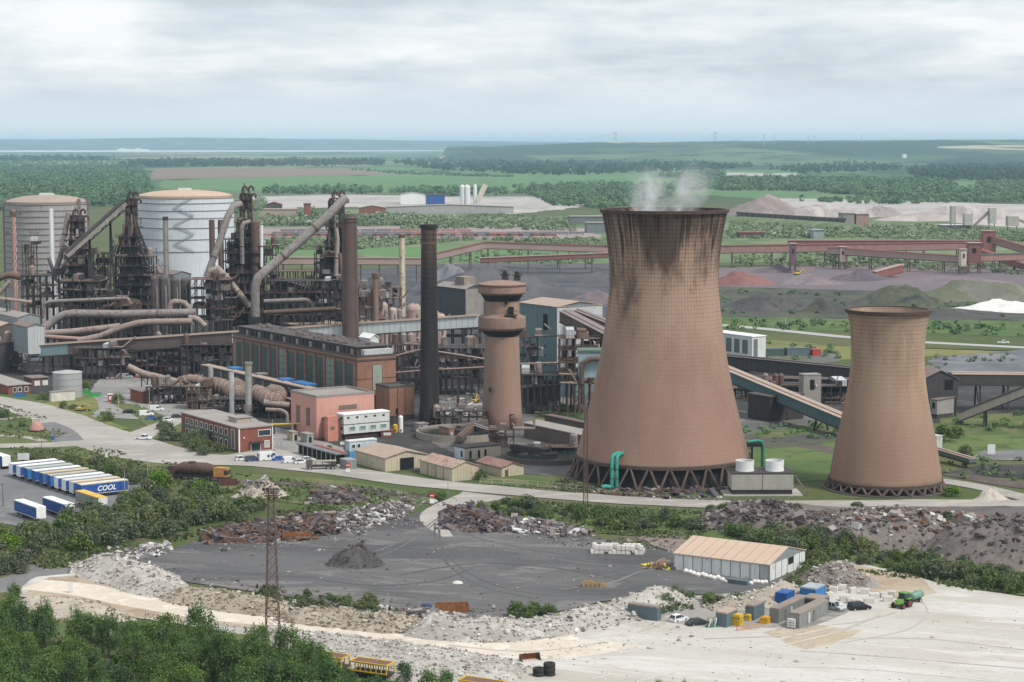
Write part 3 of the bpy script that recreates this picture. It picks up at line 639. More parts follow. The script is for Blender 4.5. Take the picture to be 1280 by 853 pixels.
# ================================================================== building helper
WA = math.radians(33.0)
class Bld:
    """box-like building: B = front corner on the ground (photo px), left face runs back-left to column xA, right face back-right to column xC"""
    def __init__(s, name, label, cat, B, xA, xC, H, wall, roof, ang=WA, kind='flat', rise=1.5, z0=0, over=.35, group=None, L=None, Wd=None, D=None):
        b = G(*B) if D is None else Vector((at(B[0], 300, D).x, D, 0)); e2 = Vector((math.cos(ang), math.sin(ang), 0)); e1 = Vector((-e2.y, e2.x, 0))
        s.L = L or abs(solve(b, e1, xA, z0)); s.W = Wd or abs(solve(b, e2, xC, z0)); s.H = H; s.z0 = z0
        s.t = thing(name, label, cat, b, ang, group); s.b = b; L, W = s.L, s.W
        MB().bx(0, W, 0, L, z0, H).build('wall', wall, s.t)
        o = over; m = MB()
        if kind == 'flat': m.bx(-o, W+o, -o, L+o, H, H+.35)
        elif kind == 'parapet':
            m.bx(.3, W-.3, .3, L-.3, H, H+.1)
            for q in ((-.1,W+.1,-.1,.3),(-.1,W+.1,L-.3,L+.1),(-.1,.3,.3,L-.3),(W-.3,W+.1,.3,L-.3)): m.bx(*q, H+.002, H+.7)
        elif kind == 'y':
            MB().add([(0,.01,H),(W,.01,H),(W/2,.01,H+rise)], [(0,1,2)]).build('gable', wall, s.t); MB().add([(0,L-.01,H),(W,L-.01,H),(W/2,L-.01,H+rise)], [(2,1,0)]).build('gable', wall, s.t)
            k = rise/(W/2)
            for sg in (0, 1):
                x0, x1 = ((-o), W/2) if sg == 0 else (W+o, W/2)
                vs = [(x0,-o,H-o*k),(x1,-o,H+rise),(x1,L+o,H+rise),(x0,L+o,H-o*k)]; vs += [(x,y,z+.22) for x,y,z in vs]
                m.add(vs, [(0,1,2,3),(4,5,6,7),(0,1,5,4),(1,2,6,5),(2,3,7,6),(3,0,4,7)])
        elif kind == 'x':
            MB().add([(.01,0,H),(.01,L,H),(.01,L/2,H+rise)], [(0,1,2)]).build('gable', wall, s.t); MB().add([(W-.01,0,H),(W-.01,L,H),(W-.01,L/2,H+rise)], [(2,1,0)]).build('gable', wall, s.t)
            k = rise/(L/2)
            for sg in (0, 1):
                y0, y1 = (-o, L/2) if sg == 0 else (L+o, L/2)
                vs = [(-o,y0,H-o*k),(-o,y1,H+rise),(W+o,y1,H+rise),(W+o,y0,H-o*k)]; vs += [(x,y,z+.22) for x,y,z in vs]
                m.add(vs, [(0,1,2,3),(4,5,6,7),(0,1,5,4),(1,2,6,5),(2,3,7,6),(3,0,4,7)])
        elif kind == 'shed':   # single pitch falling towards the left face
            vs = [(-o,-o,H),(W+o,-o,H+rise),(W+o,L+o,H+rise),(-o,L+o,H)]; vs += [(x,y,z+.25) for x,y,z in vs]
            m.add(vs, [(0,1,2,3),(4,5,6,7),(0,1,5,4),(1,2,6,5),(2,3,7,6),(3,0,4,7)])
            g = MB(); g.add([(0,0.01,H),(W,.01,H),(W,.01,H+rise),(0,L-.01,H),(W,L-.01,H),(W,L-.01,H+rise)], [(0,1,2),(5,4,3),(1,4,5,2)]); g.build('gable', wall, s.t)
        s.roof = m.build('roof', roof, s.t)
    def Lf(s, y0, y1, z0, z1, mat, name='window', d=.12, fr=None):
        o = MB().bx(-d, .1, y0, y1, z0, z1).build(name, mat, s.t)
        if fr:
            m = MB(); w = .14
            for q in ((y0-w,y1+w,z1,z1+w),(y0-w,y1+w,z0-w,z0),(y0-w,y0,z0,z1),(y1,y1+w,z0,z1)): m.bx(-d-.06, .05, *q)
            m.build('frame', fr, o)
        return o
    def Rf(s, x0, x1, z0, z1, mat, name='window', d=.12, fr=None):
        o = MB().bx(x0, x1, -d, .1, z0, z1).build(name, mat, s.t)
        if fr:
            m = MB(); w = .14
            for q in ((x0-w,x1+w,z1,z1+w),(x0-w,x1+w,z0-w,z0),(x0-w,x0,z0,z1),(x1,x1+w,z0,z1)): m.bx(q[0], q[1], -d-.06, .05, q[2], q[3])
            m.build('frame', fr, o)
        return o
    def box(s, name, mat, *q): return MB().bx(*q).build(name, mat, s.t)
# ------------------------------------------------------------------ brick power house
b = Bld('power_house', 'long brown brick power house with tall dark panes and a dusty monitor roof', 'power house', (447,523), 292, 495, 20.8, brick, roofd, kind='parapet')
L, W = b.L, b.W
n = 13
for i in range(n):
    y0 = 2.2+i*(L-3.5)/n; pale = i in (2, 7)
    o = b.Lf(y0, y0+(L-3.5)/n-1.5, 7, 18.6, gpane if not pale else M('pale pane', (.20,.25,.23), .4), d=.1)
    m = MB()
    for z in (9.2, 11.5, 13.8, 16.2): m.bx(-.16, -.02, y0, y0+(L-3.5)/n-1.5, z-.09, z+.09)
    m.bx(-.16, -.02, y0+2.2, y0+2.38, 7, 18.6); m.build('glazing_bars', steel_b, o)
    b.box('pilaster', brick, -.55, .02, y0-1.25, y0-.35, 0, 19.4)
b.box('cornice', M('dark cornice', (.10,.07,.06)), -.3, W+.2, -.25, L+.2, 19.5, 20.1)
b.box('roof_monitor', M('sooty monitor', (.060,.052,.050), .85, .4, .4), 1.6, W-1.6, 3, L-2, 20.9, 24.0)
for i in range(26): b.box('louvre', steel_d if i % 3 else roofg, 1.2, 2.2, 5+i*(L-9)/26, 5+i*(L-9)/26+1.8, 21.4, 23.3)
b.box('monitor_roof', roofd, 1.0, W-1.0, 2.4, L-1.4, 24.0, 24.25)
dm = M('dusty roof clutter', (.17,.14,.125), .9, .4, .8)
for i in range(40):
    x = R.uniform(2, W-2); y = R.uniform(4, L-4); MB().rbox((x, y, 24.6), (R.uniform(.5,2), R.uniform(.5,2), R.uniform(.4,1.1)), (0,0,R.random())).build('roof_vent', dm, b.t)
b.box('head_house', cladl, 3, W-1, .3, 3.2, 20.9, 23.2)
b.Rf(6.0, 9.6, 9.2, 18.0, M('pale green glazing', (.30,.36,.30), .4, .15), fr=steel_b)
b.Rf(6.2, 9.4, 6.0, 7.6, steel_b, 'louvre')
for z in (13.2, 6.6): b.box('string_course', M('dark course', (.11,.065,.045)), -.02, W+.05, -.09, .05, z, z+.22)
b = Bld('brick_annex', 'lower brown brick annex at the end of the power house by the black chimney', 'annex', (487,527), 470, 518, 11.3, brick, roofd, kind='parapet')
for x in (3.0, 6.0): b.box('pier', M('dark course', (.11,.065,.045)), x, x+.25, -.1, .05, 1, 11)
b.box('plinth', M('dark plinth', (.06,.05,.045)), -.08, b.W+.06, -.1, b.L, 0, 1.8); b.Rf(2.4, 3.4, 2.2, 4.2, void, 'door')  # wall foot coloured darker than the brick above
# ------------------------------------------------------------------ long low hall with blue rooflights
b = Bld('turbine_hall', 'long low grey hall with pale dusty roof and blue rooflights beside the power house', 'hall', (385,529), 246, 402, 6.6, cladbr, roofp, over=.6)
L, W = b.L, b.W
b.box('upper_wall', cladd, 2.2, W-.4, 1.5, L-1, 6.95, 11.0); b.box('upper_roof', roofp, 1.6, W, .8, L-.4, 11.0, 11.35)
for i in range(12): b.box('window', M('dull hall pane', (.16,.16,.15), .4), 2.08, 2.3, 3+i*(L-7)/12, 3+i*(L-7)/12+1.8, 8.4, 10.2)
for y, w in ((9, 2.2), (12, 2.2), (15, 2.2), (18, 2.2), (26, 5), (47, 3), (67, 6)):
    if y+w < L: b.box('rooflight', blueb if y not in (47,) else steel_g, 4.2, 8.2, y, y+w, 11.35, 11.9)
# ------------------------------------------------------------------ pink building
b = Bld('pump_house', 'salmon pink rendered pump house with two louvred doors', 'pump house', (396,549), 364, 468, 13.2, pinkw, roofg, kind='parapet')
L, W = b.L, b.W
for y in (4.5, 11.5): b.Lf(y, y+2.6, 3.6, 9.4, M('brown louvre', (.17,.13,.11), .8), 'louvre')
b.Rf(8, 14.5, 8.8, 10.2, M('brown louvre', (.17,.13,.11), .8), 'louvre')
b.box('lean_to', pinkw, 2.5, W+2, -5.5, -.01, 0, 6.6); o = b.box('lean_to_roof', roofb, 1.9, W+2.4, -6, .0, 6.6, 6.95)
b.box('stair_tower', M('salmon stair tower', (.54,.23,.17), .85, .15), 0, 3.6, -7.6, -5.51, 0, 8.0); b.box('small_window', M('brown louvre', (.17,.13,.11), .8), 1.0, 2.3, -7.72, -7.5, 3.9, 4.8)
# ------------------------------------------------------------------ offices and cabins
b = Bld('portable_office', 'white two storey portable office raised over a dark gap beside the pink pump house', 'portable office', (430,551), 421, 487, 8.0, offwhite, white, z0=2.0, over=.15)
b.box('undercroft_shade', M('maroon underside shade', (.06,.035,.035)), .6, b.W-.4, .6, b.L-.3, 0, 2.0)  # solid dark block painted as the shade beneath the raised cabins
b.box('joint', steel_d, -.06, b.W+.06, -.06, b.L, 4.9, 5.1)
for i in range(5): b.Rf(1.2+i*b.W/5.2, 2.0+i*b.W/5.2, 6.9, 7.4, void, 'vent')
for i in range(4): b.Rf(2.0+i*b.W/4.4, 4.0+i*b.W/4.4, 3.2, 4.2, M('green pane', (.13,.25,.22), .3), fr=offwhite)
b.Lf(1, 2, 6.6, 7.4, void); b.Lf(1, 2, 3.2, 4.2, void)
b = Bld('portable_cabin', 'pale blue portable cabin stacked on a bright blue one left of the beige shed', 'portable cabin', (437,575), 432, 471, 5.3, M('pale blue panel', (.42,.52,.58), .6, .1), offwhite, over=.15)
b.box('lower_cabin', M('blue cabin', (.10,.27,.48), .6), -.06, b.W, -.06, b.L, .0, 2.5)
for x in (.8, 2.6): b.Rf(x, x+1.0, 3.4, 4.5, glass, fr=white)
b.Rf(5.4, 6.4, 2.8, 4.7, M('pale door', (.5,.52,.52)), 'door')
b = Bld('office_block', 'two storey red brick office block with flat grey roof and white corner strips', 'office', (299,566), 227, 341, 7.3, redbrick, roofg, over=.3)
L, W = b.L, b.W
b.box('corner_strip', white, -.12, .25, -.12, .25, 0, 7.25); b.box('corner_strip', white, W-.2, W+.1, -.12, .2, 0, 7.25)
b.Lf(3, 5.2, .8, 6.6, M('stair pane', (.12,.15,.17), .3), fr=white)
for i in range(9):
    y0 = 8+i*(L-10)/9; b.Lf(y0, y0+1.8, 4.4, 6.2, glass, fr=white); b.Lf(y0, y0+1.8, 1.0, 2.8, glass, fr=white)
b.Lf(6.5, L-.5, 3.0, 4.1, M('dull green panel', (.10,.14,.115)), 'spandrel', d=.05)
b.Rf(6.5, 10.5, 4.6, 6.3, glass, fr=white); b.Rf(8.6, 10, 1.0, 2.9, M('grey shutter', (.4,.4,.4)), fr=white)
b.box('porch_roof', steel_d, 3.4, 7.6, -1.6, .02, 2.7, 3.0); b.Rf(4.0, 7.0, 0, 2.6, glass, 'door', fr=white); b.box('lamp', white, 1.4, 1.8, -.3, 0, 4.2, 4.6)
b.box('roof_house', M('buff plant room', (.36,.30,.24)), 4, 9, 10, 16, 7.65, 9.0); b.box('roof_house_cap', roofg, 3.7, 9.3, 9.7, 16.3, 9.0, 9.2)
# ------------------------------------------------------------------ beige sheds by the road
b = Bld('beige_shed', 'beige sheet metal shed with dark open doorway by the road', 'shed', (481.5,590), 444.5, 533.5, 3.9, beige, roofp, kind='y', rise=1.6)
b.Rf(b.W*.36, b.W*.68, 0, 3.4, void, 'doorway', d=.03, fr=steel_b)
b = Bld('beige_shed', 'beige sheet metal shed with rust streaked ribbed roof, between the open shed and the road', 'shed', (565,602.5), 525, 598.5, 3.8, beige, M('streaked pink roof', (.34,.245,.20), .85, .3, .2, .3, .4, (.24,.15,.11)), kind='y', rise=1.5)
for k in range(1, 4): b.Lf(b.L*k/4, b.L*k/4+.12, 0, 3.8, steel_b, 'downpipe', d=.08)
b = Bld('striped_shed', 'low beige shed with red brown striped roof behind a green pipe bridge', 'shed', (627,597), 596, 654.5, 2.7, beige, M('red striped roof', (.26,.15,.125), .85, .3, .15, .5, .3, (.17,.10,.09), 0, 2.4), kind='y', rise=1.2)
b.Rf(1.2, 2.2, 0, 2.0, steel_b, 'door')
b = Bld('flat_store', 'pale flat roofed store with dark slit windows below the settling pond', 'store', (581,575.5), 568, 626, 3.4, M('cream store wall', (.50,.45,.35), .8, .15), roofd, over=.1)
for x in (1.6, 4.6, 6.9): b.Rf(x, x+.7, .4, 2.6, void)
b.box('end_panel', M('pale blue end', (.50,.58,.62), .6), -.08, .0, .2, b.L-.2, .1, 3.3); b.Lf(1.2, 2.0, .8, 2.6, glass, d=.2)
b = Bld('car_port', 'low open fronted car port with grey and red roof beside the office car park', 'car port', (421,581), 374, 431, 2.9, void, M('grey felt roof', (.16,.16,.165), .9), over=.7)  # near-black wall stands in for the shade inside the open front
b.box('red_roof_edge', M('faded red roof', (.30,.10,.08)), 2.0, b.W+.6, -.2, b.L*.75, 3.26, 3.5)
for i in range(9): b.box('post', paleconc, -.5, -.3, i*b.L/8.2, i*b.L/8.2+.2, 0, 2.9)
for lab, B, xa, xc, h, w, r in (('small grey green hut between the office and pink pump house', (384,555), 376, 392, 2.8, M('sage hut', (.30,.33,.28)), roofg),
        ('small cream hut on a bank right of the brick office', (366,552), 359, 372, 2.7, M('cream hut', (.48,.44,.32)), roofg),
        ('small brick hut with white door at the foot of the black chimney', (561,549), 549, 568, 3.3, brick, roofb),
        ('pale blue hut between brick annex and black chimney', (524,541), 518, 535, 2.6, M('pale blue hut', (.27,.34,.38)), roofg)):
    b = Bld('hut', lab, 'hut', B, xa, xc, h, w, r, over=.2); b.Rf(.6, 1.5, .3, 2.1, offwhite if 'brick hut' in lab else void, 'door')
b = Bld('grey_container', 'small grey site container standing beside the beige open shed', 'container', (434,588), 425, 446, 2.6, M('mid grey container', (.22,.225,.225), .7, .2, .4, .2, .1, (.15,.1,.07), 0, .55), M('mid grey lid', (.25,.25,.25)), over=.05)
b = Bld('gatehouse', 'low red brick gatehouse with grey roof at the left edge', 'gatehouse', (10,494), -30, 38, 3.4, redbrick, roofg, kind='flat', over=.5)
for x in (2.0, 4.0, 6.5): b.Rf(x, x+1.1, 1.0, 2.6, glass, fr=white)
b = Bld('store_hut', 'flat roofed store hut with white shutters behind the gatehouse', 'hut', (40,484), 30, 60, 3.2, M('maroon hut', (.16,.085,.07)), roofb, over=.4)
for x in (1.0, 4.2): b.Rf(x, x+2.2, .4, 2.3, offwhite, 'shutter')
b = Bld('pump_hut', 'white walled pump hut at the foot of the grey round tank', 'hut', (64,503), 62, 94, 3.5, M('dirty white wall', (.55,.53,.47), .8), roofg, over=.15)
b = Bld('red_hall', 'low red brick hall with flat dusty roof behind the parked vans', 'hall', (186,470), 150, 206, 4.2, redbrick, roofb, over=.5)
b = Bld('brick_store', 'small red brick store with dark canopy beside the car park', 'store', (178,505), 163, 206, 4.2, redbrick, roofb, over=.5)
b.box('canopy', steel_d, b.W, b.W+12, -.5, 3.5, 2.8, 3.2)
for x in (2, 5, 8, 11): b.box('post', steel_d, b.W+x, b.W+x+.25, -.3, 0, 0, 2.8)
# ------------------------------------------------------------------ tall plant buildings
b = Bld('sinter_house', 'tall teal grey clad building with dusty pink roof left of the large cooling tower', 'plant building', (696,497), 650, 752, 33.5, cladt, roofp, kind='y', rise=1.6)
b.box('light_cladding', cladl, -.02, b.W+.1, -.15, .0, 8, 33.4); b.Lf(6.2, 9, 24.5, 30.5, void)
for z in (4, 7.5, 11, 14.5, 18, 21.5): b.Lf(7.4, 8.0, z, z+.9, void)
b.box('side_roof', roofp, .3, b.W, -.4, -.1, 33.45, 33.8)
b = Bld('dark_clad_house', 'dark blue grey clad building with pale roof behind the water tower', 'plant building', (582,439), 545, 604, 28.0, M('slate cladding', (.085,.095,.105), .7, .2, .2, .2), roofg, z0=13, kind='y', rise=1.8)
b.box('light_cladding', M('pale side cladding', (.26,.24,.22)), 0, b.W+.1, -.15, 0, 13, 28); b.box('roof_house', M('dusty roof house', (.27,.225,.19)), 3, 9, 6, 14, 28.5, 33); b.Rf(5, 12, 14, 22, cladd, 'bay')  # right face sheeted paler than the slate walls
for x, y in ((1,1), (1,b.L-1), (b.W-1,1), (1,b.L/2)): b.box('leg', steel_d, x-.5, x+.5, y-.5, y+.5, 0, 13)
b = Bld('low_conveyor_house', 'long low dark brown shed with pale roof between water tower and large cooling tower', 'shed', (731,564), 655, 748, 4.6, cladbr, roofg, kind='shed', rise=.5)
b = Bld('long_dark_shed', 'narrow dark roofed shed on the bank behind the long low brown shed', 'shed', (752,548), 681, 760, 3.6, cladbr, M('maroon dusty roof', (.14,.10,.095)), kind='flat')
b = Bld('transfer_house', 'pale grey transfer house on steel legs at the left end of the long conveyor', 'transfer house', (36,471), 17, 56, 20.0, cladg, roofb, z0=9, kind='y', rise=1.3)
b.box('light_face', cladl, .0, b.W, -.12, 0, 9, 20)
for x in (.5, b.W-.5):
    for y in (.5, b.L-.5): b.box('leg', steel_d, x-.4, x+.4, y-.4, y+.4, 0, 9)
mb = MB(); 
for z in (3, 6):
    mb.bar((.5,.5,z), (b.W-.5,.5,z), .35); mb.bar((.5,.5,z), (.5,b.L-.5,z), .35)
mb.bar((.5,.5,0), (b.W-.5,.5,9), .3); mb.bar((.5,.5,0), (.5,b.L-.5,9), .3); mb.build('bracing', steel_d, b.t)
# white works building and containers between the towers
b = Bld('white_works_office', 'white flat roofed works building with dark window bays between the two cooling towers', 'works building', (940,449), 880, 957, 9.6, offwhite, white, over=.3)
for i in range(5): b.Lf(3+i*5.6, 6.6+i*5.6, 2, 8, M('dark bay', (.12,.14,.16)))  # dark blue grey panes in the bays
b.Rf(.8, 3, 1, 8.6, M('dark bay', (.12,.14,.16)))
# gabled conveyor house at the right
b = Bld('conveyor_house', 'dark gabled conveyor house on legs right of the small cooling tower', 'conveyor house', (1153,522), 1140, 1197.5, 13.2, cladd, roofb, ang=math.radians(3), kind='y', rise=3.0, z0=6.3, L=16)
b.Rf(7.6, 10.4, 9.6, 13.0, void)
for x in (.6, 6, b.W-.6): b.box('leg', steel_d, x-.3, x+.3, .3, .9, 0, 6.3); b.box('leg', steel_d, x-.3, x+.3, 14.6, 15.2, 0, 6.3)
b = Bld('conveyor_hut', 'small grey hut with dusty roof below the dark gabled conveyor house', 'hut', (1171,524), 1164, 1192, 6.4, M('hut grey cladding', (.30,.28,.265), .7), roofb, kind='shed', rise=.6, z0=1.5)
b.Lf(1, 2.2, 3.5, 5.5, void); b.box('base', cladd, .2, b.W-.2, .2, b.L-.2, 0, 1.5)
b = Bld('pale_hut', 'small pale grey hut at the head of a short ramp right of the small tower', 'hut', (1170,561), 1160, 1178, 3.6, cladl, cladl, over=.1)
b = Bld('sample_tower', 'beige boxy sampling tower with one dark window between the cooling towers', 'sampling tower', (1004,516), 1000, 1026, 13, M('beige tower cladding', (.30,.275,.25), .7, .15), roofg, over=.1, ang=math.radians(12), L=5)
b.Rf(2.4, 4.0, 8.0, 11.5, void); b.box('lamp', white, 4.4, 4.9, -.5, 0, 9.2, 9.7)
b = Bld('dark_bunker', 'dark brown bunker building under the inclined teal gallery', 'bunker', (962,528), 935, 1004, 8.5, M('sooty bunker', (.045,.037,.035), .85, .3), roofd)
# left edge sheds among the pipes
for lab, B, D, xa, xc, h, w, r in (
    ('grey green roofed shed at the left edge under the pipe bridge', (20,0), 850, -20, 53, 19.5, cladg, roofg),
    ('pale roofed lean-to shed left of the grey transfer house', (-4,0), 835, -30, 24, 17, cladbr, roofp),
    ('dark building at the left edge below the dusty roofs', (-10,0), 812, -60, 20, 12, cladd, roofd),
    ('grey box building below the grey gasholder', (108,0), 905, 88, 126, 12, cladl, roofg),
    ('blue grey boxy house in front of the white gasholder', (216,0), 985, 190, 240, 29, M('blue grey house', (.20,.225,.235), .7, .2), roofb),
    ('dull brown roofed cast house below the blast furnace at far left', (118,0), 890, 100, 165, 19, steel_b, roofb),
    ('dusty roofed cast house between the white gasholder and power house', (372,0), 860, 340, 430, 15, cladd, roofp),
    ('tan roofed hut on the slope behind the cast house', (384,0), 960, 368, 398, 21, M('tan hut wall', (.24,.19,.16)), roofp),
    ('rusty brown low house behind the power house roof', (455,0), 850, 430, 500, 17, steel_b, roofb),
    ('added long dark box between the black chimney and water tower', (552,0), 765, 545, 614, 9.5, cladd, roofd),  # dark box added to give the darkness behind the pipe racks
    ('added dark box behind the power house end', (486,0), 785, 470, 534, 10, cladd, roofb),
    ('added dark box below the left part of the long conveyor', (100,0), 822, 88, 150, 8, cladd, roofd),  # dark boxes added as solid shade under the conveyor and galleries
    ('added low dark box below the middle of the long conveyor', (170,0), 826, 152, 236, 9, cladd, roofb),
    ('added low dark box beside the left end of the power house', (245,0), 812, 238, 292, 8, cladd, roofd),
    ('added dark box below the tall teal grey building', (655,0), 705, 645, 700, 7, cladd, roofd),
    ('added low dark box behind the dark horizontal gallery', (915,0), 765, 900, 1010, 7, cladd, roofd),
    ('dark furnace shed below the two right hand furnaces', (345,0), 885, 335, 440, 15, cladd, roofd),
    ('dark stock house below the dark blast furnace and skip bridge', (105,0), 905, 100, 190, 14, cladd, roofd),
    ('dark block added in place of pipework behind the longest downcomer', (338,0), 935, 330, 412, 24, cladd, roofd),  # block added for its dark tone where pipework stands
    ('sooty stock house behind the brown chimney', (440,0), 925, 428, 486, 21, cladd, roofb),
    ('dark hoist house right of the bent downcomer', (276,0), 925, 268, 300, 26, cladd, roofd),
    ('dark skip pit house left of the dark blast furnace', (120,0), 925, 112, 142, 24, cladd, roofd),
    ('white sided store behind the power house gable', (462,0), 765, 450, 474, 19, offwhite, white)):
    Bld('plant_house', lab, 'plant house', B, xa, xc, h, w, r, D=D, kind='y' if h > 15 else 'flat', rise=1.4)
# ------------------------------------------------------------------ galleries
def gallery(name, label, cat, P, Q, w, h, side, roof, trest=(), rh=.5, legs=1.0, tmat=None, group=None, secs=None, over=.5):
    """P, Q: (px, row of roof line, D).  secs: [(u0,u1,mat,label)] differently clad lengths"""
    p = at(*P); q = at(*Q); d = q-p; ln = d.length; dh = Vector((d.x, d.y, 0)).normalized(); n = Vector((-dh.y, dh.x, 0))
    t0 = thing(name, label, cat, (p.x, p.y, 0), 0, group); o = Vector((p.x, p.y, 0))
    def sec(a, b, w2, z0, z1, nm, mt):
        A = p+d*a-o; B = p+d*b-o; vs = [A-n*w2+Vector((0,0,z0)), A+n*w2+Vector((0,0,z0)), A+n*w2+Vector((0,0,z1)), A-n*w2+Vector((0,0,z1))]
        vs += [v+(B-A) for v in vs]; m = MB(); m.add(vs, [(3,2,1,0),(4,5,6,7),(0,1,5,4),(1,2,6,5),(2,3,7,6),(3,0,4,7)]); return m.build(nm, mt, t0)
    for a, b, mt, lb in (secs or [(0, 1, side, None)]):
        ob = sec(a, b, w/2, -h-rh, -rh, 'gallery', mt)
        if lb: ob['label'] = lb
    sec(0, 1, w/2+over, -rh+.003, -rh+.22, 'roof', roof); sec(0, 1, w/2*.35, -rh+.22, -rh+.55, 'roof_ridge', roof)
    sec(0, 1, w/2+.12, -h-rh-.5, -h-rh-.003, 'girder', steel_d)
    tm = tmat or steel_d
    for u in trest:
        c = p+d*u-o; top = c.z-h-rh-.5; m = MB()
        for sg in (-1, 1):
            m.bar(c+n*sg*w*.42+Vector((0,0,top-c.z)), Vector((c.x, c.y, 0))+n*sg*(w*.42+legs), .55)
        k = max(1, int(top/5))
        for j in range(k):
            z0 = top*j/k; z1 = top*(j+1)/k; e = lambda z: w*.42+legs*(1-z/top)
            m.bar(Vector((c.x,c.y,z0))-n*e(z0), Vector((c.x,c.y,z1))+n*e(z1), .25); m.bar(Vector((c.x,c.y,z1))-n*e(z1), Vector((c.x,c.y,z1))+n*e(z1), .25)
        m.build('trestle', tm, t0)
    return t0
palesec = M('pale green white cladding', (.50,.54,.53), .6, .12, .1, .15, .05, (.3,.22,.17), 0, 2.0)
gallery('conveyor_gallery', 'long enclosed conveyor gallery, teal then brown then white, running behind the power house', 'conveyor', (36,431,806), (598,393,788), 4.2, 4.3, cladbr, roofp,
    (.05,.11,.18,.27,.34,.42,.55,.62,.75,.83,.9,.97), secs=[(0,.092,M('teal section', (.17,.25,.265), .65, .15),'teal clad conveyor section'),(.0925,.46,cladbr,'brown clad conveyor section'),(.4605,1,palesec,'white clad conveyor section')])
gallery('conveyor_gallery', 'brown roofed inclined gallery rising to the tall teal grey building', 'conveyor', (706,387,712), (772,421,690), 5, 3.6, cladbr, M('brown purple roof', (.20,.16,.155)), (.25,.6))
gallery('conveyor_gallery', 'second brown gallery behind the one entering the tall teal grey building', 'conveyor', (722,386,735), (790,413,720), 4.5, 3, cladbr, M('brown purple roof', (.20,.16,.155)))
gallery('conveyor_gallery', 'dark horizontal conveyor gallery between the two cooling towers', 'conveyor', (890,441,775), (1075,459,740), 6, 4.2, cladd, M('dull brown gallery roof', (.105,.088,.085)), (.2,.45,.7))
gallery('conveyor_gallery', 'lower dark conveyor gallery behind the beige sampling tower', 'conveyor', (930,470,745), (1080,473,720), 4.5, 4.2, cladd, roofb, (.3,.8))
gallery('conveyor_gallery', 'inclined teal gallery with dusty pink roof descending towards the small tower', 'conveyor', (900,455,712), (1062,522,632), 4.2, 3.5, M('deep teal gallery', (.075,.135,.145), .6, .2), roofp, (.3,.5,.8))
gallery('conveyor_gallery', 'broad dark conveyor gallery with dusty roof running out of the gabled conveyor house', 'conveyor', (1188,465,698), (1420,467,698), 8, 3.4, cladd, roofp, (.15,.3,.5), over=.2)
gallery('inclined_conveyor', 'pale sided inclined conveyor rising to the right edge', 'conveyor', (1200,514,662), (1420,428,640), 3.2, 2.6, M('pale conveyor side', (.31,.27,.24), .8), cladd, (.15,.42,.5), over=.1)
gallery('inclined_conveyor', 'short low ramp conveyor beside the pale grey hut at the right', 'conveyor', (1168,558,588), (1216,572,572), 2.4, 1.0, greend, roofp, (), over=.1)
# ------------------------------------------------------------------ distant red ore conveyors
rt_ = M('dark pink trestle', (.13,.075,.068), .8)
gallery('ore_conveyor', 'pale pink ore conveyor climbing from behind the black chimney to the high crossing', 'ore conveyor', (545,316,1480), (606,302,1490), 5, 4.5, pinkgal, redgal, (.3,.7), tmat=rt_)
gallery('ore_conveyor', 'long pale pink ore conveyor passing behind the large cooling tower at left', 'ore conveyor', (606,302,1490), (800,308,1480), 5, 4.5, pinkgal, redgal, (.02,.28,.47,.65,.84), tmat=rt_)
gallery('ore_conveyor', 'lower dark red ore conveyor on short legs left of the large cooling tower', 'ore conveyor', (600,322,1440), (800,314,1440), 5, 3.0, redgal, pinkgal, (.1,.3,.5,.7,.9), tmat=rt_)
gallery('ore_conveyor', 'long high red ore conveyor crossing the ore yard to the red transfer tower', 'ore conveyor', (880,307,1520), (1232,302,1530), 6, 5.2, M('dusty pink side', (.34,.19,.165)), redgal, (.1,.24,.43,.62,.78,.9), tmat=rt_)
gallery('ore_conveyor', 'second high red ore conveyor just behind the long one over the ore yard', 'ore conveyor', (985,300,1570), (1232,300,1560), 5, 3.6, redgal, pinkgal, (.3,.6), tmat=rt_)
gallery('ore_conveyor', 'pale pink ore conveyor sloping gently down to the lower red transfer tower', 'ore conveyor', (1035,309,1490), (1206,320,1440), 5, 4.2, pinkgal, redgal, (.05,.32,.6,.85), tmat=rt_)
gallery('ore_conveyor', 'red ore conveyor running from the lower red transfer tower to the right edge', 'ore conveyor', (1208,318,1440), (1420,312,1450), 5, 4.6, M('dusty pink side', (.34,.19,.165)), greend, (.2,.4), tmat=rt_)
gallery('ore_conveyor', 'inclined red ore conveyor falling from the red transfer tower to the right edge', 'ore conveyor', (1238,294,1530), (1330,322,1500), 6, 5, M('dusty pink side', (.34,.19,.165)), redgal, (.5,), tmat=rt_)
gallery('ore_conveyor', 'lower inclined red ore conveyor behind the red transfer towers', 'ore conveyor', (1222,310,1500), (1350,350,1430), 6, 4, redgal, redgal, (.5,), tmat=rt_)
gallery('ore_conveyor', 'short reddish ore conveyor rising off the ore yard floor', 'ore conveyor', (1092,339,1390), (1126,330,1400), 6, 5, redgal, pinkgal, (), tmat=rt_)
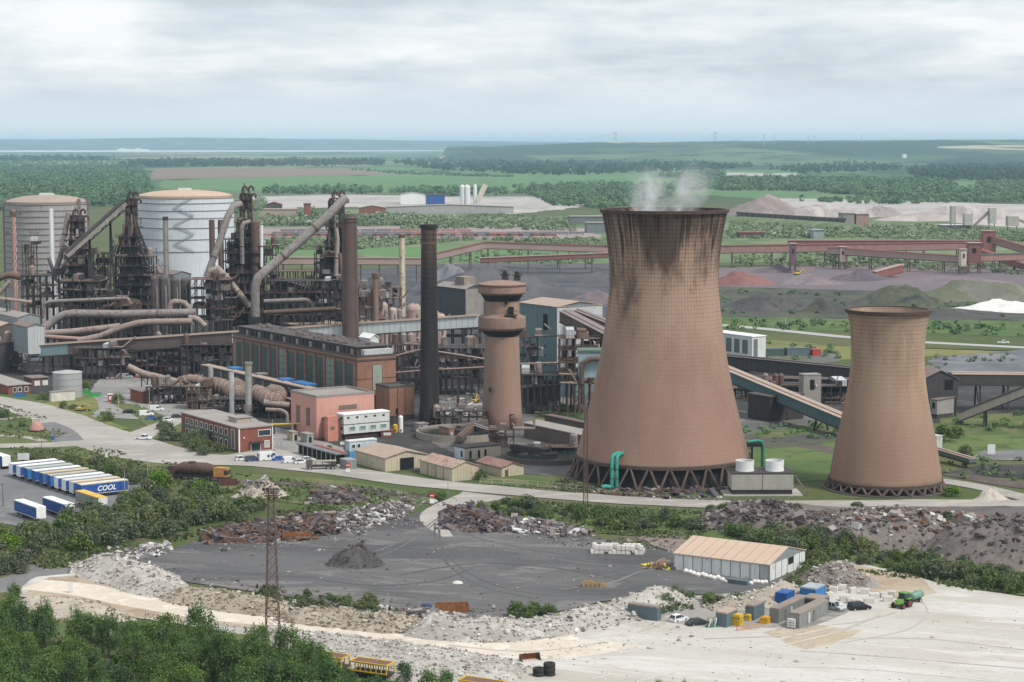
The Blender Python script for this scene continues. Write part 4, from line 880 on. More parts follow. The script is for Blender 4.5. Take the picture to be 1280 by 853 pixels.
for lab, px, D, w, r0, r1, m_ in (('tall red transfer tower at the right end of the high ore conveyor', 1235, 1530, 16, 289, 335, redgal), ('lower red brown transfer tower with pale roof on the ore yard', 1217, 1440, 16, 304, 342, M('maroon tower', (.19,.085,.075))),
        ('small pale pink conveyor cabin on legs in the middle of the ore yard', 1053, 1485, 8, 309, 333, pinkgal), ('purple red stacker column standing in the ore yard', 991, 1440, 7, 305, 338, M('purple column', (.16,.085,.11))),
        ('small cream cabin attached to the lower red transfer tower', 1203.5, 1425, 7, 312, 330, cream)):
    c = at(px, 320, D); s = F/D; z1 = ZR(r0, D); w = w/s
    th = thing('transfer_tower' if 'transfer' in lab else 'conveyor_cabin' if 'cabin' in lab else 'stacker', lab, 'tower', (c.x, D, 0)); zb = z1*.35
    MB().bx(-w/2, w/2, -4, 4, zb, z1).build('body', m_, th); MB().bx(-w/2-.6, w/2+.6, -4.6, 4.6, z1, z1+.5).build('roof', pinkgal, th)
    for x in (-1, 1):
        for y in (-1, 1): MB().bar((x*w*.44, y*3.6, 0), (x*w*.44, y*3.6, zb), .8).build('leg', rt_, th)
    MB().bx(-w*.2, w*.1, -4.15, -3.9, z1-(z1-zb)*.5, z1-(z1-zb)*.25).build('window', void, th)

for lab, px, xa, xc, h, w_ in (('dark green container left of the small cooling tower on the grass', 958, 956, 981, 2.9, M('dark green container', (.07,.11,.10), .6)), ('blue ended grey container next to the dark green one', 986, 983, 1013, 3.2, M('slate container', (.10,.13,.15), .6)), ('small red container at the right of the slate one', 1018, 1016, 1026, 2.6, redp)):
    Bld('site_container', lab, 'container', (px, 0), xa, xc, h, w_, w_, D=878, ang=math.radians(8), L=4.5, over=.05)

gallery('conveyor_gallery', 'dark inclined conveyor gallery right of the longest downcomer foot', 'conveyor', (346,345,905), (412,365,880), 4.5, 4.0, cladd, roofb, (.3,.7))
gallery('ore_conveyor', 'pale pink level ore conveyor passing behind the cream chimney', 'ore conveyor', (338,321,1330), (532,322,1330), 5, 4.2, pinkgal, roofp, (.08,.2,.32,.45,.58,.7,.82,.94), tmat=steel_b)
# ================================================================== blast furnaces
def px_poly(pts, D, o):   # [(px,row[,dD])] -> local points
    return [at(p[0], p[1], D+(p[2] if len(p) > 2 else 0))-o for p in pts]
hookm = M('rusty top gear', (.085,.058,.050), .8, .4, .5)
def furnace(label, px, D, top, wtop, wbot, downs, bridge=None, vessels=(), seed=1, platz=None, stackr=5.0):
    r = random.Random(seed); c = at(px, 300, D); o = Vector((c.x, D, 0)); s = F/(o-camo.location).length; H = ZR(top, D)
    th = thing('blast_furnace', label, 'blast furnace', o); wt, wb = wtop/s/2, wbot/s/2; Hf = H*.80
    def hw(z): return wb*(1.05-.15*min(1, z/(H*.6)))+(wt-wb*.9)*min(1, max(0, (z-H*.60)/(H*.18)))
    MB().lathe([(stackr*1.1, 0), (stackr*1.25, H*.2), (stackr*1.2, H*.32), (stackr*.75, H*.66), (stackr*.5, H*.74), (stackr*.3, H*.8)], 20).build('furnace_stack', steel_d, th)
    lv = [0, .06, .12, .18, .24, .30, .36, .42, .48, .54, .60, .66, .72, .78]; zs = [H*a for a in lv]
    for sx in (-1, 1):
        for sy in (-1, 1):
            m = MB()
            for z0, z1 in zip(zs, zs[1:]): m.bar((sx*hw(z0), sy*hw(z0)*.9, z0), (sx*hw(z1), sy*hw(z1)*.9, z1), .75)
            m.build('column', steel_d, th)
    m = MB()
    for z0, z1 in zip(zs, zs[1:]):
        a, b = hw(z0), hw(z1)
        for sy in (-1, 1):
            m.bar((-a, sy*a*.9, z0), (b, sy*b*.9, z1), .32); m.bar((a, sy*a*.9, z0), (-b, sy*b*.9, z1), .32); m.bar((-b, sy*b*.9, z1), (b, sy*b*.9, z1), .5)
            m.bar((sy*a, -a*.9, z0), (sy*b, b*.9, z1), .32); m.bar((sy*b, -b*.9, z1), (sy*b, b*.9, z1), .5); m.bar((0, sy*a*.9, z0), (0, sy*b*.9, z1), .3)
    m.build('bracing', steel_d, th)
    for z in zs[1:]:
        e = hw(z)+r.uniform(.4, 2.8); e2 = hw(z)+r.uniform(.4, 2.8); m = MB(); m.bx(-e, e2, -e, e*.9, z, z+.22)
        for k in range(int((e+e2)/1.1)): m.bar((-e+.1+k*1.1, -e+.1, z+.2), (-e+.1+k*1.1, -e+.1, z+1.3), .1)
        m.bar((-e, -e+.1, z+1.25), (e2, -e+.1, z+1.25), .12); m.bar((-e, -e+.1, z+.75), (e2, -e+.1, z+.75), .08)
        m.build('platform', r.choice([steel_d, steel_b, steel_d]), th)
    for k in range(46):   # pipes, ducts and boxes hung in the frame
        z = r.uniform(H*.1, H*.74); a = hw(z)
        if r.random() < .45: MB().rbox((r.uniform(-a, a), r.uniform(-a, -a*.3), z), (r.uniform(1, 3.8), 2.5, r.uniform(1.2, 4.2)), (0,0,0)).build('housing', r.choice([steel_d, steel_b, steel_g]), th)
        else:
            x = r.uniform(-a, a); x2 = x+r.uniform(-3, 3); z2 = z+r.uniform(4, 13)
            MB().tube([(x, -a*.95, z), (x, -a*1.0, (z+z2)/2), (x2, -a*.9, (z+z2)/2+1.5), (x2, -a*.7, min(z2+3, H*.8))], r.uniform(.25, .75), 7).build('pipe', r.choice([steel_g, steel_b, steel_d, steel_b]), th)
    for k in range(9):   # sheeted bays
        j = r.randrange(1, len(zs)-2); a = hw(zs[j]); x = r.uniform(-a, a*.3); w_ = r.uniform(.5, 1.1)*a
        MB().bx(x, min(a, x+w_), -a*.86, -a*.8, zs[j]+.3, zs[j+1]-.2).build('cladding', r.choice([steel_d, cladd, steel_b, steel_d]), th)
    # uptakes joining below the head
    for sx in (-1, 1):
        for sy in (-1, 1): MB().tube([(sx*stackr*.55, sy*stackr*.5, H*.68), (sx*wt*.8, sy*wt*.7, H*.78), (sx*wt*.55, sy*wt*.4, H*.90), (sx*wt*.35, sy*.4, H*.94)], .95, 9).build('uptake', hookm, th)
    for k in range(5):
        x = (-.95+.47*k)*wt*1.15; y = r.uniform(-1.5, 1); hh = H*(.955+.045*(k % 2))
        g = MB().tube([(x, y, H*.86), (x, y, hh-1.2), (x+.5, y, hh-.3), (x+1.3, y, hh), (x+2.0, y, hh-.6), (x+2.1, y, hh-2.0)], .5, 8).build('bleeder_pipe', hookm, th)
    m = MB(); e = wt*1.25; 
    for z in (H*.80, H*.86, H*.915): m.bx(-e, e, -e*.8, e*.8, z, z+.25); 
    for z in (H*.80, H*.86, H*.915):
        for k in range(8): m.bar((-e+k*e*2/7, -e*.8, z), (-e+k*e*2/7, -e*.8, z+1.3), .1)
        m.bar((-e, -e*.8, z+1.3), (e, -e*.8, z+1.3), .13)
    m.build('head_platform', steel_d, th)
    m = MB()
    for sx in (-1, 1):
        for sy in (-1, 1): m.bar((sx*wt*1.05, sy*wt*.8, H*.76), (sx*wt*.95, sy*wt*.7, H*.955), .45)
    m.bar((-wt, 0, H*.955), (wt, 0, H*.955), .5); m.bar((-.3*wt, 0, H*.95), (-.3*wt, 0, H*1.02), .35); m.build('head_frame', steel_d, th)
    for pts, rad, mat, nm in downs:
        q = px_poly(pts, D, o); k = MB().tube(q, rad/s, 14).build(nm, mat, th)
        L = 0; rg = MB()
        for a, b in zip(q, q[1:]):
            n = int((b-a).length/7)
            for j in range(1, n): u = a.lerp(b, j/n); dd = (b-a).normalized()*.3; MB().tube([u-dd, u+dd], rad/s*1.12, 14).build('flange', steel_b, k)
    if bridge:
        a, b, w, mat = bridge; a = at(*a)-o; b = at(*b)-o; d = (b-a).normalized(); w = w/s
        k = MB().bar(a, b, 3.4, w*.62).build('skip_bridge', mat, th)
        up = Vector((0, 0, 1)); MB().bar(a+up*w*.42, b+up*w*.42, 4.0, w*.16).build('skip_track', steel_d, k)
        n = int((b-a).length/5); m = MB()
        for j in range(n):
            u = a.lerp(b, j/n); v = a.lerp(b, (j+1)/n); m.bar(u-up*w*.45, v-up*w*.3, .4); m.bar(u-up*w*.3, v-up*w*.9, .3); m.bar(u-up*w*.9, v-up*w*.9, .4); m.bar(u-up*w*.9, v-up*w*.3, .3)
        m.build('truss', steel_d, k)
        for u in (.25, .6):
            v = a.lerp(b, u); m = MB(); m.bar(v-up*2, (v.x-1, v.y, 0), .8); m.bar(v-up*2, (v.x+2.4, v.y, 0), .8); m.build('bridge_leg', steel_d, th)
    for nm, px0, r0, r1, hwid, mat in vessels:
        q = at(px0, 300, D-6)-o; z1 = ZR(r0, D-6); z0 = ZR(r1, D-6); rr = hwid/s
        MB().lathe([(rr, z0), (rr, z1-.5*rr), (rr*.75, z1-.15*rr), (rr*.3, z1)], 18, (q.x, q.y)).build(nm, mat, th)
    return th
greyd = M('weathered grey downcomer', (.235,.22,.205), .7, .35, .4, .35, .3, (.15,.10,.08))
paled = M('dusty pale downcomer', (.30,.255,.22), .75, .3, .4, .3, .3, (.2,.14,.11))
furnace('leftmost old blast furnace with a pale curved downcomer, in front of the grey gasholder', 97, 915, 262, 15, 32, [([(86,266),(84,274),(78,312),(72,332),(68,345)], 3.2, paled, 'downcomer'), ([(61,322),(70,350),(78,353)], 2.2, steel_g, 'gas_pipe')], seed=3)
furnace('dark blast furnace with a long truss skip bridge, between the two gasholders', 165, 900, 240, 12, 38, [([(163,335),(164,352),(168,395)], 1.2, steel_g, 'gas_pipe')], bridge=((156,254,895), (82,320,880), 9.5, greyd), vessels=[('dust_catcher',163,372,400,14,steel_b)], seed=5)
furnace('blast furnace with a bent grey downcomer and a tall brown vessel, in mid row', 308, 900, 233, 13, 38, [([(300,255,-8),(292,258,-12),(285,270,-14),(277,295,-16),(258,347,-18)], 4.2, greyd, 'downcomer'), ([(312,277,-12),(305,279,-14),(302,286,-14),(303,330,-12)], 2.6, greyd, 'gas_pipe'), ([(262,340,-25),(272,336,-25),(282,346,-25),(312,384,-25)], 4.0, paled, 'gas_pipe'), ([(327,282,-12),(327,334,-12)], 1.8, white, 'riser')],
    vessels=[('dust_catcher',319,275,352,5.4,steel_b), ('hot_stove',267,338,400,11,steel_d)], seed=8)
furnace('blast furnace with the longest grey downcomer, just left of the brown chimney', 421, 890, 239, 16, 31, [([(432,248,-8),(424,255,-10),(412,268,-12),(375,302,-16),(333,338,-20),(323,347,-22),(319,358,-22),(319,396,-22)], 5.6, greyd, 'downcomer'), ([(420,285,-12),(422,300,-12),(420,345,-12)], 2.6, paled, 'gas_pipe'), ([(412,315,-12),(425,318,-12),(427,340,-12)], 2.0, steel_b, 'gas_pipe')],
    vessels=[('dust_catcher',320,386,415,11,M('grey drum', (.22,.19,.17), .8))], seed=11)
# ------------------------------------------------------------------ hot blast stoves
stm = M('sooty stove shell', (.085,.072,.07), .8, .35, .3, .3, .3, (.12,.08,.06)); stp = M('pink dusty stove', (.36,.27,.24), .8, .2, .3, .2)
def stove(px, top, hw_, D, label, mat, group):
    c = at(px, 350, D); s = F/D; H = ZR(top, D); r = hw_/s; th = thing('hot_stove', label, 'stove', (c.x, D, 0), 0, group)
    MB().lathe([(r, 0), (r, H-r*.9)], 20, cap=False).build('shell', mat, th); MB().lathe([(r*1.03, H-r*.9)]+[(r*1.03*math.cos(a), H-r*.9+r*.9*math.sin(a)) for a in (.4,.8,1.15,1.45)], 20).build('dome', mat, th)
    MB().tube([(r*.6, -r*.9, 3), (r*.6, -r*.95, H*.8), (r*.2, -r*.3, H)], .4, 6).build('pipe', steel_g, th)
for k, px in enumerate((193.5, 204.5, 219, 231)): stove(px, 345 if k < 2 else 347, 5.4, 872+k, 'dark sooty domed hot stove in the group of four below the white gasholder', stm, 'dark stoves below the white gasholder')
for k, (px, tp, hw_, lab) in enumerate(((478,377,6.5,'left pink dusty hot stove behind the white conveyor section'), (491,384,5,'small pink dusty hot stove between two larger ones'), (517,379,9.5,'wide pink domed hot stove right of the thin cream chimney'), (549,391,8.5,'pink domed hot stove right of the black chimney'), (530,392,7,'low pink hot stove behind the black chimney'))):
    stove(px, tp, hw_, 835+k*2, lab, stp if k != 1 else M('pale dome', (.42,.36,.34)), None)
# ------------------------------------------------------------------ gas mains and pipe bridges
def main_pipe(label, pts, D, rad, mat, sup=(), name='gas_main', flg=14):
    q0 = at(pts[0][0], pts[0][1], D+(pts[0][2] if len(pts[0]) > 2 else 0)); o = Vector((q0.x, q0.y, 0)); q = px_poly(pts, D, o); s = F/D; th = thing(name, label, 'pipe', o)
    # round the corners
    P = [q[0]]
    for a, b, c in zip(q, q[1:], q[2:]):
        e = min(2.5*rad/s, .4*(b-a).length, .4*(c-b).length); A = b+(a-b).normalized()*e; C = b+(c-b).normalized()*e
        P += [A, A.lerp(b, .5).lerp(b.lerp(C, .5), .5), C]
    P.append(q[-1]); MB().tube(P, rad/s, 14).build('pipe', mat, th)
    for a, b in zip(q, q[1:]):
        n = int((b-a).length/flg)
        for j in range(1, n): u = a.lerp(b, j/n); dd = (b-a).normalized()*.2; MB().tube([u-dd, u+dd], rad/s*1.13, 14).build('flange', steel_b, th)
    L = [(b-a).length for a, b in zip(q, q[1:])]; T = sum(L)
    for u in sup:
        d = u*T; i = 0
        while i < len(L)-1 and d > L[i]: d -= L[i]; i += 1
        c = q[i].lerp(q[i+1], min(1, d/L[i])); m = MB(); w = rad/s
        m.bar((c.x-w, c.y, 0), (c.x-w*.9, c.y, c.z-w*.8), .4); m.bar((c.x+w, c.y, 0), (c.x+w*.9, c.y, c.z-w*.8), .4); m.bar((c.x-w*1.2, c.y, c.z-w), (c.x+w*1.2, c.y, c.z-w), .5)
        z = c.z-w; m.bar((c.x-w, c.y, 0), (c.x+w, c.y, z*.5), .2); m.bar((c.x-w, c.y, z), (c.x+w, c.y, z*.5), .2); m.build('support', steel_d, th)
    return th
main_pipe('thick grey gas main with a long bent left end, above the conveyor', [(36,424,-8),(58,408),(80,392),(150,393),(245,391)], 843, 5.2, steel_g, (.25,.45,.62,.8))
main_pipe('pale gas main running right from the grey transfer house', [(54,417),(90,415),(126,411),(150,408)], 832, 4.2, steel_p, (.3,.7))
main_pipe('pinkish gas main climbing behind the conveyor roof', [(98,426),(126,421),(150,410),(176,403),(240,402)], 822, 4.2, steel_p, (.4,.6,.8))
main_pipe('thin looped grey pipe below the leftmost furnace', [(55,398),(54,380),(64,377),(160,373),(163,380)], 855, 2.3, steel_g, (.35,.6,.85))
main_pipe('thin pink pipe end beside the transfer house', [(56,421),(70,422),(100,424)], 826, 2.8, M('pinker pipe', (.36,.22,.19), .7), ())
main_pipe('pale pink pipe at the far left below the pink chimney', [(-20,372),(8,374),(40,378)], 870, 2.2, steel_p, (.5,))
main_pipe('fat brown pipe slanting down at the far left', [(-10,352),(10,343),(26,347)], 900, 4, steel_b, ())
main_pipe('slanting pale pipe at the left edge', [(-6,372),(12,352)], 895, 3, steel_p, ())
main_pipe('pale pipe elbow beside the hot stoves', [(212,388),(214,377),(232,378),(240,392)], 850, 3.6, steel_p, (.5,))
main_pipe('wide dusty pipe dropping behind the conveyor roof', [(236,398),(246,398),(256,408)], 835, 4, steel_p, ())
main_pipe('grey pipe under the conveyor running to the power house', [(258,428),(294,433)], 806, 3.6, steel_g, (.5,))
main_pipe('thin pale pipe stepping down under the conveyor', [(232,429),(289,440),(291,447)], 800, 1.2, steel_p, (.5,))
main_pipe('long grey pipe right of the furnace drum', [(330,377),(384,375),(392,381),(392,395)], 856, 2.8, steel_g, (.3,.6,.8))
main_pipe('rust brown long pipe in the shadow below the cast house', [(330,391),(420,386)], 850, 3, steel_b, (.3,.7))
main_pipe('thin pink pipe bridge between black chimney and water tower', [(494,466),(530,463),(606,459)], 700, 1.0, M('thin pink pipe', (.33,.22,.20)), (.15,.42,.7), 'pipe_bridge', 40)
main_pipe('upper thin pink pipe behind the brick annex', [(490,446),(530,436)], 740, 1.1, M('thin pink pipe', (.33,.22,.20)), (.4,), 'pipe_bridge', 40)
main_pipe('thin pale pipe bridge between water tower and large cooling tower', [(648,455),(700,453.5),(750,453)], 690, 1.1, steel_p, (.2,.48,.75), 'pipe_bridge', 40)
main_pipe('pair of dusty pipes right of the black chimney', [(548,440),(575,444),(606,449)], 735, 1.3, steel_p, (.3,.7), 'pipe_bridge', 40)
main_pipe('dark green pipe bridge on thin posts crossing to the large cooling tower', [(622,589,0),(668,583,4),(718,577,8)], 575, 1.7, greend, (.02,.2,.38,.56,.74,.92), 'pipe_bridge', 40)
main_pipe('long dusty pipe leading to the ribbed ducts', [(160,458),(178,467),(205,473),(232,480)], 742, 4.0, steel_p, (.3,.6,.85))
yb = main_pipe('yellow painted pipe bridge in front of the pink pump house', [(335,531),(365,530),(403,529)], 640, 1.1, yellow, (.1,.5), 'pipe_bridge', 60)
# ribbed ducts by the turbine hall
ribm = M('rusty ribbed duct', (.25,.185,.155), .75, .35, .5, .3, .5, (.15,.085,.06))
def ribbed(label, pts, D, rad):
    q0 = at(pts[0][0], pts[0][1], D); o = Vector((q0.x, q0.y, 0)); q = px_poly(pts, D, o); s = F/D; th = thing('ribbed_duct', label, 'duct', o)
    P = [q[0]]
    for i in range(len(q)-1):
        p0, p1, p2, p3 = q[max(i-1,0)], q[i], q[i+1], q[min(i+2,len(q)-1)]
        for j in range(1, 7): u = j/6; P.append(.5*((2*p1)+(p2-p0)*u+(2*p0-5*p1+4*p2-p3)*u*u+(3*p1-p0-3*p2+p3)*u**3))
    MB().tube(P, rad/s, 16).build('duct', ribm, th); L = 0; nx = .8
    for a, b in zip(P, P[1:]):
        d = (b-a).length
        while L+d > nx:
            u = a.lerp(b, (nx-L)/d); dd = (b-a).normalized()*.16; MB().tube([u-dd, u+dd], rad/s*1.12, 16).build('rib', M('duct rib', (.31,.24,.21), .8, .2), th); nx += 1.7
        L += d
    lo = min(p.z for p in P)
    for p in (P[1], P[len(P)//2], P[-2]):
        m = MB(); m.bar((p.x-1.2, p.y, 0), (p.x-1.2, p.y, max(.5, p.z-rad/s)), .4); m.bar((p.x+1.2, p.y, 0), (p.x+1.2, p.y, max(.5, p.z-rad/s)), .4); m.build('support', steel_d, th)
    return th
ribbed('rusty ribbed duct bent round at the left beside the grey hall', [(224,478),(238,474),(252,477),(262,482)], 728, 6)
ribbed('large rusty ribbed duct with a curled end between the two grey stacks', [(262,481,4),(276,483,2),(288,488,0),(296,492,-4),(300,486,2),(292,482,8)], 706, 9.5)
ribbed('second large rusty ribbed duct with a curled end left of the pink pump house', [(318,490,3),(328,493,1),(336,499,-3),(346,500,-4),(350,493,2),(340,490,8)], 682, 9)
main_pipe('row of stacked pale pipes under the right ribbed duct', [(330,503),(362,507)], 676, 4, steel_p, (.3,.8))
main_pipe('grey pipe looping down in front of the pink pump house', [(332,512),(352,513),(359,517),(359,530)], 668, 2.4, steel_p, ())
chimney(264, 510, 712, 458, 6, 6, 'stubby grey vent stack left of the big grey stack', M('vent stack', (.36,.35,.33)), ladder=False)
chimney(290, 520, 690, 466, 6.4, 6, 'pale vent stack close beside the big grey stack', M('pale vent stack', (.40,.42,.41)), ladder=False)
# ------------------------------------------------------------------ scaffolds and steel gantries filling the yard
def gantry(label, p0, p1, D, rows, depth, bays, mat, seed, name='steel_gantry', cat='gantry', clutter=8):
    """rows: (base row unused) list of deck rows from top down at distance D"""
    r = random.Random(seed); a = at(p0, 400, D); b = at(p1, 400, D); o = Vector((a.x, D, 0)); th = thing(name, label, cat, o); W = b.x-a.x; zs = [ZR(q, D) for q in rows]; H = zs[0]
    m = MB()
    for i in range(bays+1):
        for y in (0, depth): MB().bar((W*i/bays, y, 0), (W*i/bays, y, H), .45).build('column', mat, th)
    for z in zs:
        MB().bx(-.5, W+.5, -.5, depth+.5, z, z+.2).build('deck', r.choice([mat, steel_b, steel_d]), th)
        m.bar((-.5, -.5, z+1.2), (W+.5, -.5, z+1.2), .1)
        for i in range(int(W/1.5)): m.bar((i*1.5, -.5, z+.2), (i*1.5, -.5, z+1.2), .09)
    z1 = [0]+zs[::-1]
    for i in range(bays):
        for u, v in zip(z1, z1[1:]):
            if r.random() < .6: m.bar((W*i/bays, -.02, u), (W*(i+1)/bays, -.02, v), .22)
    m.build('bracing', mat, th)
    for k in range(clutter):
        z = r.choice(z1); x = r.uniform(0, W); 
        if r.random() < .5: MB().bx(x, x+r.uniform(1.5, 4), r.uniform(.3, 1), depth*.9, z+.2, z+r.uniform(1.5, 3.5)).build('cabinet', r.choice([steel_g, steel_b, steel_d, cladl, roofb]), th)
        elif r.random() < .5: MB().lathe([(1.2, z+.2), (1.2, z+3.6), (.5, z+4.4)], 12, (x, depth*.4)).build('vessel', r.choice([steel_g, steel_b, steel_p]), th)
        else: MB().tube([(x, .2, z+.6), (x+r.uniform(3, 9), .2, z+.6), (x+r.uniform(3, 9), .3, z+r.uniform(2, 5))], r.uniform(.2, .5), 7).build('pipe', r.choice([steel_g, steel_p, steel_b]), th)
    return th
for a in (
  ('dark steel gantry crowded with pipework under the leftmost furnace', 28, 68, 882, (345,358,372,385), 10, 5, steel_d, 21),
  ('tall brown scaffolded vessel rack below the pink chimney', 30, 44, 905, (306,318,332,346,360), 6, 2, steel_b, 22),
  ('dark gantry with cabinets below the leftmost furnace', 76, 126, 870, (352,364,378,390), 12, 6, steel_d, 23),
  ('brown pipe gantry under the long skip bridge', 120, 152, 880, (372,384,398), 10, 4, steel_b, 24),
  ('dark gantry between the hot stoves and middle furnace', 238, 290, 866, (350,362,374,386,398), 14, 6, steel_d, 25),
  ('dark stair gantry right of the bent downcomer', 268, 276, 845, (352,364,376,388,402), 6, 1, steel_d, 26),
  ('low dark gantry under the longest downcomer', 334, 404, 872, (352,366,380,394), 14, 8, steel_d, 27),
  ('dark gantry at the foot of the furnace by the brown chimney', 402, 436, 850, (352,362,374,388,400), 10, 4, steel_d, 28),
  ('latticed pink steel frame right of the brown chimney', 448, 472, 830, (372,386,400), 8, 3, steel_b, 29),
  ('dark rack of columns under the left part of the conveyor', 92, 150, 790, (436,448,458), 10, 8, steel_d, 30),
  ('dark rack of columns under the middle part of the conveyor', 152, 225, 800, (430,440,450,458), 14, 9, steel_d, 31),
  ('dark rack of columns beside the power house left end', 226, 290, 792, (432,442,452), 14, 8, steel_d, 32),
  ('dark pipe rack between the power house and black chimney', 486, 526, 745, (432,446,462,478), 12, 5, steel_d, 33),
  ('dark pipe rack between the black chimney and water tower', 548, 606, 740, (436,448,462,474), 16, 7, steel_d, 34),
  ('dark rack of ducts between the water tower and tall teal building', 646, 672, 715, (422,434,446,458,470,482), 10, 3, steel_d, 35),
  ('reddish brown steel frame in front of the tall teal building', 700, 748, 690, (424,438,452,466,480), 14, 5, steel_b, 36),
  ('dark frame under the tall teal building left half', 652, 700, 688, (470,481), 12, 6, steel_d, 37),
  ('dark frame under the dark horizontal gallery', 905, 962, 730, (474,486,498), 12, 5, steel_d, 38),
  ('dark plant frame behind the inclined teal gallery', 960, 1052, 715, (484,498), 14, 8, steel_d, 39),
  ('dark low rack behind the white sided conveyor section', 486, 600, 862, (400,412,422), 14, 10, steel_d, 40),
  ('scaffold around the ribbed ducts beside the grey hall', 232, 258, 700, (484,492,502), 8, 4, steel_b, 41),
  ('dark loading rack behind the parked vans', 182, 240, 715, (485,494), 8, 8, steel_d, 42),
  ('dark rack below the ribbed ducts', 262, 362, 690, (500,510), 8, 10, steel_d, 43),
  ('dark frame at the left edge below the transfer house', -20, 20, 815, (428,445,458), 8, 4, steel_d, 44),
  ('tall dark lattice frame right of the middle furnace', 324, 346, 893, (308,320,332,344,356,368), 8, 3, steel_d, 61),
  ('tall dark lattice frame left of the middle furnace', 280, 296, 897, (300,314,328,342,356,370), 8, 2, steel_d, 62),
  ('tall dark pipe frame right of the dark furnace with skip bridge', 180, 193, 893, (322,334,346,358,370), 8, 2, steel_d, 63),
  ('dark lattice frame left of the furnace by the brown chimney', 394, 408, 888, (318,330,342,354), 8, 2, steel_d, 64),
  ('tall dark frame right of the leftmost furnace', 112, 132, 905, (318,332,346,360), 8, 3, steel_d, 65),
  ('dark coke rack behind the middle furnace', 340, 410, 905, (340,352,366), 10, 7, steel_d, 45),
  ('brown steel rack behind the latticed pink frame', 446, 500, 880, (360,374,388), 10, 6, steel_b, 46)):
    gantry(*a, clutter=17)
# teal vessel housing by the brown steel frame
c = at(738, 480, 672); th = thing('pale_vessel', 'pale blue domed vessel housing beside the large cooling tower flank', 'vessel', (c.x, 672, 0))
z0, z1 = ZR(472, 672), ZR(440, 672); MB().bx(-4, 6, 0, 8, z0, z1).build('casing', M('pale blue casing', (.27,.36,.40), .6, .2), th); MB().bx(-4.4, 6.4, -.4, 8.4, z1, z1+.6).build('roof', M('green roof', (.10,.16,.12)), th)
for x in (-3.5, 5.5): MB().bar((x, .4, 0), (x, .4, z0), .6).build('leg', steel_b, th)
MB().tube([(-3, -1, z0-2), (-3, -1.3, z0+5), (0, -1.3, z0+6.5), (5, -1, z0+6.5)], .8, 10).build('duct', steel_b, th)
# ------------------------------------------------------------------ round settling ponds
def pond(label, px, row, half, wallh, water, wallm, bridge):
    c = G(px, row); s = F/(c-camo.location).length; r = half/s; th = thing('settling_pond', label, 'settling pond', c)
    MB().lathe([(r+.45, 0), (r+.45, wallh), (r, wallh), (r, wallh-1.2)], 64, cap=False).build('wall', wallm, th)
    MB().lathe([(r, wallh-.7), (.05, wallh-.7)], 64).build('water', water, th)
    m = MB(); n = 40
    for k in range(n): a = 2*PI*k/n; m.bar(((r+.4)*math.cos(a), (r+.4)*math.sin(a), wallh), ((r+.4)*math.cos(a), (r+.4)*math.sin(a), wallh+1.1), .07)
    m.ring((0,0), r+.4, wallh+1.1, .05, 48); m.build('railing', steel_b, th)
    a0, a1, mt = bridge; m = MB(); p, q = Vector((r*1.1*math.cos(a0), r*1.1*math.sin(a0), wallh+.9)), Vector((r*a1*math.cos(a0), r*a1*math.sin(a0), wallh+.6))
    m.bar(p, q, 2.0, 1.6); m.build('scraper_bridge', mt, th)
    MB().lathe([(2.6, wallh-.8), (2.6, wallh+.1), (1.4, wallh+.6)], 20).build('centre_drum', steel_d, th)
wtr, t = newmat('dark pond water'); o = t.obj(); t.finish(t.mix(t.noise(o, .15, 4), (.018,.035,.030), (.035,.055,.045)), .12, 0, t.noise(o, 1.4, 3), .12, .05, .5)
pond('round settling pond with green black water and a rim wall, left of the water tower', 575, 546, 53, 2.2, wtr, concrete, (1.0, -.05, cladbr))
pond('second round settling pond with a dark centre drum, left of the large cooling tower', 686, 574, 53, 1.6, wtr, M('dark pond wall', (.12,.10,.095), .9), (2.5, 0, steel_d))
gallery('chute_conveyor', 'dark sludge conveyor leaning over the first settling pond', 'conveyor', (592,529,640), (630,541,625), 2.4, 1.6, cladbr, steel_g, (.1,.8), over=.1)
gallery('chute_conveyor', 'short steep chute dipping into the first settling pond', 'conveyor', (590,530,638), (573,545,612), 1.8, 1.2, cladbr, steel_b, (), over=.1)
gantry('rusty frame tangled with chutes at the foot of the water tower', 612, 642, 612, (538,547), 5, 3, steel_b, 51, clutter=8)
gantry('dark frame with walkways around the second settling pond', 662, 740, 600, (560,570), 5, 7, steel_d, 52, clutter=4)
gantry('dark cable rack in front of the water tower at left', 545, 606, 650, (515,523), 4, 6, steel_d, 54, clutter=5)
# ------------------------------------------------------------------ packaged cooler with two fans
c = G(953, 620); th = thing('fan_cooler', 'cream slatted cooling unit with two white fan cylinders on top', 'cooling unit', c, math.radians(1)); s = F/(c-camo.location).length
w = 76/s/2; MB().bx(-w, w, 0, 9, 1.6, 5.9).build('casing', M('cream slats', (.44,.42,.37), .8, .15, .3, .3), th)
m = MB(); 
for k in range(9): m.bx(-w-.05, w+.05, -.12, 0, 2.0+k*.42, 2.0+k*.42+.2)
m.build('slats', M('cream slat', (.50,.48,.43), .8), th); MB().bx(-w+.2, w-.2, .3, 8.8, .3, 1.6).build('sump', steel_d, th); MB().bx(-w-2.2, w+2.5, -.6, 9.6, 0, .3).build('plinth', paleconc, th)
MB().bx(-w-.2, w+.2, -.2, 9.2, 5.9, 6.15).build('deck', steel_d, th); MB().bx(-.15, .15, -.14, 0, 1.6, 5.9).build('divider', steel_g, th)
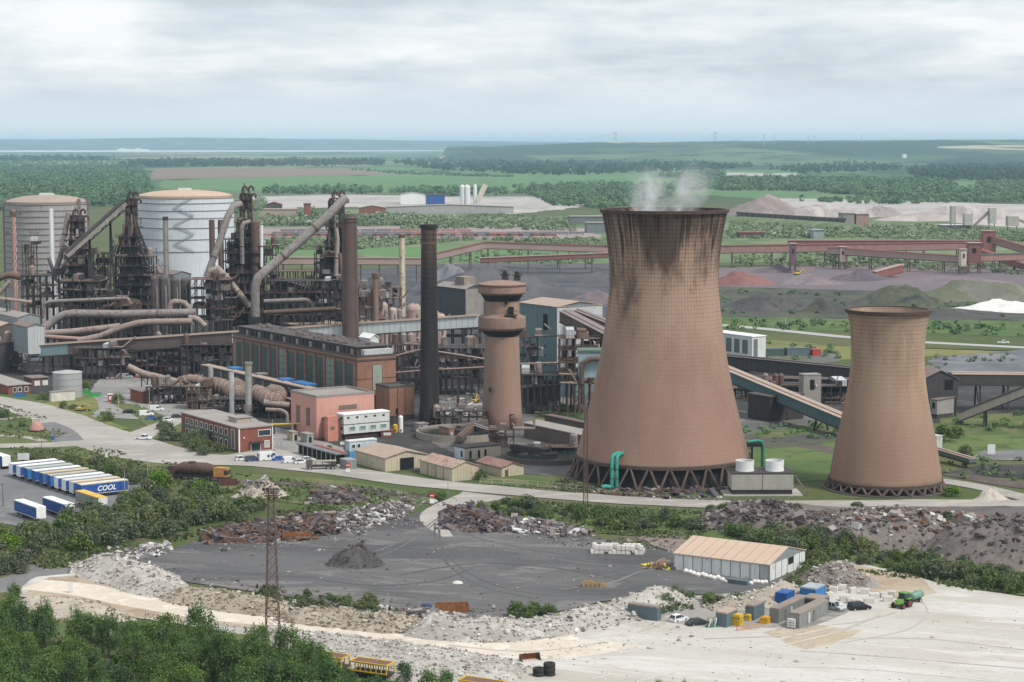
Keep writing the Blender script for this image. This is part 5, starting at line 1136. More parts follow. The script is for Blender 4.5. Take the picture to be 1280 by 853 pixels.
for x in (-w*.51, w*.47):
    fc = MB().lathe([(2.55, 6.15), (2.4, 7.2), (2.5, 8.9), (2.3, 8.9), (2.25, 7.0)], 36, (x, 4.5), cap=False).build('fan_cylinder', white, th)
    m = MB()
    for k in range(6): a = PI*k/6; m.bar((x-2.2*math.cos(a), 4.5-2.2*math.sin(a), 8.2), (x+2.2*math.cos(a), 4.5+2.2*math.sin(a), 8.2), .5, .1)
    m.build('fan', steel_d, fc)
MB().bar((w+.5, .5, 5.5), (w+4, .5, .4), .8, .3).build('stair', steel_g, th)
# turquoise inlet pipes
c = G(768, 612); th = thing('inlet_pipes', 'pair of bright turquoise pipes bending into the foot of the large cooling tower', 'pipe', c)
for x in (-.72, .62): p = MB().tube([(x, 0, .6), (x, 0, 8.0), (x+.15, .4, 9.0), (x+1.0, 1.5, 9.5), (x+3.2, 5, 9.6)], .48, 14).build('pipe', tealp, th); [MB().lathe([(.62, z), (.62, z+.15)], 14, (x, 0)).build('flange', steel_d, p) for z in (3.0, 5.6)]
MB().tube([(-1.1, -.3, .7), (-2.5, -.6, .9), (-3.4, -.6, .7)], .6, 10).build('pump_line', tealp, th)
MB().add([(-1, 7.2, 9), (5, 7.2, 9), (2.6, 7.4, 14.2)], [(0,1,2)]).build('cowl', M('stained brown cowl', (.16,.11,.09)), th)
c = at(951, 580, 572); th = thing('inlet_pipe', 'single turquoise drop pipe on the right flank of the large cooling tower', 'pipe', (c.x, 572, 0)); z = ZR(551, 572)
MB().tube([(-4, -1, z-.3), (-1, -.2, z), (.2, 0, z-.4), (.5, 0, z-1.6), (.5, 0, .5)], .48, 12).build('pipe', tealp, th); MB().bx(-4.5, .2, -1.6, 1, z-1.6, z-.7).build('bracket', steel_d, th); MB().bar((-2.6, 0, 0), (-2.6, 0, z-1), .5).build('post', steel_d, th)
# ================================================================== heaps and banks
def isl(name, cols, rough=.9, metal=0):
    m, t = newmat(name); n = len(cols); o = t.obj()
    c = t.ramp(t.island(), [(i/n, c) for i, c in enumerate(cols)], 'CONSTANT')
    nz = t.noise(o, .8, 4, .7); k = t.vm('SCALE', c, None); t.t.links.new(c, k.node.inputs[0]); t.t.links.new(t.m('ADD', .6, t.m('MULTIPLY', nz, .8)), k.node.inputs[3])
    t.finish(k, rough, metal); return m
m_spoil = gmat('brown grey spoil heap', [(.15,.13,.12), (.19,.165,.15), (.105,.098,.095), (.24,.215,.195)], (.05,.2,1.0), .3)
m_coalh = gmat('dark ash heap', [(.075,.072,.072), (.10,.095,.09), (.05,.049,.05), (.13,.125,.115)], (.05,.25,1.2), .3)
m_chalk = gmat('broken chalk bank', [(.40,.375,.34), (.33,.305,.27), (.47,.45,.415), (.22,.20,.17)], (.05,.22,1.1), .45, (1,1,1), 0, (.45,.58), (.5,.62), (.58,.68))
m_chalk2 = gmat('tan chalk bank', [(.33,.285,.23), (.39,.345,.285), (.27,.225,.17), (.17,.16,.10)], (.05,.22,1.1), .45, (1,1,1), 0, (.45,.58), (.5,.62), (.56,.66))
m_sand = gmat('cream sand heap', [(.42,.37,.31), (.47,.43,.375), (.36,.31,.25), (.28,.24,.2)], (.06,.2,1.0), .3)
def mound(name, label, cat, px, row, hw_, hpx, mat, depth=.6, seed=0, rough=.25, flat=0.0, kind=None, ang=0, stones=None):
    """px,row: middle of the front foot; hw_: half width and hpx: height, both in photo px"""
    g = G(px, row); s = F/(g-camo.location).length; rx = hw_/s; ry = rx*depth; c = Vector((g.x, g.y+ry, 0)); dp = row-(HZ+F*CAMH/c.y); h = max(hpx*.3, hpx-dp)/s
    nr, na = 16, 56; vs = [(0, 0, 0)]; fs = []
    def hh(x, y, q):
        b = (1-q)**1.0 if flat == 0 else min(1, (1-q)/(1-flat))
        b = b*b*(3-2*b) if flat else b**.95
        p = Vector((x/rx*2.2+seed*7.1, y/ry*2.2, seed)); n = mnoise.fractal(p, 1.0, 2.0, 5)
        return h*max(0, b*(1+rough*1.5*n))+(h*.10*mnoise.noise(p*4.1) if b > .05 else 0)
    for i in range(1, nr+1):
        q = i/nr
        for j in range(na):
            a = 2*PI*j/na; k = 1+.16*mnoise.noise(Vector((math.cos(a)*1.4, math.sin(a)*1.4, seed+.5)))+.05*mnoise.noise(Vector((math.cos(a)*5, math.sin(a)*5, seed)))
            x = rx*q*k*math.cos(a); y = ry*q*k*math.sin(a); vs.append((x, y, hh(x, y, q) if i < nr else -.08))
    vs[0] = (0, 0, hh(0, 0, 0))
    fs += [(0, 1+j, 1+(j+1) % na) for j in range(na)]
    for i in range(nr-1):
        for j in range(na): fs.append((1+i*na+j, 1+(i+1)*na+j, 1+(i+1)*na+(j+1) % na, 1+i*na+(j+1) % na))
    o = MB().add(vs, fs, True).build(name, mat); o.location = c; o.rotation_euler = (0, 0, ang)
    if stones: strew([Vector(v)+c for v in vs if v[2] > .1], stones)
    return tag(o, label if kind != 'structure' else None, cat if kind != 'structure' else None, kind=kind)
def strew(vs, st, down=.12):
    n, sz, mat, label = st; r = random.Random(n); mb = MB()
    for i in range(n):
        v = r.choice(vs); s = r.uniform(*sz)*(1 if r.random() > .1 else 1.9); mb.rbox((v.x+r.uniform(-.7,.7), v.y+r.uniform(-.7,.7), max(.05, v.z+s*down)), (s*r.uniform(.8,1.6), s*r.uniform(.5,1), s*r.uniform(.35,.8)), (r.uniform(-.5,.5), r.uniform(-.5,.5), r.uniform(0,6.3)))
    tag(mb.build('rubble', mat), label, 'rubble', kind='stuff')
def bank(name, line, width, height, mat, seed=0, rough=.5, stones=None):
    """spoil ridge along a ground line (photo px); width/height in metres per point"""
    P = [G(*q) for q in line]; Q = []; n = len(P)
    ws = width if hasattr(width, '__len__') else [width]*n; hs = height if hasattr(height, '__len__') else [height]*n
    for i in range(n-1):
        p0, p1, p2, p3 = P[max(i-1,0)], P[i], P[i+1], P[min(i+2,n-1)]; k = max(3, int((p2-p1).length/.9))
        for j in range(k):
            u = j/k; Q.append((.5*((2*p1)+(p2-p0)*u+(2*p0-5*p1+4*p2-p3)*u*u+(3*p1-p0-3*p2+p3)*u**3), ws[i]+(ws[i+1]-ws[i])*u, hs[i]+(hs[i+1]-hs[i])*u))
    Q.append((P[-1], ws[-1], hs[-1])); m = 14; vs = []
    for i, (q, w, h) in enumerate(Q):
        d = (Q[min(i+1,len(Q)-1)][0]-Q[max(i-1,0)][0]).normalized(); nn = Vector((-d.y, d.x, 0)); e = min(1, i/6, (len(Q)-1-i)/6)
        for j in range(m+1):
            u = j/m*2-1; p = q+nn*w*.5*u*(1+.15*mnoise.noise(Vector((q.x*.06, q.y*.06, seed+u))))
            b = max(0, 1-abs(u)**1.4); f = mnoise.fractal(Vector((p.x*.09, p.y*.09, seed)), 1.0, 2.0, 4); f2 = mnoise.noise(Vector((p.x*.55, p.y*.55, seed+9)))
            vs.append((p.x, p.y, -.06 if j in (0, m) else max(.01, h*e*b*(1+rough*f)+.32*rough*f2*(b**.4))))
    fs = [(i*(m+1)+j, i*(m+1)+j+1, (i+1)*(m+1)+j+1, (i+1)*(m+1)+j) for i in range(len(Q)-1) for j in range(m)]
    if stones: strew([Vector(v) for v in vs if v[2] > .15], stones)
    return tag(MB().add(vs, fs, False).build(name, mat), kind='structure')
def inpoly(x, y, P):
    c = False; j = len(P)-1
    for i in range(len(P)):
        if (P[i][1] > y) != (P[j][1] > y) and x < (P[j][0]-P[i][0])*(y-P[i][1])/(P[j][1]-P[i][1])+P[i][0]: c = not c
        j = i
    return c
def sample(P, r):
    xs = [p[0] for p in P]; ys = [p[1] for p in P]
    while True:
        x = r.uniform(min(xs), max(xs)); y = r.uniform(min(ys), max(ys))
        if inpoly(x, y, P): return x, y
def debris(name, label, cat, poly, n, sz, hmax, mat, seed=0, longf=.3, flatf=.5, edge=10.0):
    """a tip of loose pieces nobody could count, thrown over a low hump"""
    r = random.Random(seed); mb = MB()
    for i in range(n):
        x, y = sample(poly, r); g = G(x, y)
        # hump height from the distance to the outline
        dm = 1e9
        for a, b in zip(poly, poly[1:]+poly[:1]):
            ax, ay = a; bx, by = b; L2 = (bx-ax)**2+((by-ay)*3)**2+1e-9; u = max(0, min(1, ((x-ax)*(bx-ax)+(y-ay)*3*(by-ay)*3)/L2)); dm = min(dm, math.hypot(x-ax-u*(bx-ax), 3*(y-ay-u*(by-ay))))
        hz = hmax*min(1, dm/(edge*3))*(.75+.5*mnoise.noise(Vector((g.x*.15, g.y*.15, seed)))); s = r.uniform(*sz)*(1 if r.random() > .12 else 1.7)
        a = r.random(); dims = (s*(2.4 if a < longf else 1), s*r.uniform(.4, .9), s*r.uniform(.25, .8)*flatf*1.6)
        mb.rbox((g.x, g.y, hz*r.uniform(.55, 1)+s*.12), dims, (r.uniform(-.5, .5), r.uniform(-.5, .5), r.uniform(0, 6.3)))
        if hz > .8 and r.random() < .5: mb.rbox((g.x, g.y, hz*.35), (s*1.6, s*1.5, hz*.7), (0, 0, r.uniform(0, 6.3)))
    return tag(mb.build(name, mat), label, cat, kind='stuff')
rk_dark = isl('dark scrap mix', [(.07,.055,.055), (.11,.08,.075), (.045,.04,.045), (.15,.115,.11), (.09,.075,.08), (.20,.17,.165), (.13,.075,.055), (.06,.05,.055)])
rk_rust = isl('rusty scrap mix', [(.11,.065,.05), (.06,.047,.045), (.125,.08,.06), (.05,.045,.05), (.15,.115,.10), (.085,.055,.048), (.26,.24,.23), (.08,.075,.085), (.15,.075,.05), (.085,.08,.085)])
rk_pale = isl('pale scrap mix', [(.34,.33,.32), (.16,.15,.15), (.10,.09,.09), (.50,.49,.47), (.13,.095,.08), (.22,.21,.20), (.075,.075,.08), (.12,.11,.105), (.27,.25,.235), (.15,.13,.12)])
rk_slab = isl('brown slab mix', [(.095,.078,.075), (.13,.105,.10), (.07,.06,.06), (.17,.145,.135), (.085,.07,.07), (.115,.092,.082), (.21,.185,.175)])
rk_chalk = isl('chalk lumps', [(.46,.44,.40), (.38,.35,.315), (.55,.53,.50), (.30,.27,.235), (.42,.40,.37), (.17,.15,.14)])
rk_tan = isl('tan lumps', [(.34,.29,.225), (.27,.225,.17), (.41,.365,.30), (.15,.15,.08), (.36,.31,.25)])
# chalk and spoil banks (terrain)
CK = lambda n, l, a=.12, b=.5: (n, (a, b), rk_chalk, l)
bank('chalk_bank', [(88,714),(130,713),(170,724),(198,737),(222,746)], [18,19,18,15,9], [2.0,3.0,3.2,2.4,1], m_chalk, 1, .6, CK(900, 'pale boulders on the chalk bank beside the lane'))
bank('chalk_bank', [(205,743),(250,750),(300,758),(345,764),(372,768)], [11,14,14,13,8], [1.8,2.3,2.4,2.1,1.2], m_chalk2, 2, .6, (900, (.12,.5), rk_tan, 'tan boulders scattered over the left bank'))
bank('chalk_bank', [(352,770),(400,775),(450,779),(500,784),(535,789)], [10,13,14,14,9], [1.6,2.2,2.4,2.4,1.6], m_chalk2, 3, .6, (1000, (.12,.5), rk_tan, 'tan boulders with weeds on the bank right of the lattice mast'))
bank('chalk_bank', [(505,786),(560,790),(620,792),(680,786),(735,777),(790,766),(815,758)], [13,17,18,17,14,12,6], [1.8,2.6,2.6,2.4,2.3,1.8,.8], m_chalk, 4, .6, CK(1500, 'chalk boulders scattered over the middle bank'))
bank('chalk_bank', [(770,763),(812,754),(842,750),(880,750)], [10,13,11,6], [2.2,2.6,1.9,.8], m_chalk, 5, .6, CK(300, 'chalk lumps on the bank left of the containers'))
bank('chalk_bank', [(25,750),(60,758),(105,768),(160,779)], [10,15,14,7], [1,2.2,2.0,.8], m_sand, 6, .6, (400, (.1,.4), rk_tan, 'tan lumps on the small bank at the bottom left'))
bank('chalk_bank', [(330,793),(400,806),(460,818),(530,832),(600,845),(650,850)], [10,18,24,26,26,16], [.8,1.5,1.9,2.2,2.4,1.4], m_chalk, 7, .6, CK(2600, 'chalk rubble scattered along the foreground bank', .1, .4))
bank('chalk_bank', [(880,762),(915,757),(950,753),(985,747),(1015,738)], [8,11,13,13,8], [1.2,1.9,2.4,2.6,1.4], m_chalk2, 8, .6, CK(350, 'pale lumps on the bank behind the containers'))
bank('spoil_bank', [(1000,739),(1030,731),(1060,724),(1085,723)], [10,15,14,6], [1.8,4.0,3.2,1], m_spoil, 9, .6, (500, (.12,.6), isl('pale brown lumps', [(.24,.2,.17),(.34,.3,.26),(.17,.14,.12),(.42,.39,.35)]), 'pale brown lumps on the bank right of the blue container'))
mound('chalk_mound', None, None, 850, 850, 190, 9, g_chalk, .45, 3, .25, .35, 'structure')
mound('chalk_mound', None, None, 770, 806, 70, 4, g_chalk, .5, 5, .3, .2, 'structure')
# heaps
mound('coal_heap', 'dark ash heap with a grassy top alone on the grey yard', 'heap', 441, 713, 42, 25, m_coalh, .7, 1, .3, .15, stones=(160,(.1,.4),rk_dark,'dark lumps on the ash heap of the grey yard'))
mound('sand_heap', 'pale cream sand heap by the railway above the scrub', 'heap', 322, 624, 40, 16, m_sand, .45, 4, .55, .25, stones=(120,(.2,.9),rk_pale,'lumps of pale stone on the cream sand heap'))
mound('sand_heap', 'low tan sand pile beside the road right of the small cooling tower', 'heap', 1243, 627, 24, 12, m_sand, .5, 6, .35, .1)
mound('lime_heap', 'small white powder heap on the tan ground near the tractor', 'heap', 1092, 737, 16, 7, m_chalk, .5, 7, .1, .1)
mound('earth_heap', 'big brown earth heap rising at the right edge above the hedge', 'heap', 1265, 722, 120, 60, m_spoil, .75, 9, .3, .3, stones=(700,(.15,.8),rk_slab,'brown lumps over the big earth heap at the right edge'))
mound('earth_heap', 'long brown spoil heap behind the hedge right of the white shed', 'heap', 1110, 692, 120, 40, m_spoil, .75, 10, .35, .45, stones=(1000,(.2,1.0),isl('rubble mix two', [(.16,.125,.115),(.11,.09,.085),(.21,.18,.165),(.14,.10,.085),(.30,.28,.26),(.09,.085,.09),(.18,.10,.07),(.45,.44,.42)]),'rubble strewn over the long brown spoil heap'))
mound('earth_heap', 'brown slab covered heap below the fan cooler', 'heap', 965, 670, 88, 31, m_spoil, .7, 12, .35, .4, stones=(700,(.25,1.3),rk_slab,'brown slabs lying over the heap below the fan cooler'))
for a in (('coal heap, the wide blue grey one behind the water tower', 615, 372, 110, 42, g_coal, .8, 20), ('coal heap with a pale flank right of the black chimney', 560, 366, 55, 38, gmat('streaky blue grey coal', [(.17,.17,.185),(.11,.11,.125),(.21,.205,.215),(.09,.09,.10)], (.02,.05,.3), 0, (1.6,.6,1)), .8, 21), ('low dark coal heap just left of the large cooling tower', 760, 356, 70, 20, g_coal, .8, 22),
          ('dark coal heap behind the thin cream chimney', 480, 366, 60, 26, g_coal, .8, 23), ('pinkish grey dust heap left of the large cooling tower', 745, 380, 40, 18, g_purple, .7, 24)):
    mound('coal_heap', a[0], 'heap', a[1], a[2], a[3], a[4], a[5], a[6], a[7], .2)
m_red = gmat('red ore heap', [(.19,.09,.085), (.22,.11,.10), (.16,.082,.08), (.24,.13,.12)], (.01,.05,.3), 0)
m_pur = gmat('purple ore heap', [(.175,.14,.15), (.20,.165,.17), (.145,.115,.13), (.22,.18,.18)], (.01,.05,.3), 0)
m_pur2 = gmat('dark purple ore heap', [(.115,.095,.11), (.14,.11,.12), (.10,.085,.10), (.15,.12,.13)], (.01,.05,.3), 0)
for a in (('brick red ore heap right of the large cooling tower', 930, 357, 46, 19, m_red, .5, 30), ('purple grey ore heap under the purple stacker', 1015, 357, 45, 16, m_pur, .6, 31), ('dark purple ore heap in the middle of the ore yard', 1078, 352, 40, 16, m_pur2, .6, 32),
          ('low dark ore heap between the red heap and stacker', 975, 342, 34, 12, m_pur2, .6, 33), ('long purple ore heap at the right end of the ore yard', 1190, 356, 90, 12, m_pur, .5, 34)):
    mound('ore_heap', a[0], 'heap', a[1], a[2], a[3], a[4], a[5], a[6], a[7], .2)
for a in (('olive green topped spoil mound behind the small cooling tower', 1130, 384, 75, 24, g_bund, .5, 40), ('dark spoil bank right of the large cooling tower', 965, 390, 80, 20, m_coalh, .4, 41), ('grassy spoil mound left of the small cooling tower rim', 1035, 392, 34, 18, g_bund, .5, 42),
          ('grey green spoil mound at the right edge', 1240, 378, 110, 26, gmat('grey green spoil', [(.15,.148,.125),(.12,.128,.08),(.19,.182,.16),(.085,.085,.082)], (.01,.05,.3), 0), .4, 43), ('dark spoil bank in front of the white lime spill', 1180, 396, 120, 10, m_coalh, .3, 44)):
    mound('spoil_heap', a[0], 'heap', a[1], a[2], a[3], a[4], a[5], a[6], a[7], .3, .1)
mound('lime_heap', 'white lime spill on the spoil bank at the right edge', 'heap', 1262, 392, 80, 17, gmat('white lime', [(.62,.61,.58),(.54,.53,.5),(.68,.67,.65),(.4,.39,.37)], (.02,.06,.3), 0), .4, 46, .4)
m_slag = gmat('pale slag heap', [(.36,.32,.30), (.28,.24,.23), (.42,.38,.355), (.22,.19,.185)], (.006,.02,.12), 0, (1.4,.7,1))
for a in (('tall pointed slag heap with a dark brown left flank in the distance', 962, 272, 58, 29, gmat('brown slag flank', [(.22,.175,.165),(.33,.29,.275),(.25,.2,.185),(.38,.34,.32)], (.006,.02,.12), 0), .7, 50), ('long pale slag heap right of the pointed one', 1030, 272, 85, 16, m_slag, .4, 51),
          ('grey slag heap far behind the red transfer tower', 1105, 272, 32, 16, m_slag, .6, 52), ('pale quarry heap at the right edge below the woods', 1220, 275, 95, 20, m_slag, .4, 53), ('pale quarry heap right of the grey slag heap', 1160, 277, 60, 12, m_slag, .5, 54)):
    mound('slag_heap', a[0], 'heap', a[1], a[2], a[3], a[4], a[5], a[6], a[7], .25)
# scrap tips
debris('scrap_tip', 'rusty scrap tip of plates, beams and old bins along the top of the grey yard', 'scrap tip', [(250,680),(262,664),(310,655),(350,648),(420,642),(425,668),(385,676),(330,680)], 1100, (.35,1.5), 2.3, rk_rust, 1, .55, .4)
debris('scrap_tip', 'mixed pale and rusty scrap tip between the rusty plates and the yard entrance', 'scrap tip', [(418,668),(420,642),(455,634),(500,628),(520,634),(505,648),(470,660)], 900, (.3,1.0), 2.4, rk_pale, 2, .3, .6)
debris('scrap_tip', 'dark purple brown scrap tip right of the yard entrance', 'scrap tip', [(545,662),(552,640),(575,632),(605,638),(640,650),(662,662),(610,668)], 900, (.4,1.3), 2.8, rk_dark, 3, .3, .5)
debris('scrap_tip', 'low grey scrap tip with white drums at the top right of the grey yard', 'scrap tip', [(620,664),(640,648),(690,652),(740,664),(750,671),(690,672)], 420, (.4,1.2), 2.0, isl('grey scrap mix', [(.16,.14,.14),(.10,.09,.09),(.22,.2,.19),(.13,.10,.09),(.55,.55,.55),(.12,.11,.12),(.18,.15,.145)]), 4, .4, .5)
debris('slab_tip', 'tip of brown skull slabs and boulders below the fan cooler', 'slab tip', [(880,650),(900,632),(940,628),(1010,638),(1030,652),(1000,668),(930,664)], 700, (.4,1.8), 2.2, rk_slab, 5, .3, .4)
debris('slab_tip', 'tip of brown rubble and pipes behind the hedge at the right', 'slab tip', [(1010,668),(1015,645),(1100,636),(1180,640),(1240,650),(1250,672),(1150,690),(1060,684)], 900, (.4,1.6), 2.6, isl('rubble mix', [(.16,.125,.115),(.11,.09,.085),(.21,.18,.165),(.14,.10,.085),(.30,.28,.26),(.09,.085,.09),(.18,.10,.07),(.50,.49,.47)]), 6, .35, .5)
debris('rubble_tip', 'white and black rubble tipped on the top of the chalk bank', 'rubble', [(160,690),(175,682),(210,680),(216,688),(190,700),(165,700)], 320, (.3,1.1), 1.6, isl('black and white rubble', [(.52,.51,.49),(.10,.10,.10),(.38,.37,.35),(.15,.14,.14),(.45,.43,.41),(.24,.22,.21)]), 7)
debris('rubble_tip', 'dark rubble edge along the yard side of the chalk bank', 'rubble', [(118,697),(150,684),(170,700),(212,728),(200,734),(160,712)], 260, (.3,1.3), 2.0, isl('grey rubble', [(.18,.17,.165),(.10,.10,.10),(.28,.27,.25),(.40,.37,.33),(.14,.13,.13)]), 8)
debris('scrap_tip', 'dark scrap pieces behind the scrub below the car port', 'scrap tip', [(388,630),(395,615),(440,616),(462,625),(440,632)], 220, (.6,1.8), 2.4, rk_dark, 9, .4)
debris('rubble_tip', 'boulder strewn crest between the yard and the chalk bank', 'rubble', [(330,752),(420,754),(520,764),(600,772),(590,780),(480,775),(340,764)], 420, (.3,1.2), .6, rk_pale, 10)
debris('rubble_tip', 'loose white litter between the scrub and ponds', 'rubble', [(548,500),(600,496),(603,520),(550,524)], 120, (.4,1.4), .4, rk_pale, 15)
debris('scrap_tip', 'plant scrap and pumps at the foot of the large cooling tower', 'scrap tip', [(735,612),(800,606),(900,612),(905,622),(830,624),(740,618)], 160, (.5,1.6), .8, rk_rust, 16)
debris('scrap_tip', 'yellow and rusty bits beside the white shed', 'scrap tip', [(803,712),(806,704),(845,706),(850,714)], 70, (.4,1.1), .6, isl('bin bits', [(.55,.42,.04),(.16,.09,.06),(.6,.5,.05),(.25,.18,.14),(.1,.08,.07)]), 17)
# ================================================================== vehicles
tyre = M('dusty tyre', (.03,.029,.028), .85, .2, 1, .05); rimm = M('grey wheel rim', (.35,.35,.36), .4); lampm = M('clear lamp glass', (.7,.7,.66), .2, .05); taill = M('red lamp', (.35,.02,.02), .3, .05)
def wheel(th, x, y, r, w, nm='wheel'):
    o = MB().tube([(x, y-w/2, r), (x, y+w/2, r)], r, 14).build(nm, tyre, th); MB().tube([(x, y-w/2-.02, r), (x, y+w/2+.02, r)], r*.55, 10).build('rim', rimm, o)
def paint(n, c): return M(n, c, .28, .08, .5, .05)
def extr(mb, prof, y0, y1, k0=1, k1=1):
    n = len(prof); vs = [(x, y0, z) for x, z in prof]+[(x, y1, z) for x, z in prof]
    return mb.add(vs, [tuple(range(n)), tuple(range(2*n-1, n-1, -1))]+[(i, n+i, n+(i+1) % n, (i+1) % n) for i in range(n)])
def car(label, px, row, heading, pm, kind='hatch', group=None, cat='car'):
    g = G(px, row); nm = {'hatch': 'parked_car', 'saloon': 'parked_car', 'suv': 'parked_car', 'van': 'parked_van', 'pickup': 'pickup_truck', 'bigvan': 'parked_van'}[kind]
    th = thing(nm, label, {'van': 'van', 'bigvan': 'van', 'pickup': 'pickup'}.get(kind, 'car'), g, heading, group)
    L, Wd, Hh = {'hatch': (4.1,1.75,1.5), 'saloon': (4.7,1.8,1.45), 'suv': (4.6,1.9,1.75), 'van': (5.0,1.95,1.95), 'bigvan': (6.6,2.1,2.7), 'pickup': (5.4,1.9,1.8)}[kind]; h = L/2; w = Wd/2
    lo = {'suv': .35, 'van': .3, 'bigvan': .35, 'pickup': .4}.get(kind, .24); belt = Hh*.58
    if kind in ('van', 'bigvan'):
        body = [(-h,lo),(h,lo),(h,Hh*.42),(h-.25,Hh*.5),(h-1.0,Hh*.56),(h-1.9,Hh*.97),(h-2.2,Hh),(-h+.1,Hh),(-h,Hh*.9)]; extr(MB(), body, -w, w).build('body', pm, th)
        MB().add([(h-1.02,-w*.88,Hh*.575),(h-1.02,w*.88,Hh*.575),(h-1.84,w*.85,Hh*.93),(h-1.84,-w*.85,Hh*.93)], [(0,1,2,3)]).build('windscreen', glass, th).location = (.03,0,.02)
        for s in (-1, 1): MB().add([(h-1.3,s*(w+.012),Hh*.58),(h-2.6,s*(w+.012),Hh*.58),(h-2.6,s*(w+.012),Hh*.88),(h-1.95,s*(w+.012),Hh*.88)], [(0,1,2,3)]).build('window', glass, th)
        for s in (-1, 1): MB().bx(-h-.02, -h, s*.5-.35, s*.5+.35, Hh*.6, Hh*.85).build('window', glass, th)
    elif kind == 'pickup':
        extr(MB(), [(-h,lo),(h,lo),(h,belt*.9),(h-.1,belt),(-h,belt)], -w, w).build('body', pm, th)
        extr(MB(), [(h-1.2,belt),(h-1.9,Hh),(h-3.0,Hh),(h-3.15,belt)], -w*.88, w*.88).build('cab', pm, th)
        extr(MB(), [(h-1.3,belt+.06),(h-1.9,Hh-.1),(h-2.9,Hh-.1),(h-3.0,belt+.06)], -w*.895, w*.895).build('window', glass, th)
        MB().add([(h-1.22,-w*.8,belt+.05),(h-1.22,w*.8,belt+.05),(h-1.86,w*.76,Hh-.08),(h-1.86,-w*.76,Hh-.08)], [(0,1,2,3)]).build('windscreen', glass, th).location = (.02,0,.01)
        MB().bx(-h+.1, h-3.3, -w*.85, w*.85, belt, belt+.02).build('load_bed', steel_g, th)
    else:
        rear = {'hatch': [(-h+.55,Hh-.04),(-h+.1,belt+.05)], 'suv': [(-h+.35,Hh-.03),(-h+.08,belt+.05)], 'saloon': [(-h+1.35,Hh-.03),(-h+.65,belt+.08)]}[kind]; fr = [(h-1.05,belt),(h-1.85,Hh-.02)]
        extr(MB(), [(-h,lo+.1),(-h+.1,lo),(h-.1,lo),(h,lo+.15),(h-.02,belt*.82),(h-.35,belt*.95),(h-1.1,belt+.03),(-h+.3,belt+.05),(-h,belt*.95)], -w, w).build('body', pm, th)
        gp = [fr[0], fr[1], rear[0], rear[1]]; m = MB(); n = len(gp)
        vs = [(x, -w*(.95 if i in (0, 3) else .80), z) for i, (x, z) in enumerate(gp)]+[(x, w*(.95 if i in (0, 3) else .80), z) for i, (x, z) in enumerate(gp)]
        m.add(vs, [(0,1,2,3),(7,6,5,4),(0,4,5,1),(1,5,6,2),(2,6,7,3)]).build('window', glass, th)
        MB().add([(fr[1][0]+.05,-w*.8,Hh),(fr[1][0]+.05,w*.8,Hh),(rear[0][0]-.05,w*.8,Hh-.01),(rear[0][0]-.05,-w*.8,Hh-.01)], [(0,1,2,3)]).build('roof', pm, th)
        m = MB()
        for s in (-1, 1):
            m.bar((fr[0][0],s*w*.95,fr[0][1]), (fr[1][0],s*w*.8,fr[1][1]+.02), .07); m.bar((rear[1][0],s*w*.95,rear[1][1]), (rear[0][0],s*w*.8,rear[0][1]+.02), .12)
            m.bar((.05*h,s*w*.95,belt), (.02,s*w*.8,Hh), .09)
        m.build('pillars', pm, th)
    r = {'bigvan': .36, 'suv': .37, 'pickup': .38}.get(kind, .31)
    for x in (h*.62, -h*.6):
        for s in (-1, 1): wheel(th, x, s*(w-.1), r, .24)
    for s in (-1, 1): MB().bx(h-.06, h+.015, s*w*.72-.2, s*w*.72+.2, belt*.66, belt*.82).build('headlight', lampm, th); MB().bx(-h-.015, -h+.05, s*w*.8-.12, s*w*.8+.12, belt*.75, belt*.98).build('tail_light', taill, th)
    return th
pw, ps, pd, pb, pdb, pk = paint('white car paint', (.72,.73,.74)), paint('silver car paint', (.42,.45,.48)), paint('dark grey car paint', (.035,.038,.045)), paint('blue car paint', (.03,.13,.42)), paint('dark blue car paint', (.04,.07,.15)), paint('black car paint', (.015,.015,.018))
for a in (('white hatchback parked between blue containers on the chalk compound', 848, 777, .75, pw, 'hatch'), ('dark grey saloon parked beside the white hatchback on the chalk compound', 872, 782, .45, pd, 'saloon'),
          ('silver four wheel drive parked by the bright blue container', 1042, 763, -.75, ps, 'suv'), ('black car by the white concrete blocks', 1074, 763, .3, pk, 'suv'),
          ('white hatchback at the left end of the row before the brick office', 302, 576, .5, pw, 'hatch'), ('dark blue estate car second in the row before the brick office', 316, 577, .5, pdb, 'suv'), ('blue saloon parked right of the large white van', 350, 576, .5, pb, 'saloon'),
          ('small white van parked right of the blue saloon', 364, 579, .45, pw, 'van'), ('white car with bonnet open at the right end of the office row', 376, 580, .45, pw, 'hatch'), ('large white van with dark blue lettering patch before the brick office', 336, 576, .5, pw, 'bigvan'), ('white car half hidden behind the open white car', 384, 577, .4, pw, 'saloon'),
          ('black car on the verge left of the white vans', 162, 517, .05, pk, 'saloon'), ('white van parked nearest the black car', 183, 520, .35, pw, 'van'), ('white van parked behind the nearest white van', 196, 514, .1, pw, 'van'), ('blue hatchback in the left car park', 190, 524.5, .4, pb, 'hatch'), ('dark saloon between blue hatchback and white estate in the left car park', 201, 525.5, .4, pd, 'saloon'), ('white estate at the end of the left car park', 210, 527, .4, pw, 'hatch'), ('dark car at the shrub end of the left car park', 222, 523, .4, pd, 'hatch'),
          ('silver van parked by the blue box under the conveyor', 158, 473, 0, ps, 'van'), ('white flatbed pickup turning at the road junction', 179, 550, -.25, pw, 'pickup'), ('white pickup driving along the far access road', 1254, 430, -.05, pw, 'pickup'), ('white van among the coal heaps behind the water tower', 692, 363, 0, pw, 'van')):
    car(*a)
# blue van patch
v = [o for o in bpy.data.objects if o.get('label', '').startswith('large white van')][0]
for x in (.6, -.5): MB().bx(x-.38, x+.38, -1.07, -1.055, 1.15, 1.95).build('emblem', pdb, v)
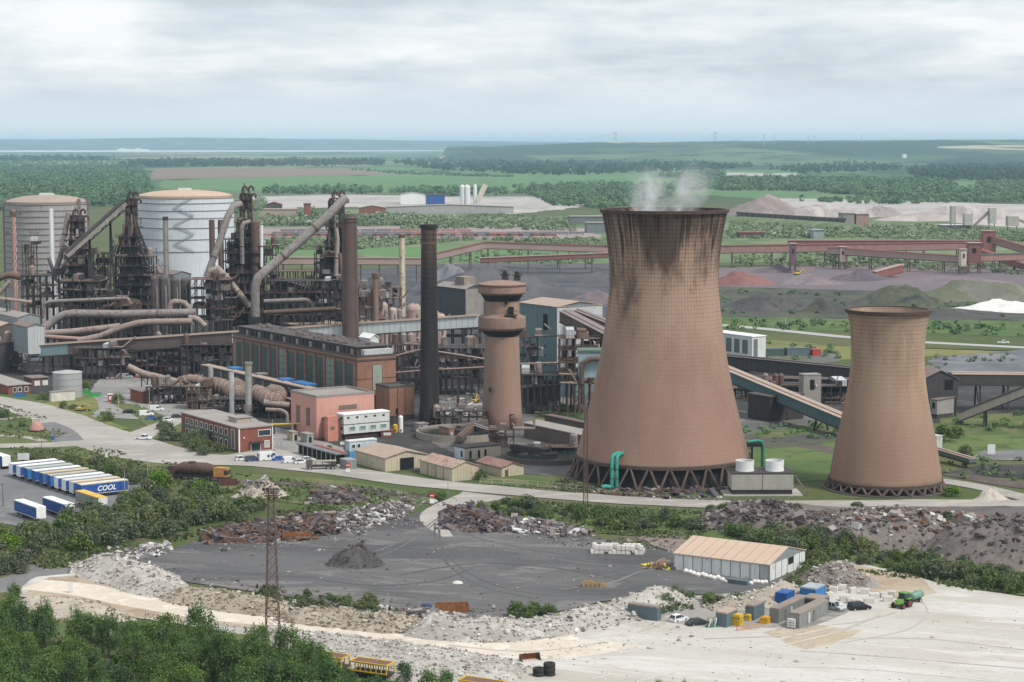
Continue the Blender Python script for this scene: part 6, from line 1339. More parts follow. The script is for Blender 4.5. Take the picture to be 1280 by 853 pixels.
# parked trailers
def trailer(label, c, ang, side, roof, end, txt=None, group='lorry trailers parked side by side', rear=None):
    """c: near left bottom corner on the ground, long side along ang"""
    th = thing('lorry_trailer', label, 'trailer', c, ang, group); L, w = 13.6, 2.55
    MB().bx(0, L, 0, w, 1.15, 3.95).build('box_body', side, th); MB().bx(-.03, L+.03, -.03, w+.03, 3.95, 4.05).build('roof', roof, th)
    MB().bx(-.06, 0, 0.02, w-.02, 1.1, 3.94).build('rear_door', end, th); MB().bx(L, L+.06, 0.02, w-.02, 1.1, 3.94).build('front_panel', white, th)
    m = MB(); m.bx(.2, L-.2, .5, w-.5, .95, 1.15); m.build('chassis', steel_d, th)
    for x in (1.6, 2.9, 4.2):
        for y in (.25, w-.25): wheel(th, x, y, .5, .36)
    for y in (.5, w-.5): MB().bar((L-3.2, y, 0), (L-3.2, y, 1), .16).build('landing_leg', steel_d, th)
    MB().bx(-.08, .02, .1, .45, .95, 1.08).build('tail_light', taill, th); MB().bx(-.08, .02, w-.45, w-.1, .95, 1.08).build('tail_light', taill, th)
    m = MB(); m.bx(0, L, -.02, 0, 1.15, 1.3); m.bx(0, L, -.02, 0, 3.8, 3.95); m.build('rail', roof if roof is not white else offwhite, th)
    if txt:
        cu = bpy.data.curves.new('lettering', 'FONT'); cu.body = txt; cu.size = 1.9; cu.extrude = .012; cu.offset = .045; cu.shear = .25; cu.materials.append(white)
        tmp = bpy.data.objects.new('lettering_curve', cu); COL.objects.link(tmp); bpy.context.view_layer.update()
        me = bpy.data.meshes.new_from_object(tmp.evaluated_get(bpy.context.evaluated_depsgraph_get())); bpy.data.objects.remove(tmp); o = bpy.data.objects.new('lettering', me); COL.objects.link(o); o.parent = th; o.location = (4.6, -.045, 1.85); o.rotation_euler = (PI/2, 0, 0)
    return th
TA = math.radians(37); tside = [bluep, bluep, blueb, bluep, M('faded blue curtain', (.05,.14,.30), .6), blueb, bluep, bluep, bluep, bluep]
rf = [white, white, M('greenish grey roof sheet', (.42,.44,.38), .8), white, M('tan roof sheet', (.50,.42,.29), .8), M('grey tan roof sheet', (.42,.38,.30), .8), white, offwhite, M('tan roof sheet', (.50,.42,.29), .8), M('cream roof sheet', (.58,.53,.42), .8)]
ends = [white, white, bluep, bluep, bluep, bluep, white, white, offwhite, bluep]
nth = ('leftmost of the ten', 'second from the left of the ten', 'third from the left of the ten', 'fourth from the left of the ten', 'fifth from the left of the ten', 'sixth from the left of the ten', 'seventh from the left of the ten', 'eighth from the left of the ten', 'ninth from the left, behind the lettered one')
desc = ('white ended white roofed', 'white ended white roofed', 'blue grey roofed', 'blue white roofed', 'faded blue tan roofed', 'blue greyish roofed', 'white ended white roofed', 'white ended pale roofed', 'pale ended tan roofed')
for k in range(10):
    lb = '%s trailer, %s in a row' % (desc[k], nth[k]) if k < 9 else 'blue trailer lettered COOL nearest the scrub in the row'
    trailer(lb, G(16+9.5*k, 598+3.0*k), TA, tside[k], rf[k], ends[k], 'COOL' if k == 9 else None)
gx = 'lorry trailers parked facing the row'
g = G(17.5, 625, 4.0); trailer('blue trailer with white roof standing alone in front of the trailer row, left', Vector((g.x, g.y, 0)), TA-PI/2, bluep, white, white, group=gx)
g = G(53, 621.5, 4.0); trailer('blue trailer with white roof in front of the trailer row, beside the orange roofed one', Vector((g.x, g.y, 0)), TA-PI/2, bluep, white, white, group=gx)
g = G(94, 613.5, 4.0); trailer('grey trailer with orange yellow roof in front of the lettered blue one', Vector((g.x, g.y, 0)), TA-PI/2, M('dull grey side', (.22,.23,.22), .7), M('orange yellow roof sheet', (.58,.36,.07), .7), white, group=gx)
g = G(13.5, 587); trailer('blue trailer with white door end at the left edge of the trailer park', Vector((g.x, g.y, 0)), TA+PI/2, bluep, white, white, group=gx)
# yellow excavator by the pump hut
def excavator(label, px, row, ang, pm, name='excavator'):
    th = thing(name, label, 'excavator', G(px, row), ang)
    for y in (-1.2, 1.2): extr(MB(), [(-1.9,.0),(1.9,0),(2.2,.45),(1.9,.9),(-1.9,.9),(-2.2,.45)], y-.3, y+.3).build('track', black, th)
    MB().bx(-2.2, 1.4, -1.3, 1.3, .95, 2.1).build('body', pm, th); MB().bx(.1, 1.5, .2, 1.3, 2.1, 3.1).build('cab', glass, th)
    m = MB(); m.bar((1.2,-.4,1.8), (3.6,-.4,4.2), .45); m.bar((3.6,-.4,4.2), (5.6,-.4,3.0), .4); m.build('boom', pm, th); m = MB(); m.bar((5.6,-.4,3.1), (5.2,-.4,1.2), .35); m.build('arm', pm, th); MB().rbox((5.0,-.4,.8), (.9,1.1,.8), (0,.4,0)).build('bucket', steel_d, th)
    return th
excavator('yellow excavator on the verge below the white pump hut', 101, 514, -.3, M('dusty yellow', (.50,.36,.10), .7, .25)).scale = (.72,.8,.62)
excavator('yellow excavator standing among the ore heaps by the purple stacker', 997, 344, .3, yellow)
excavator('small yellow excavator left of the water tower shaft', 593, 505, 1.2, M('dusty yellow', (.50,.36,.10), .7, .25)).scale = (.6,.6,.8)
# torpedo ladle wagon on the siding
c = G(212, 599); e = G(288, 603); an = math.atan2(e.y-c.y, e.x-c.x); th = thing('ladle_wagon', 'rust brown torpedo ladle wagon with an orange end box on the siding', 'railway wagon', c, an); L = (e-c).length; rw = M('dark rusty ladle', (.085,.055,.048), .85, .4, .5, .3, .5, (.13,.07,.05))
MB().bx(0, L, -1.2, 1.2, 1.0, 1.5).build('underframe', steel_d, th); MB().tube([(2, 0, 2.9), (4.5, 0, 3.4), (L*.62, 0, 3.4), (L*.74, 0, 3.1)], [1.1, 1.75, 1.75, 1.4], 18).build('ladle', rw, th); MB().bx(.2, 2.2, -1.1, 1.1, 1.5, 3.9).build('end_box', rw, th)
MB().bx(L*.75, L*.97, -1.2, 1.2, 1.5, 4.0).build('end_box', M('orange end', (.48,.24,.08), .8, .3, .6, .3, .3), th); MB().bx(L*.93, L*.975, -1.25, 1.25, 2.2, 3.4).build('grille', steel_d, th)
MB().lathe([(.9, 4.9), (1.1, 5.3), (.6, 5.4)], 12, (L*.38, 0)).build('spout', rw, th)
for x in (1.5, 3.2, L-3.2, L-1.5):
    for y in (-.75, .75): wheel(th, x, y, .48, .14)
MB().rbox((L*.87+3, -2.2, .5), (6, 1.6, .9), (0,0,0)).build('loose_plate', rw, th)
# yellow framed wagons in the foreground
def fwagon(label, px, row, ang):
    th = thing('flat_wagon', label, 'railway wagon', G(px, row), ang, 'yellow framed wagons in the foreground'); L, w = 7.6, 2.8
    MB().bx(0, L, 0, w, 1.0, 1.3).build('underframe', steel_d, th); MB().bx(.2, L-.2, .2, w-.2, 2.75, 3.0).build('load', M('rusty load', (.16,.085,.06), .9, .4, .8), th)
    for k in range(8):
        for y in (.06, w-.06): MB().bar((.1+k*(L-.2)/7, y, 1.3), (.1+k*(L-.2)/7, y, 3.0), .16).build('stanchion', yellow, th)
    m = MB()
    for q in (((0,0,3.02),(L,0,3.02)),((0,w,3.02),(L,w,3.02)),((0,0,3.02),(0,w,3.02)),((L,0,3.02),(L,w,3.02)),((0,0,1.4),(L,0,1.4))): m.bar(*q, .18)
    m.build('top_rail', yellow, th)
    for x in (1.4, L-1.4):
        for y in (.5, w-.5): wheel(th, x, y, .46, .14)
fa = math.atan2((G(610,862)-G(440,838)).y, (G(610,862)-G(440,838)).x)
for k, (px, row, lb) in enumerate(((382,838,'yellow framed flat wagon mostly hidden by foreground trees'), (437,847,'yellow framed flat wagon showing among the foreground trees'), (573,872,'yellow framed flat wagon at the bottom edge by the trees'), (633,880,'yellow framed flat wagon at the bottom edge below the tyre stack'))): fwagon(lb, px, row, fa)
# bucket and tyres
g = G(663, 827); th = thing('digger_bucket', 'rusty digger bucket lying on the chalk below the bank', 'bucket', g, .35); m = MB()
pr = [(-1.0,.0),(.7,0),(1.1,.5),(.9,1.25),(.2,1.5)]
for a, b in zip(pr, pr[1:]): m.add([(-1.8,a[0],a[1]),(1.8,a[0],a[1]),(1.8,b[0],b[1]),(-1.8,b[0],b[1])], [(0,1,2,3)])
m.build('shell', rustp, th)
for x in (-1.8, 1.8): extr(MB(), [(p[0], p[1]) for p in pr], -.04, .04).build('cheek', steel_b, th).location = (x, 0, 0); 
for o in kids(th):
    if o.name.startswith('cheek'): o.rotation_euler = (0, 0, PI/2)
for x in (-1.5, -.5, .5, 1.5): MB().bar((x, -1.0, .06), (x, -1.35, .04), .14).build('tooth', steel_d, th)
for k, (dx, n) in enumerate(((-.95, 2), (.95, 3))):
    for j in range(n):
        g = G(680, 846); o = MB().tube([(0,0,0),(0,0,.01)], .1, 4); o = MB(); nn = 20
        pts = [(1.0,0),(1.08,.2),(1.08,.6),(1.0,.8),(.62,.8),(.55,.6),(.55,.2),(.62,0),(1.0,0)]; o.lathe(pts, nn, cap=False); q = o.build('tyre', tyre); q.location = (g.x+dx, g.y+.3*k, .82*j)
        tag(q, ('lowest' if j == 0 else 'topmost' if j == n-1 else 'middle')+' tyre of the '+('shorter left' if k == 0 else 'taller right')+' stack on the foreground chalk', 'tyre', 'old tyres stacked on the chalk')
# ================================================================== containers of the chalk compound
CA = math.radians(57.8)
cl = M('dusty container lid', (.24,.20,.175), .85, .3)
def cont(label, B, xA, xC, h, wm, rm=None, z0=.12, cat='container', **k):
    b = Bld('site_container', label, cat, B, xA, xC, h, wm, rm or wm, ang=CA, over=.03, z0=z0, **k); m = MB()
    for q in ((-.05,.12,-.05,.12),(b.W-.12,b.W+.05,-.05,.12),(-.05,.12,b.L-.12,b.L+.05)): m.bx(*q, z0, h+.02)
    m.bx(-.06, b.W+.05, -.06, .06, h-.15, h+.03); m.bx(-.06, .06, -.05, b.L+.05, h-.15, h+.03); m.build('corner_frame', wm, b.t); return b
cont('grey blue container standing alone on the chalk bank left of the parked cars', (821,778), 785, 826, 2.7, contg, cl)
cont('grey blue container with rusty lid between the cars and the yellow tank', (908,786), 895, 921, 2.8, contg, roofp)
cont('tall grey blue container right of the yellow tanks', (942,777), 932, 955, 2.8, contg, cl)
cont('dark blue open container behind the long grey green cabin', (983,760), 969, 993, 2.6, bluep, bluep)
cont('bright blue container with white notices behind the silver car', (1019,756), 1000, 1031, 3.0, blueb, M('pale blue lid', (.30,.34,.36)))
b = cont('long grey green cabin with dusty brown lid next to the orange tank', (973,781), 962, 1009, 2.8, contgn, cl); b.Rf(3, 4, .3, 2.4, steel_g, 'door'); b.Rf(5.5, 6.5, .3, 2.4, cladl, 'door')
b = cont('long grey green cabin nearest the camera with white tank at its end', (999,787), 986, 1035, 2.8, contgn, cl); b.Rf(4, 5, .3, 2.4, cladl, 'door'); b.Rf(6.5, 7.5, .3, 2.4, steel_g, 'door')
cont('dark long container behind the two grey green cabins', (1026,768), 1003, 1036, 2.7, M('dark grey container', (.075,.08,.082), .6), cl)
for lab, px, row, w, h, mt in (('tall yellow fuel tank between two grey blue containers', 927, 783, 13, 14, yellow), ('small yellow generator behind the tall yellow tank', 938, 777.5, 8, 8.5, yellow), ('orange yellow tank beside the long grey green cabin', 961, 781, 12, 9, M('amber tank', (.60,.32,.02), .5))):
    g = G(px, row); s = F/(g-camo.location).length; th = thing('fuel_tank', lab, 'tank', g, CA); w = w/s; h = h/s
    MB().bx(-w*.4, w*.4, 0, w*.8, .15, h).build('casing', mt, th); MB().bx(-w*.42, w*.42, -.03, w*.82, h*.72, h*.76).build('band', steel_d, th); MB().bx(-w*.3, w*.3, .1, w*.7, h, h+.12).build('hatch', mt, th)
    for x in (-w*.35, w*.35): MB().bx(x-.1, x+.1, .1, w*.7, 0, .15).build('skid', steel_d, th)
    MB().bx(-w*.25, w*.1, -.04, 0, h*.3, h*.6).build('panel', M('dull panel', (.35,.26,.05)), th)
def ibc(label, g, ang, body, group=None):
    th = thing('liquid_tank', label, 'tank', g, ang, group); MB().bx(-.5, .5, -.5, .5, .18, 1.15).build('bottle', body, th); m = MB()
    for z in (.2, .5, .8, 1.15): 
        for q in (((-.53,-.53,z),(.53,-.53,z)),((.53,-.53,z),(.53,.53,z)),((.53,.53,z),(-.53,.53,z)),((-.53,.53,z),(-.53,-.53,z))): m.bar(*q, .04)
    for x in (-.53, 0, .53): m.bar((x,-.53,.15), (x,-.53,1.17), .04); m.bar((-.53,x,.15), (-.53,x,1.17), .04)
    m.build('cage', steel_g, th); MB().bx(-.55, .55, -.55, .55, .02, .16).build('pallet', steel_d, th); return th
g = G(990, 786); t1 = ibc('white liquid tank in a cage at the end of the front grey green cabin', g, CA, white); t1.scale = (1.5, 1.5, 1.7)
th = thing('barrier_rail', 'orange and yellow barrier railing in front of the yellow tanks', 'barrier', G(921, 790), .15); s = 6.5
for z in (.5, 1.1): MB().bar((0,0,z), (4.6,.8,z), .1).build('rail', orange, th)
for x in (0, 1.5, 3.1, 4.6): MB().bar((x, x*.17, 0), (x, x*.17, 1.2), .1).build('post', yellow if x > 1 else redp, th)
th = thing('pump_rack', 'dark green pump rack with hoses beside the grey saloon', 'rack', G(892, 785), .3); 
for x in (-1.2, 0, 1.2): MB().bar((x, 0, 0), (x, 0, 2.0), .12).build('post', greend, th); MB().tube([(x, -.2, .3), (x+.3, -.4, 1.2), (x+.5, -.2, 2.0)], .13, 7).build('hose', offwhite if x < 1 else greend, th)
MB().bx(-1.5, 1.6, -.3, .5, 0, .5).build('base', M('green pump', (.04,.14,.09)), th); MB().bar((-1.4, 0, 2), (1.5, 0, 2), .12).build('rail', greend, th)
# concrete blocks
blk = M('white concrete block', (.56,.54,.50), .9, .15, .6); p0 = None
for i, (px, row) in enumerate([(1042,741),(1052,738.5),(1066,742),(1081,743.5),(1093,749),(1104,748),(1114,746.5),(1056,752),(1063,755),(1048,763),(1110,753),(1037,748),(1071,757),(1086,755)]):
    g = G(px, row); k = (.85, 1.0, .75)[i % 3]; m = MB(); m.bx(-k, k, -.6, .6, 0, 1.25); m.bx(-k*.5, k*.5, -.25, .25, 1.25, 1.38); o = m.build('concrete_block', blk); o.location = g; o.rotation_euler = (0, 0, -.3+.3*(i % 3))
    tag(o, 'white concrete block in the loose line between the bright blue container and tractor', 'block', 'white concrete blocks by the blue container')
# tractor and slurry tanker
g = G(1128, 760); th = thing('tractor', 'lime green tractor with red wheel rims, coupled to the green tanker', 'tractor', g, -2.3); lime = M('lime green paint', (.12,.29,.045), .55)
MB().bx(.2, 2.3, -.5, .5, 1.0, 1.9).build('bonnet', lime, th); MB().bx(-1.3, .3, -.75, .75, 1.5, 3.0).build('cab', glass, th); MB().bx(-1.4, .4, -.85, .85, 3.0, 3.2).build('cab_roof', lime, th); MB().bx(-1.6, 2.2, -.35, .35, .6, 1.0).build('chassis', steel_d, th)
for s_ in (-1, 1):
    for x, r in ((-.8, .95), (1.6, .65)):
        o = MB().tube([(x, s_*1.05-.28, r), (x, s_*1.05+.28, r)], r, 18).build('wheel', tyre, th); MB().tube([(x, s_*1.05-.3, r), (x, s_*1.05+.3, r)], r*.5, 12).build('rim', redp, o)
    MB().bx(-1.7, .1, s_*1.05-.3, s_*1.05+.3, 1.9, 2.0).build('mudguard', lime, th); MB().bx(2.3, 2.34, s_*.3-.12, s_*.3+.12, 1.4, 1.6).build('headlight', lampm, th)
g = G(1143, 754); th = thing('slurry_tanker', 'grey green cylindrical tanker trailer behind the tractor', 'tanker', g, -2.3+PI); gt = M('grey green tank', (.16,.28,.22), .5)
MB().tube([(-1.6, 0, 1.9), (-1.4, 0, 1.9), (2.8, 0, 2.0), (3.1, 0, 2.0)], [.5, 1.05, 1.05, .5], 20).build('tank', gt, th); MB().bx(-2.6, 2.6, -.4, .4, .7, .95).build('chassis', steel_d, th); MB().lathe([(.3, 2.9), (.3, 3.2)], 10, (.5, 0)).build('hatch', gt, th)
for s_ in (-1, 1): wheel(th, 1.0, s_*1.0, .65, .4)
th.scale = (.85, .8, .8)
# ================================================================== white shed
b = Bld('storage_shed', 'long white panelled storage shed with dusty pink roof on the spoil yard', 'shed', (961.5,728), 842.7, 1006, 3.7, M('dirty white panels', (.66,.675,.665), .6, .12, .3, .3, .12, (.36,.32,.27)), M('pinkish dusty shed roof', (.46,.35,.27), .85, .12, .12, .1), ang=CA, kind='y', rise=2.3, over=.25)
for k in range(1, 10): b.box('panel_post', M('grey post', (.16,.17,.17)), -.06, .0, b.L*k/10-.07, b.L*k/10+.07, 0, 3.7)
for k in range(1, 6): b.box('panel_post', M('grey post', (.16,.17,.17)), b.W*k/6-.06, b.W*k/6+.06, -.06, 0, 0, 3.7)
b.box('corner_post', M('grey post', (.16,.17,.17)), -.12, .1, -.12, .1, 0, 3.75)
MB().add([(.1,-.05,3.72),(b.W-.1,-.05,3.72),(b.W/2,-.05,5.75)], [(0,1,2)]).build('gable_sheet', M('grey gable sheet', (.24,.27,.275), .7), b.t); b.Rf(b.W*.52, b.W*.66, 2.1, 3.6, void)
b.box('dark_panel', M('grey end panel', (.36,.37,.36), .6), -.05, 0, .12, b.L*.1-.1, .1, 3.6)
for k in range(8): b.box('roof_seam', M('roof seam', (.34,.25,.19)), -.3, b.W/2, b.L*(k+1)/9-.04, b.L*(k+1)/9+.04, 0, .01).location.z = -50
for o in kids(b.t):
    if o.name.startswith('roof_seam'): bpy.data.objects.remove(o)
for k in range(9):   # seams that follow the slope
    y = b.L*(k+.5)/9; MB().bar((-.25, y, 3.7-.25*2.3/(b.W/2)+.25), (b.W/2, y, 6.0+.24), .12, .05).build('roof_seam', M('roof seam', (.36,.27,.21)), b.t)
# bags and crates around the shed and on the yard
def bag(g, r, mt, lab, grp, nm='bulk_bag', s=.5):
    o = MB().lathe([(s*.75, 0), (s*1.0, s*.35), (s*1.02, s*1.0), (s*.7, s*1.5), (s*.25, s*1.7)], 9).build(nm, mt); o.location = g; o.rotation_euler = (0, 0, r.random()*3); return tag(o, lab, 'bag', grp)
r = random.Random(3)
for i in range(11): bag(G(858+5.0*i+r.uniform(-1,1), 716.5+1.15*i+r.uniform(-1,1.5)), r, bagw, 'white bulk bag in the line along the front of the white shed', 'white bags along the shed front', s=.62)
for i in range(6): bag(G(934+4.6*i, 730+r.uniform(-.5,2)), r, bagw, 'white bulk bag at the near corner of the white shed', 'white bags at the shed corner', s=.55)
for i in range(5):
    o = MB().bx(-.6, .6, -.5, .5, .12, 1.1).bx(-.65, .65, -.55, .55, 0, .12).build('crate', contg); o.location = G(911+5.4*i, 729.5+r.uniform(-.6,.8)+.5*i); o.rotation_euler = (0,0,CA+r.uniform(-.1,.1)); tag(o, 'blue grey crate in the row beside the near shed corner', 'crate', 'blue grey crates by the shed')
pm_ = MB().bx(-.5, .5, -.5, .5, .14, .95).bx(-.42, .42, -.42, .42, .95, 1.05).bx(-.55, .55, -.55, .55, 0, .1).mesh('bagged_pallet', bagw)
for i in range(12):
    for j in range(2):
        for k in range(2 if (i*7+j*3) % 5 else 1):
            if r.random() < .06: continue
            o = bpy.data.objects.new('bagged_pallet', pm_); COL.objects.link(o); g = G(741+5.5*i+2.2*j, 692.5+.12*i-2.2*j); o.location = (g.x, g.y, k*1.12); o.rotation_euler = (0, 0, r.uniform(-.08,.08)); tag(o, ('upper' if k else 'ground level')+' white bagged pallet in the '+('back' if j else 'front')+' row of the block on the grey yard', 'pallet', 'white bagged pallets on the grey yard')
for i in range(7):
    o = MB(); o.bx(-.7, .7, -.6, .6, 0, .12)
    for q in range(4): o.bx(-.7, .7, -.62, -.56, .15+q*.25, .33+q*.25); o.bx(-.7, .7, .56, .62, .15+q*.25, .33+q*.25); o.bx(-.72, -.66, -.6, .6, .15+q*.25, .33+q*.25); o.bx(.66, .72, -.6, .6, .15+q*.25, .33+q*.25)
    o.bx(-.6, .6, -.5, .5, .12, .8); o = o.build('timber_crate', wood); o.location = G(731+5.4*(i % 5)+(3 if i > 4 else 0), 734.5-(2.6 if i > 4 else 0)); o.rotation_euler = (0,0,.2); tag(o, 'pale timber crate in the cluster on the near edge of the grey yard', 'crate', 'timber crates on the grey yard')
for lab, px, row, L, mt in (('rusty orange sheet bin at the near edge of the grey yard', 565, 765, 6.5, rustp), ('rust brown open skip in the rusty scrap tip', 372, 675, 7, rustp), ('dark red plate box at the left end of the scrap tip', 270, 676, 7.5, steel_b), ('long dark red beam box beside the ladle wagon siding', 286, 607, 4.5, M('dark red box', (.12,.05,.045)))):
    th = thing('steel_bin', lab, 'bin', G(px, row), .35 if 'plate' in lab else .12); h = 1.7; m = MB()
    MB().bx(-L/2, L/2, -1.2, 1.2, 0, .15).build('floor', mt, th)
    for q in ((-L/2,L/2,-1.25,-1.2),(-L/2,L/2,1.2,1.25),(-L/2,-L/2+.05,-1.2,1.2),(L/2-.05,L/2,-1.2,1.2)): MB().bx(*q, .1, h).build('side', mt, th)
    for k in range(7): m.bx(-L/2+k*L/6-.06, -L/2+k*L/6+.06, -1.35, -1.25, 0, h)
    m.build('ribs', mt, th)
for lab, px, row, c_ in (('blue tarpaulin bundle at the near edge of the grey yard', 533, 759, M('faded blue sheet', (.04,.07,.14))), ('white sack lying alone on the middle of the grey yard', 572, 731, bagw), ('white drum at the tip edge by the lattice mast of the big tower', 727, 665, white), ('black pipe ring lying at the front of the pale scrap tip', 428, 656, black)):
    o = MB().lathe([(.7, 0), (1.0, .3), (.8, .7), (.3, .9)], 9).build('bundle' if 'drum' not in lab else 'drum', c_); o.location = G(px, row); o.scale = (1.2, .8, .9); tag(o, lab, 'bundle')
# skips, kiosk, boxes at the left
def skip(label, px, row, ang, mt, L=3.6):
    th = thing('skip', label, 'skip', G(px, row), ang); e = .5
    extr(MB(), [(-L/2+e,.1),(L/2-e,.1),(L/2,1.4),(-L/2,1.4)], -.85, .85).build('body', mt, th); MB().bx(-L/2+.1, L/2-.1, -.78, .78, 1.4, 1.43).build('load', steel_d, th)
    for x in (-L/4, L/4): MB().bar((x, -.9, .5), (x, -.9, 1.2), .12).build('lug', mt, th)
skip('bright green skip right of the grey tank, front one', 118, 496, .1, greenp, 5.2); skip('bright green skip right of the grey tank, half hidden behind the front one', 107, 492.5, .1, greenp, 4.2)
skip('bright blue skip in front of the gatehouse', 25, 496, .05, blueb, 4.6); skip('blue bin under the conveyor by the silver van', 148, 468, 0, bluep, 3.6)
for lab, px, row, mt, w, h in (('red and white kiosk on the verge by the shrubs', 138, 503, redp, 1.8, 2.9), ('orange sign box by the silver van', 172, 471, orange, 1.6, 2.4), ('white vertical tank in front of the brick annex', 501, 541, white, 1.5, 5.2), ('yellow gas rack beside the white vertical tank', 494, 541, yellow, 1.6, 2.4), ('maroon skip beside the portable office', 483, 546, M('maroon skip', (.17,.06,.05)), 4, 2)):
    th = thing('kiosk' if 'kiosk' in lab else 'plant_box', lab, 'kiosk' if 'kiosk' in lab else 'box', G(px, row), .2)
    if 'vertical tank' in lab: MB().lathe([(w/2, 0), (w/2, h), (w*.3, h+.4)], 16).build('tank', mt, th); MB().bx(-.2, .2, -w/2-.1, 0, .5, 1.2).build('valve', steel_d, th)
    else: MB().bx(-w/2, w/2, -w/2, w/2, 0, h).build('body', mt, th); MB().bx(-w/2-.1, w/2+.1, -w/2-.1, w/2+.1, h, h+.15).build('roof', white if 'kiosk' in lab else mt, th); MB().bx(-w*.3, w*.3, -w/2-.03, -w/2, h*.35, h*.8).build('panel', offwhite, th)
# conical tiled monument
g = G(46, 539.5); th = thing('bell_monument', 'small monument, a conical red tiled hood on a dark round base on the entrance lawn', 'monument', g); s = 3.85
MB().lathe([(2.5, 0), (2.6, .5), (2.3, .6)], 28).build('base', steel_d, th); MB().lathe([(2.35, .6), (2.1, 1.6), (1.3, 2.8), (.9, 3.1)], 28).build('hood', M('pink red tile', (.40,.21,.17), .8, .25, 1), th); MB().bx(-1.6, .4, .4, 1.6, 2.4, 4.2).build('plinth', M('pale stone', (.5,.45,.42)), th)
# heavy machine by the car port
g = G(402, 587); th = thing('low_loader', 'dusty dark lorry with a crane frame beside the car port', 'lorry', g, .15)
MB().bx(-3.8, 4.4, -1, 1, .9, 1.3).build('chassis', steel_d, th); MB().bx(-4.4, -2.6, -1.1, 1.1, .7, 2.9).build('cab', M('dusty dark cab', (.10,.09,.085)), th); MB().bx(-4.45, -4.38, -.9, .9, 1.8, 2.7).build('windscreen', glass, th); MB().bx(-2.2, 4.2, -1.15, 1.15, 2.4, 2.6).build('deck', M('dusty deck', (.30,.26,.21)), th)
for x in (-1.8, .2, 2.2, 4.0): MB().bar((x, -1.05, 1.3), (x, -1.05, 2.4), .2).build('post', steel_d, th)
for x in (-3.4, 1.8, 3.2):
    for y in (-1, 1): wheel(th, x, y, .55, .35)
# ================================================================== masts, poles and signs
def mast(label, px, row, top, wb, wt_, mat, lights=True):
    g = G(px, row); s = F/(g-camo.location).length; H = ZR(top, g.y); th = thing('light_mast', label, 'light mast', g); a, b = wb/s/2, wt_/s/2; n = 16
    m = MB(); e = lambda z: a+(b-a)*z/H
    for sx in (-1, 1):
        for sy in (-1, 1): MB().bar((sx*a, sy*a, 0), (sx*b, sy*b, H), .13).build('leg', mat, th)
    for k in range(n):
        z0, z1 = H*k/n, H*(k+1)/n
        for q in range(4):
            c0 = [(-1,-1),(1,-1),(1,1),(-1,1)][q]; c1 = [(1,-1),(1,1),(-1,1),(-1,-1)][q]
            m.bar((c0[0]*e(z0), c0[1]*e(z0), z0), (c1[0]*e(z1), c1[1]*e(z1), z1), .065); m.bar((c1[0]*e(z0), c1[1]*e(z0), z0), (c0[0]*e(z1), c0[1]*e(z1), z1), .065); m.bar((c0[0]*e(z1), c0[1]*e(z1), z1), (c1[0]*e(z1), c1[1]*e(z1), z1), .065)
    m.build('lattice', mat, th)
    if lights:
        MB().bx(-1.3, 1.3, -.9, .9, H-1.6, H-1.5).build('platform', mat, th); m = MB()
        for z in (H-1.0, H-.5): m.bar((-1.3,-.9,z), (1.3,-.9,z), .06); m.bar((-1.3,.9,z), (1.3,.9,z), .06); m.bar((-1.3,-.9,z), (-1.3,.9,z), .06); m.bar((1.3,-.9,z), (1.3,.9,z), .06)
        m.build('railing', mat, th)
        for x in (-1.3, -.65, .1, .8, 1.3): MB().rbox((x, -.9+.2*(x > 0), H-.1), (.5, .3, .5), (.4, 0, 0)).build('floodlight', steel_d if x < 0 else steel_g, th); MB().rbox((x*.9, .8, H-1.0), (.5, .4, .5), (-.4, 0, 0)).build('floodlight', steel_g, th)
rm = M('rusty mast', (.115,.082,.07), .85, .3, .5, .3, .4)
mast('tall rusty lattice floodlight mast standing in the chalk bank foreground', 341, 796, 610, 17, 6, rm)
mast('rusty lattice mast in front of the left foot of the large cooling tower', 732, 645, 503, 5.5, 4, rm, False)
def pole(label, px, row, h, mt, head='lamp', nm='lamp_post', cat='lamp post', group=None):
    th = thing(nm, label, cat, G(px, row), 0, group); MB().lathe([(.11, 0), (.06, h)], 8).build('post', mt, th)
    if head == 'lamp': MB().rbox((0, -.3, h), (.35, .9, .16), (0,0,0)).build('lamp_head', steel_d, th)
    elif head == 'dome': MB().lathe([(.1, h), (.55, h+.1), (.1, h+.4)], 10).build('lamp_head', white, th)
    elif head == 'bar': MB().bx(-.8, .8, -.06, .06, h-.1, h+.1).build('lamp_bar', steel_d, th); [MB().rbox((x, -.1, h+.2), (.5, .3, .5), (.5,0,0)).build('lamp_head', offwhite, th) for x in (-.7, 0, .7)]
    return th
for lab, px, row, h, mt, hd in (('grey lamp post on the verge above the scrub, nearest the junction', 118, 581, 5.5, steel_g, 'lamp'), ('thin pale pole in the scrub right of the lettered trailer', 185, 603, 6.5, paleconc, 'none'), ('thin pale pole at the end of the trailer row', 156, 620, 7.0, paleconc, 'none'), ('dark lamp post at the left of the trailer park', 4, 634, 6, steel_d, 'lamp'),
        ('thin lamp post by the foot path crossing', 52, 560, 5.5, steel_g, 'lamp'), ('short grey post by the road edge at the left', 52, 556, 3, steel_g, 'none'), ('pale lamp post standing in the foreground trees on the haul road edge', 236, 795, 6.0, paleconc, 'lamp'), ('tall floodlight pole in front of the brick store', 187, 517, 9.5, paleconc, 'bar'),
        ('yellow green pole on the verge beside the shrub', 148, 513, 6.5, M('ochre pole', (.42,.40,.22)), 'none'), ('thin pale pole beside the pipes at the car park right of the office', 341, 556, 8, paleconc, 'none'), ('thin post at the road bend left of the scrap tip entrance', 560, 622, 4, steel_g, 'none'), ('small white post on the far access road', 982, 407, 4, white, 'none')):
    pole(lab, px, row, h, mt, hd)
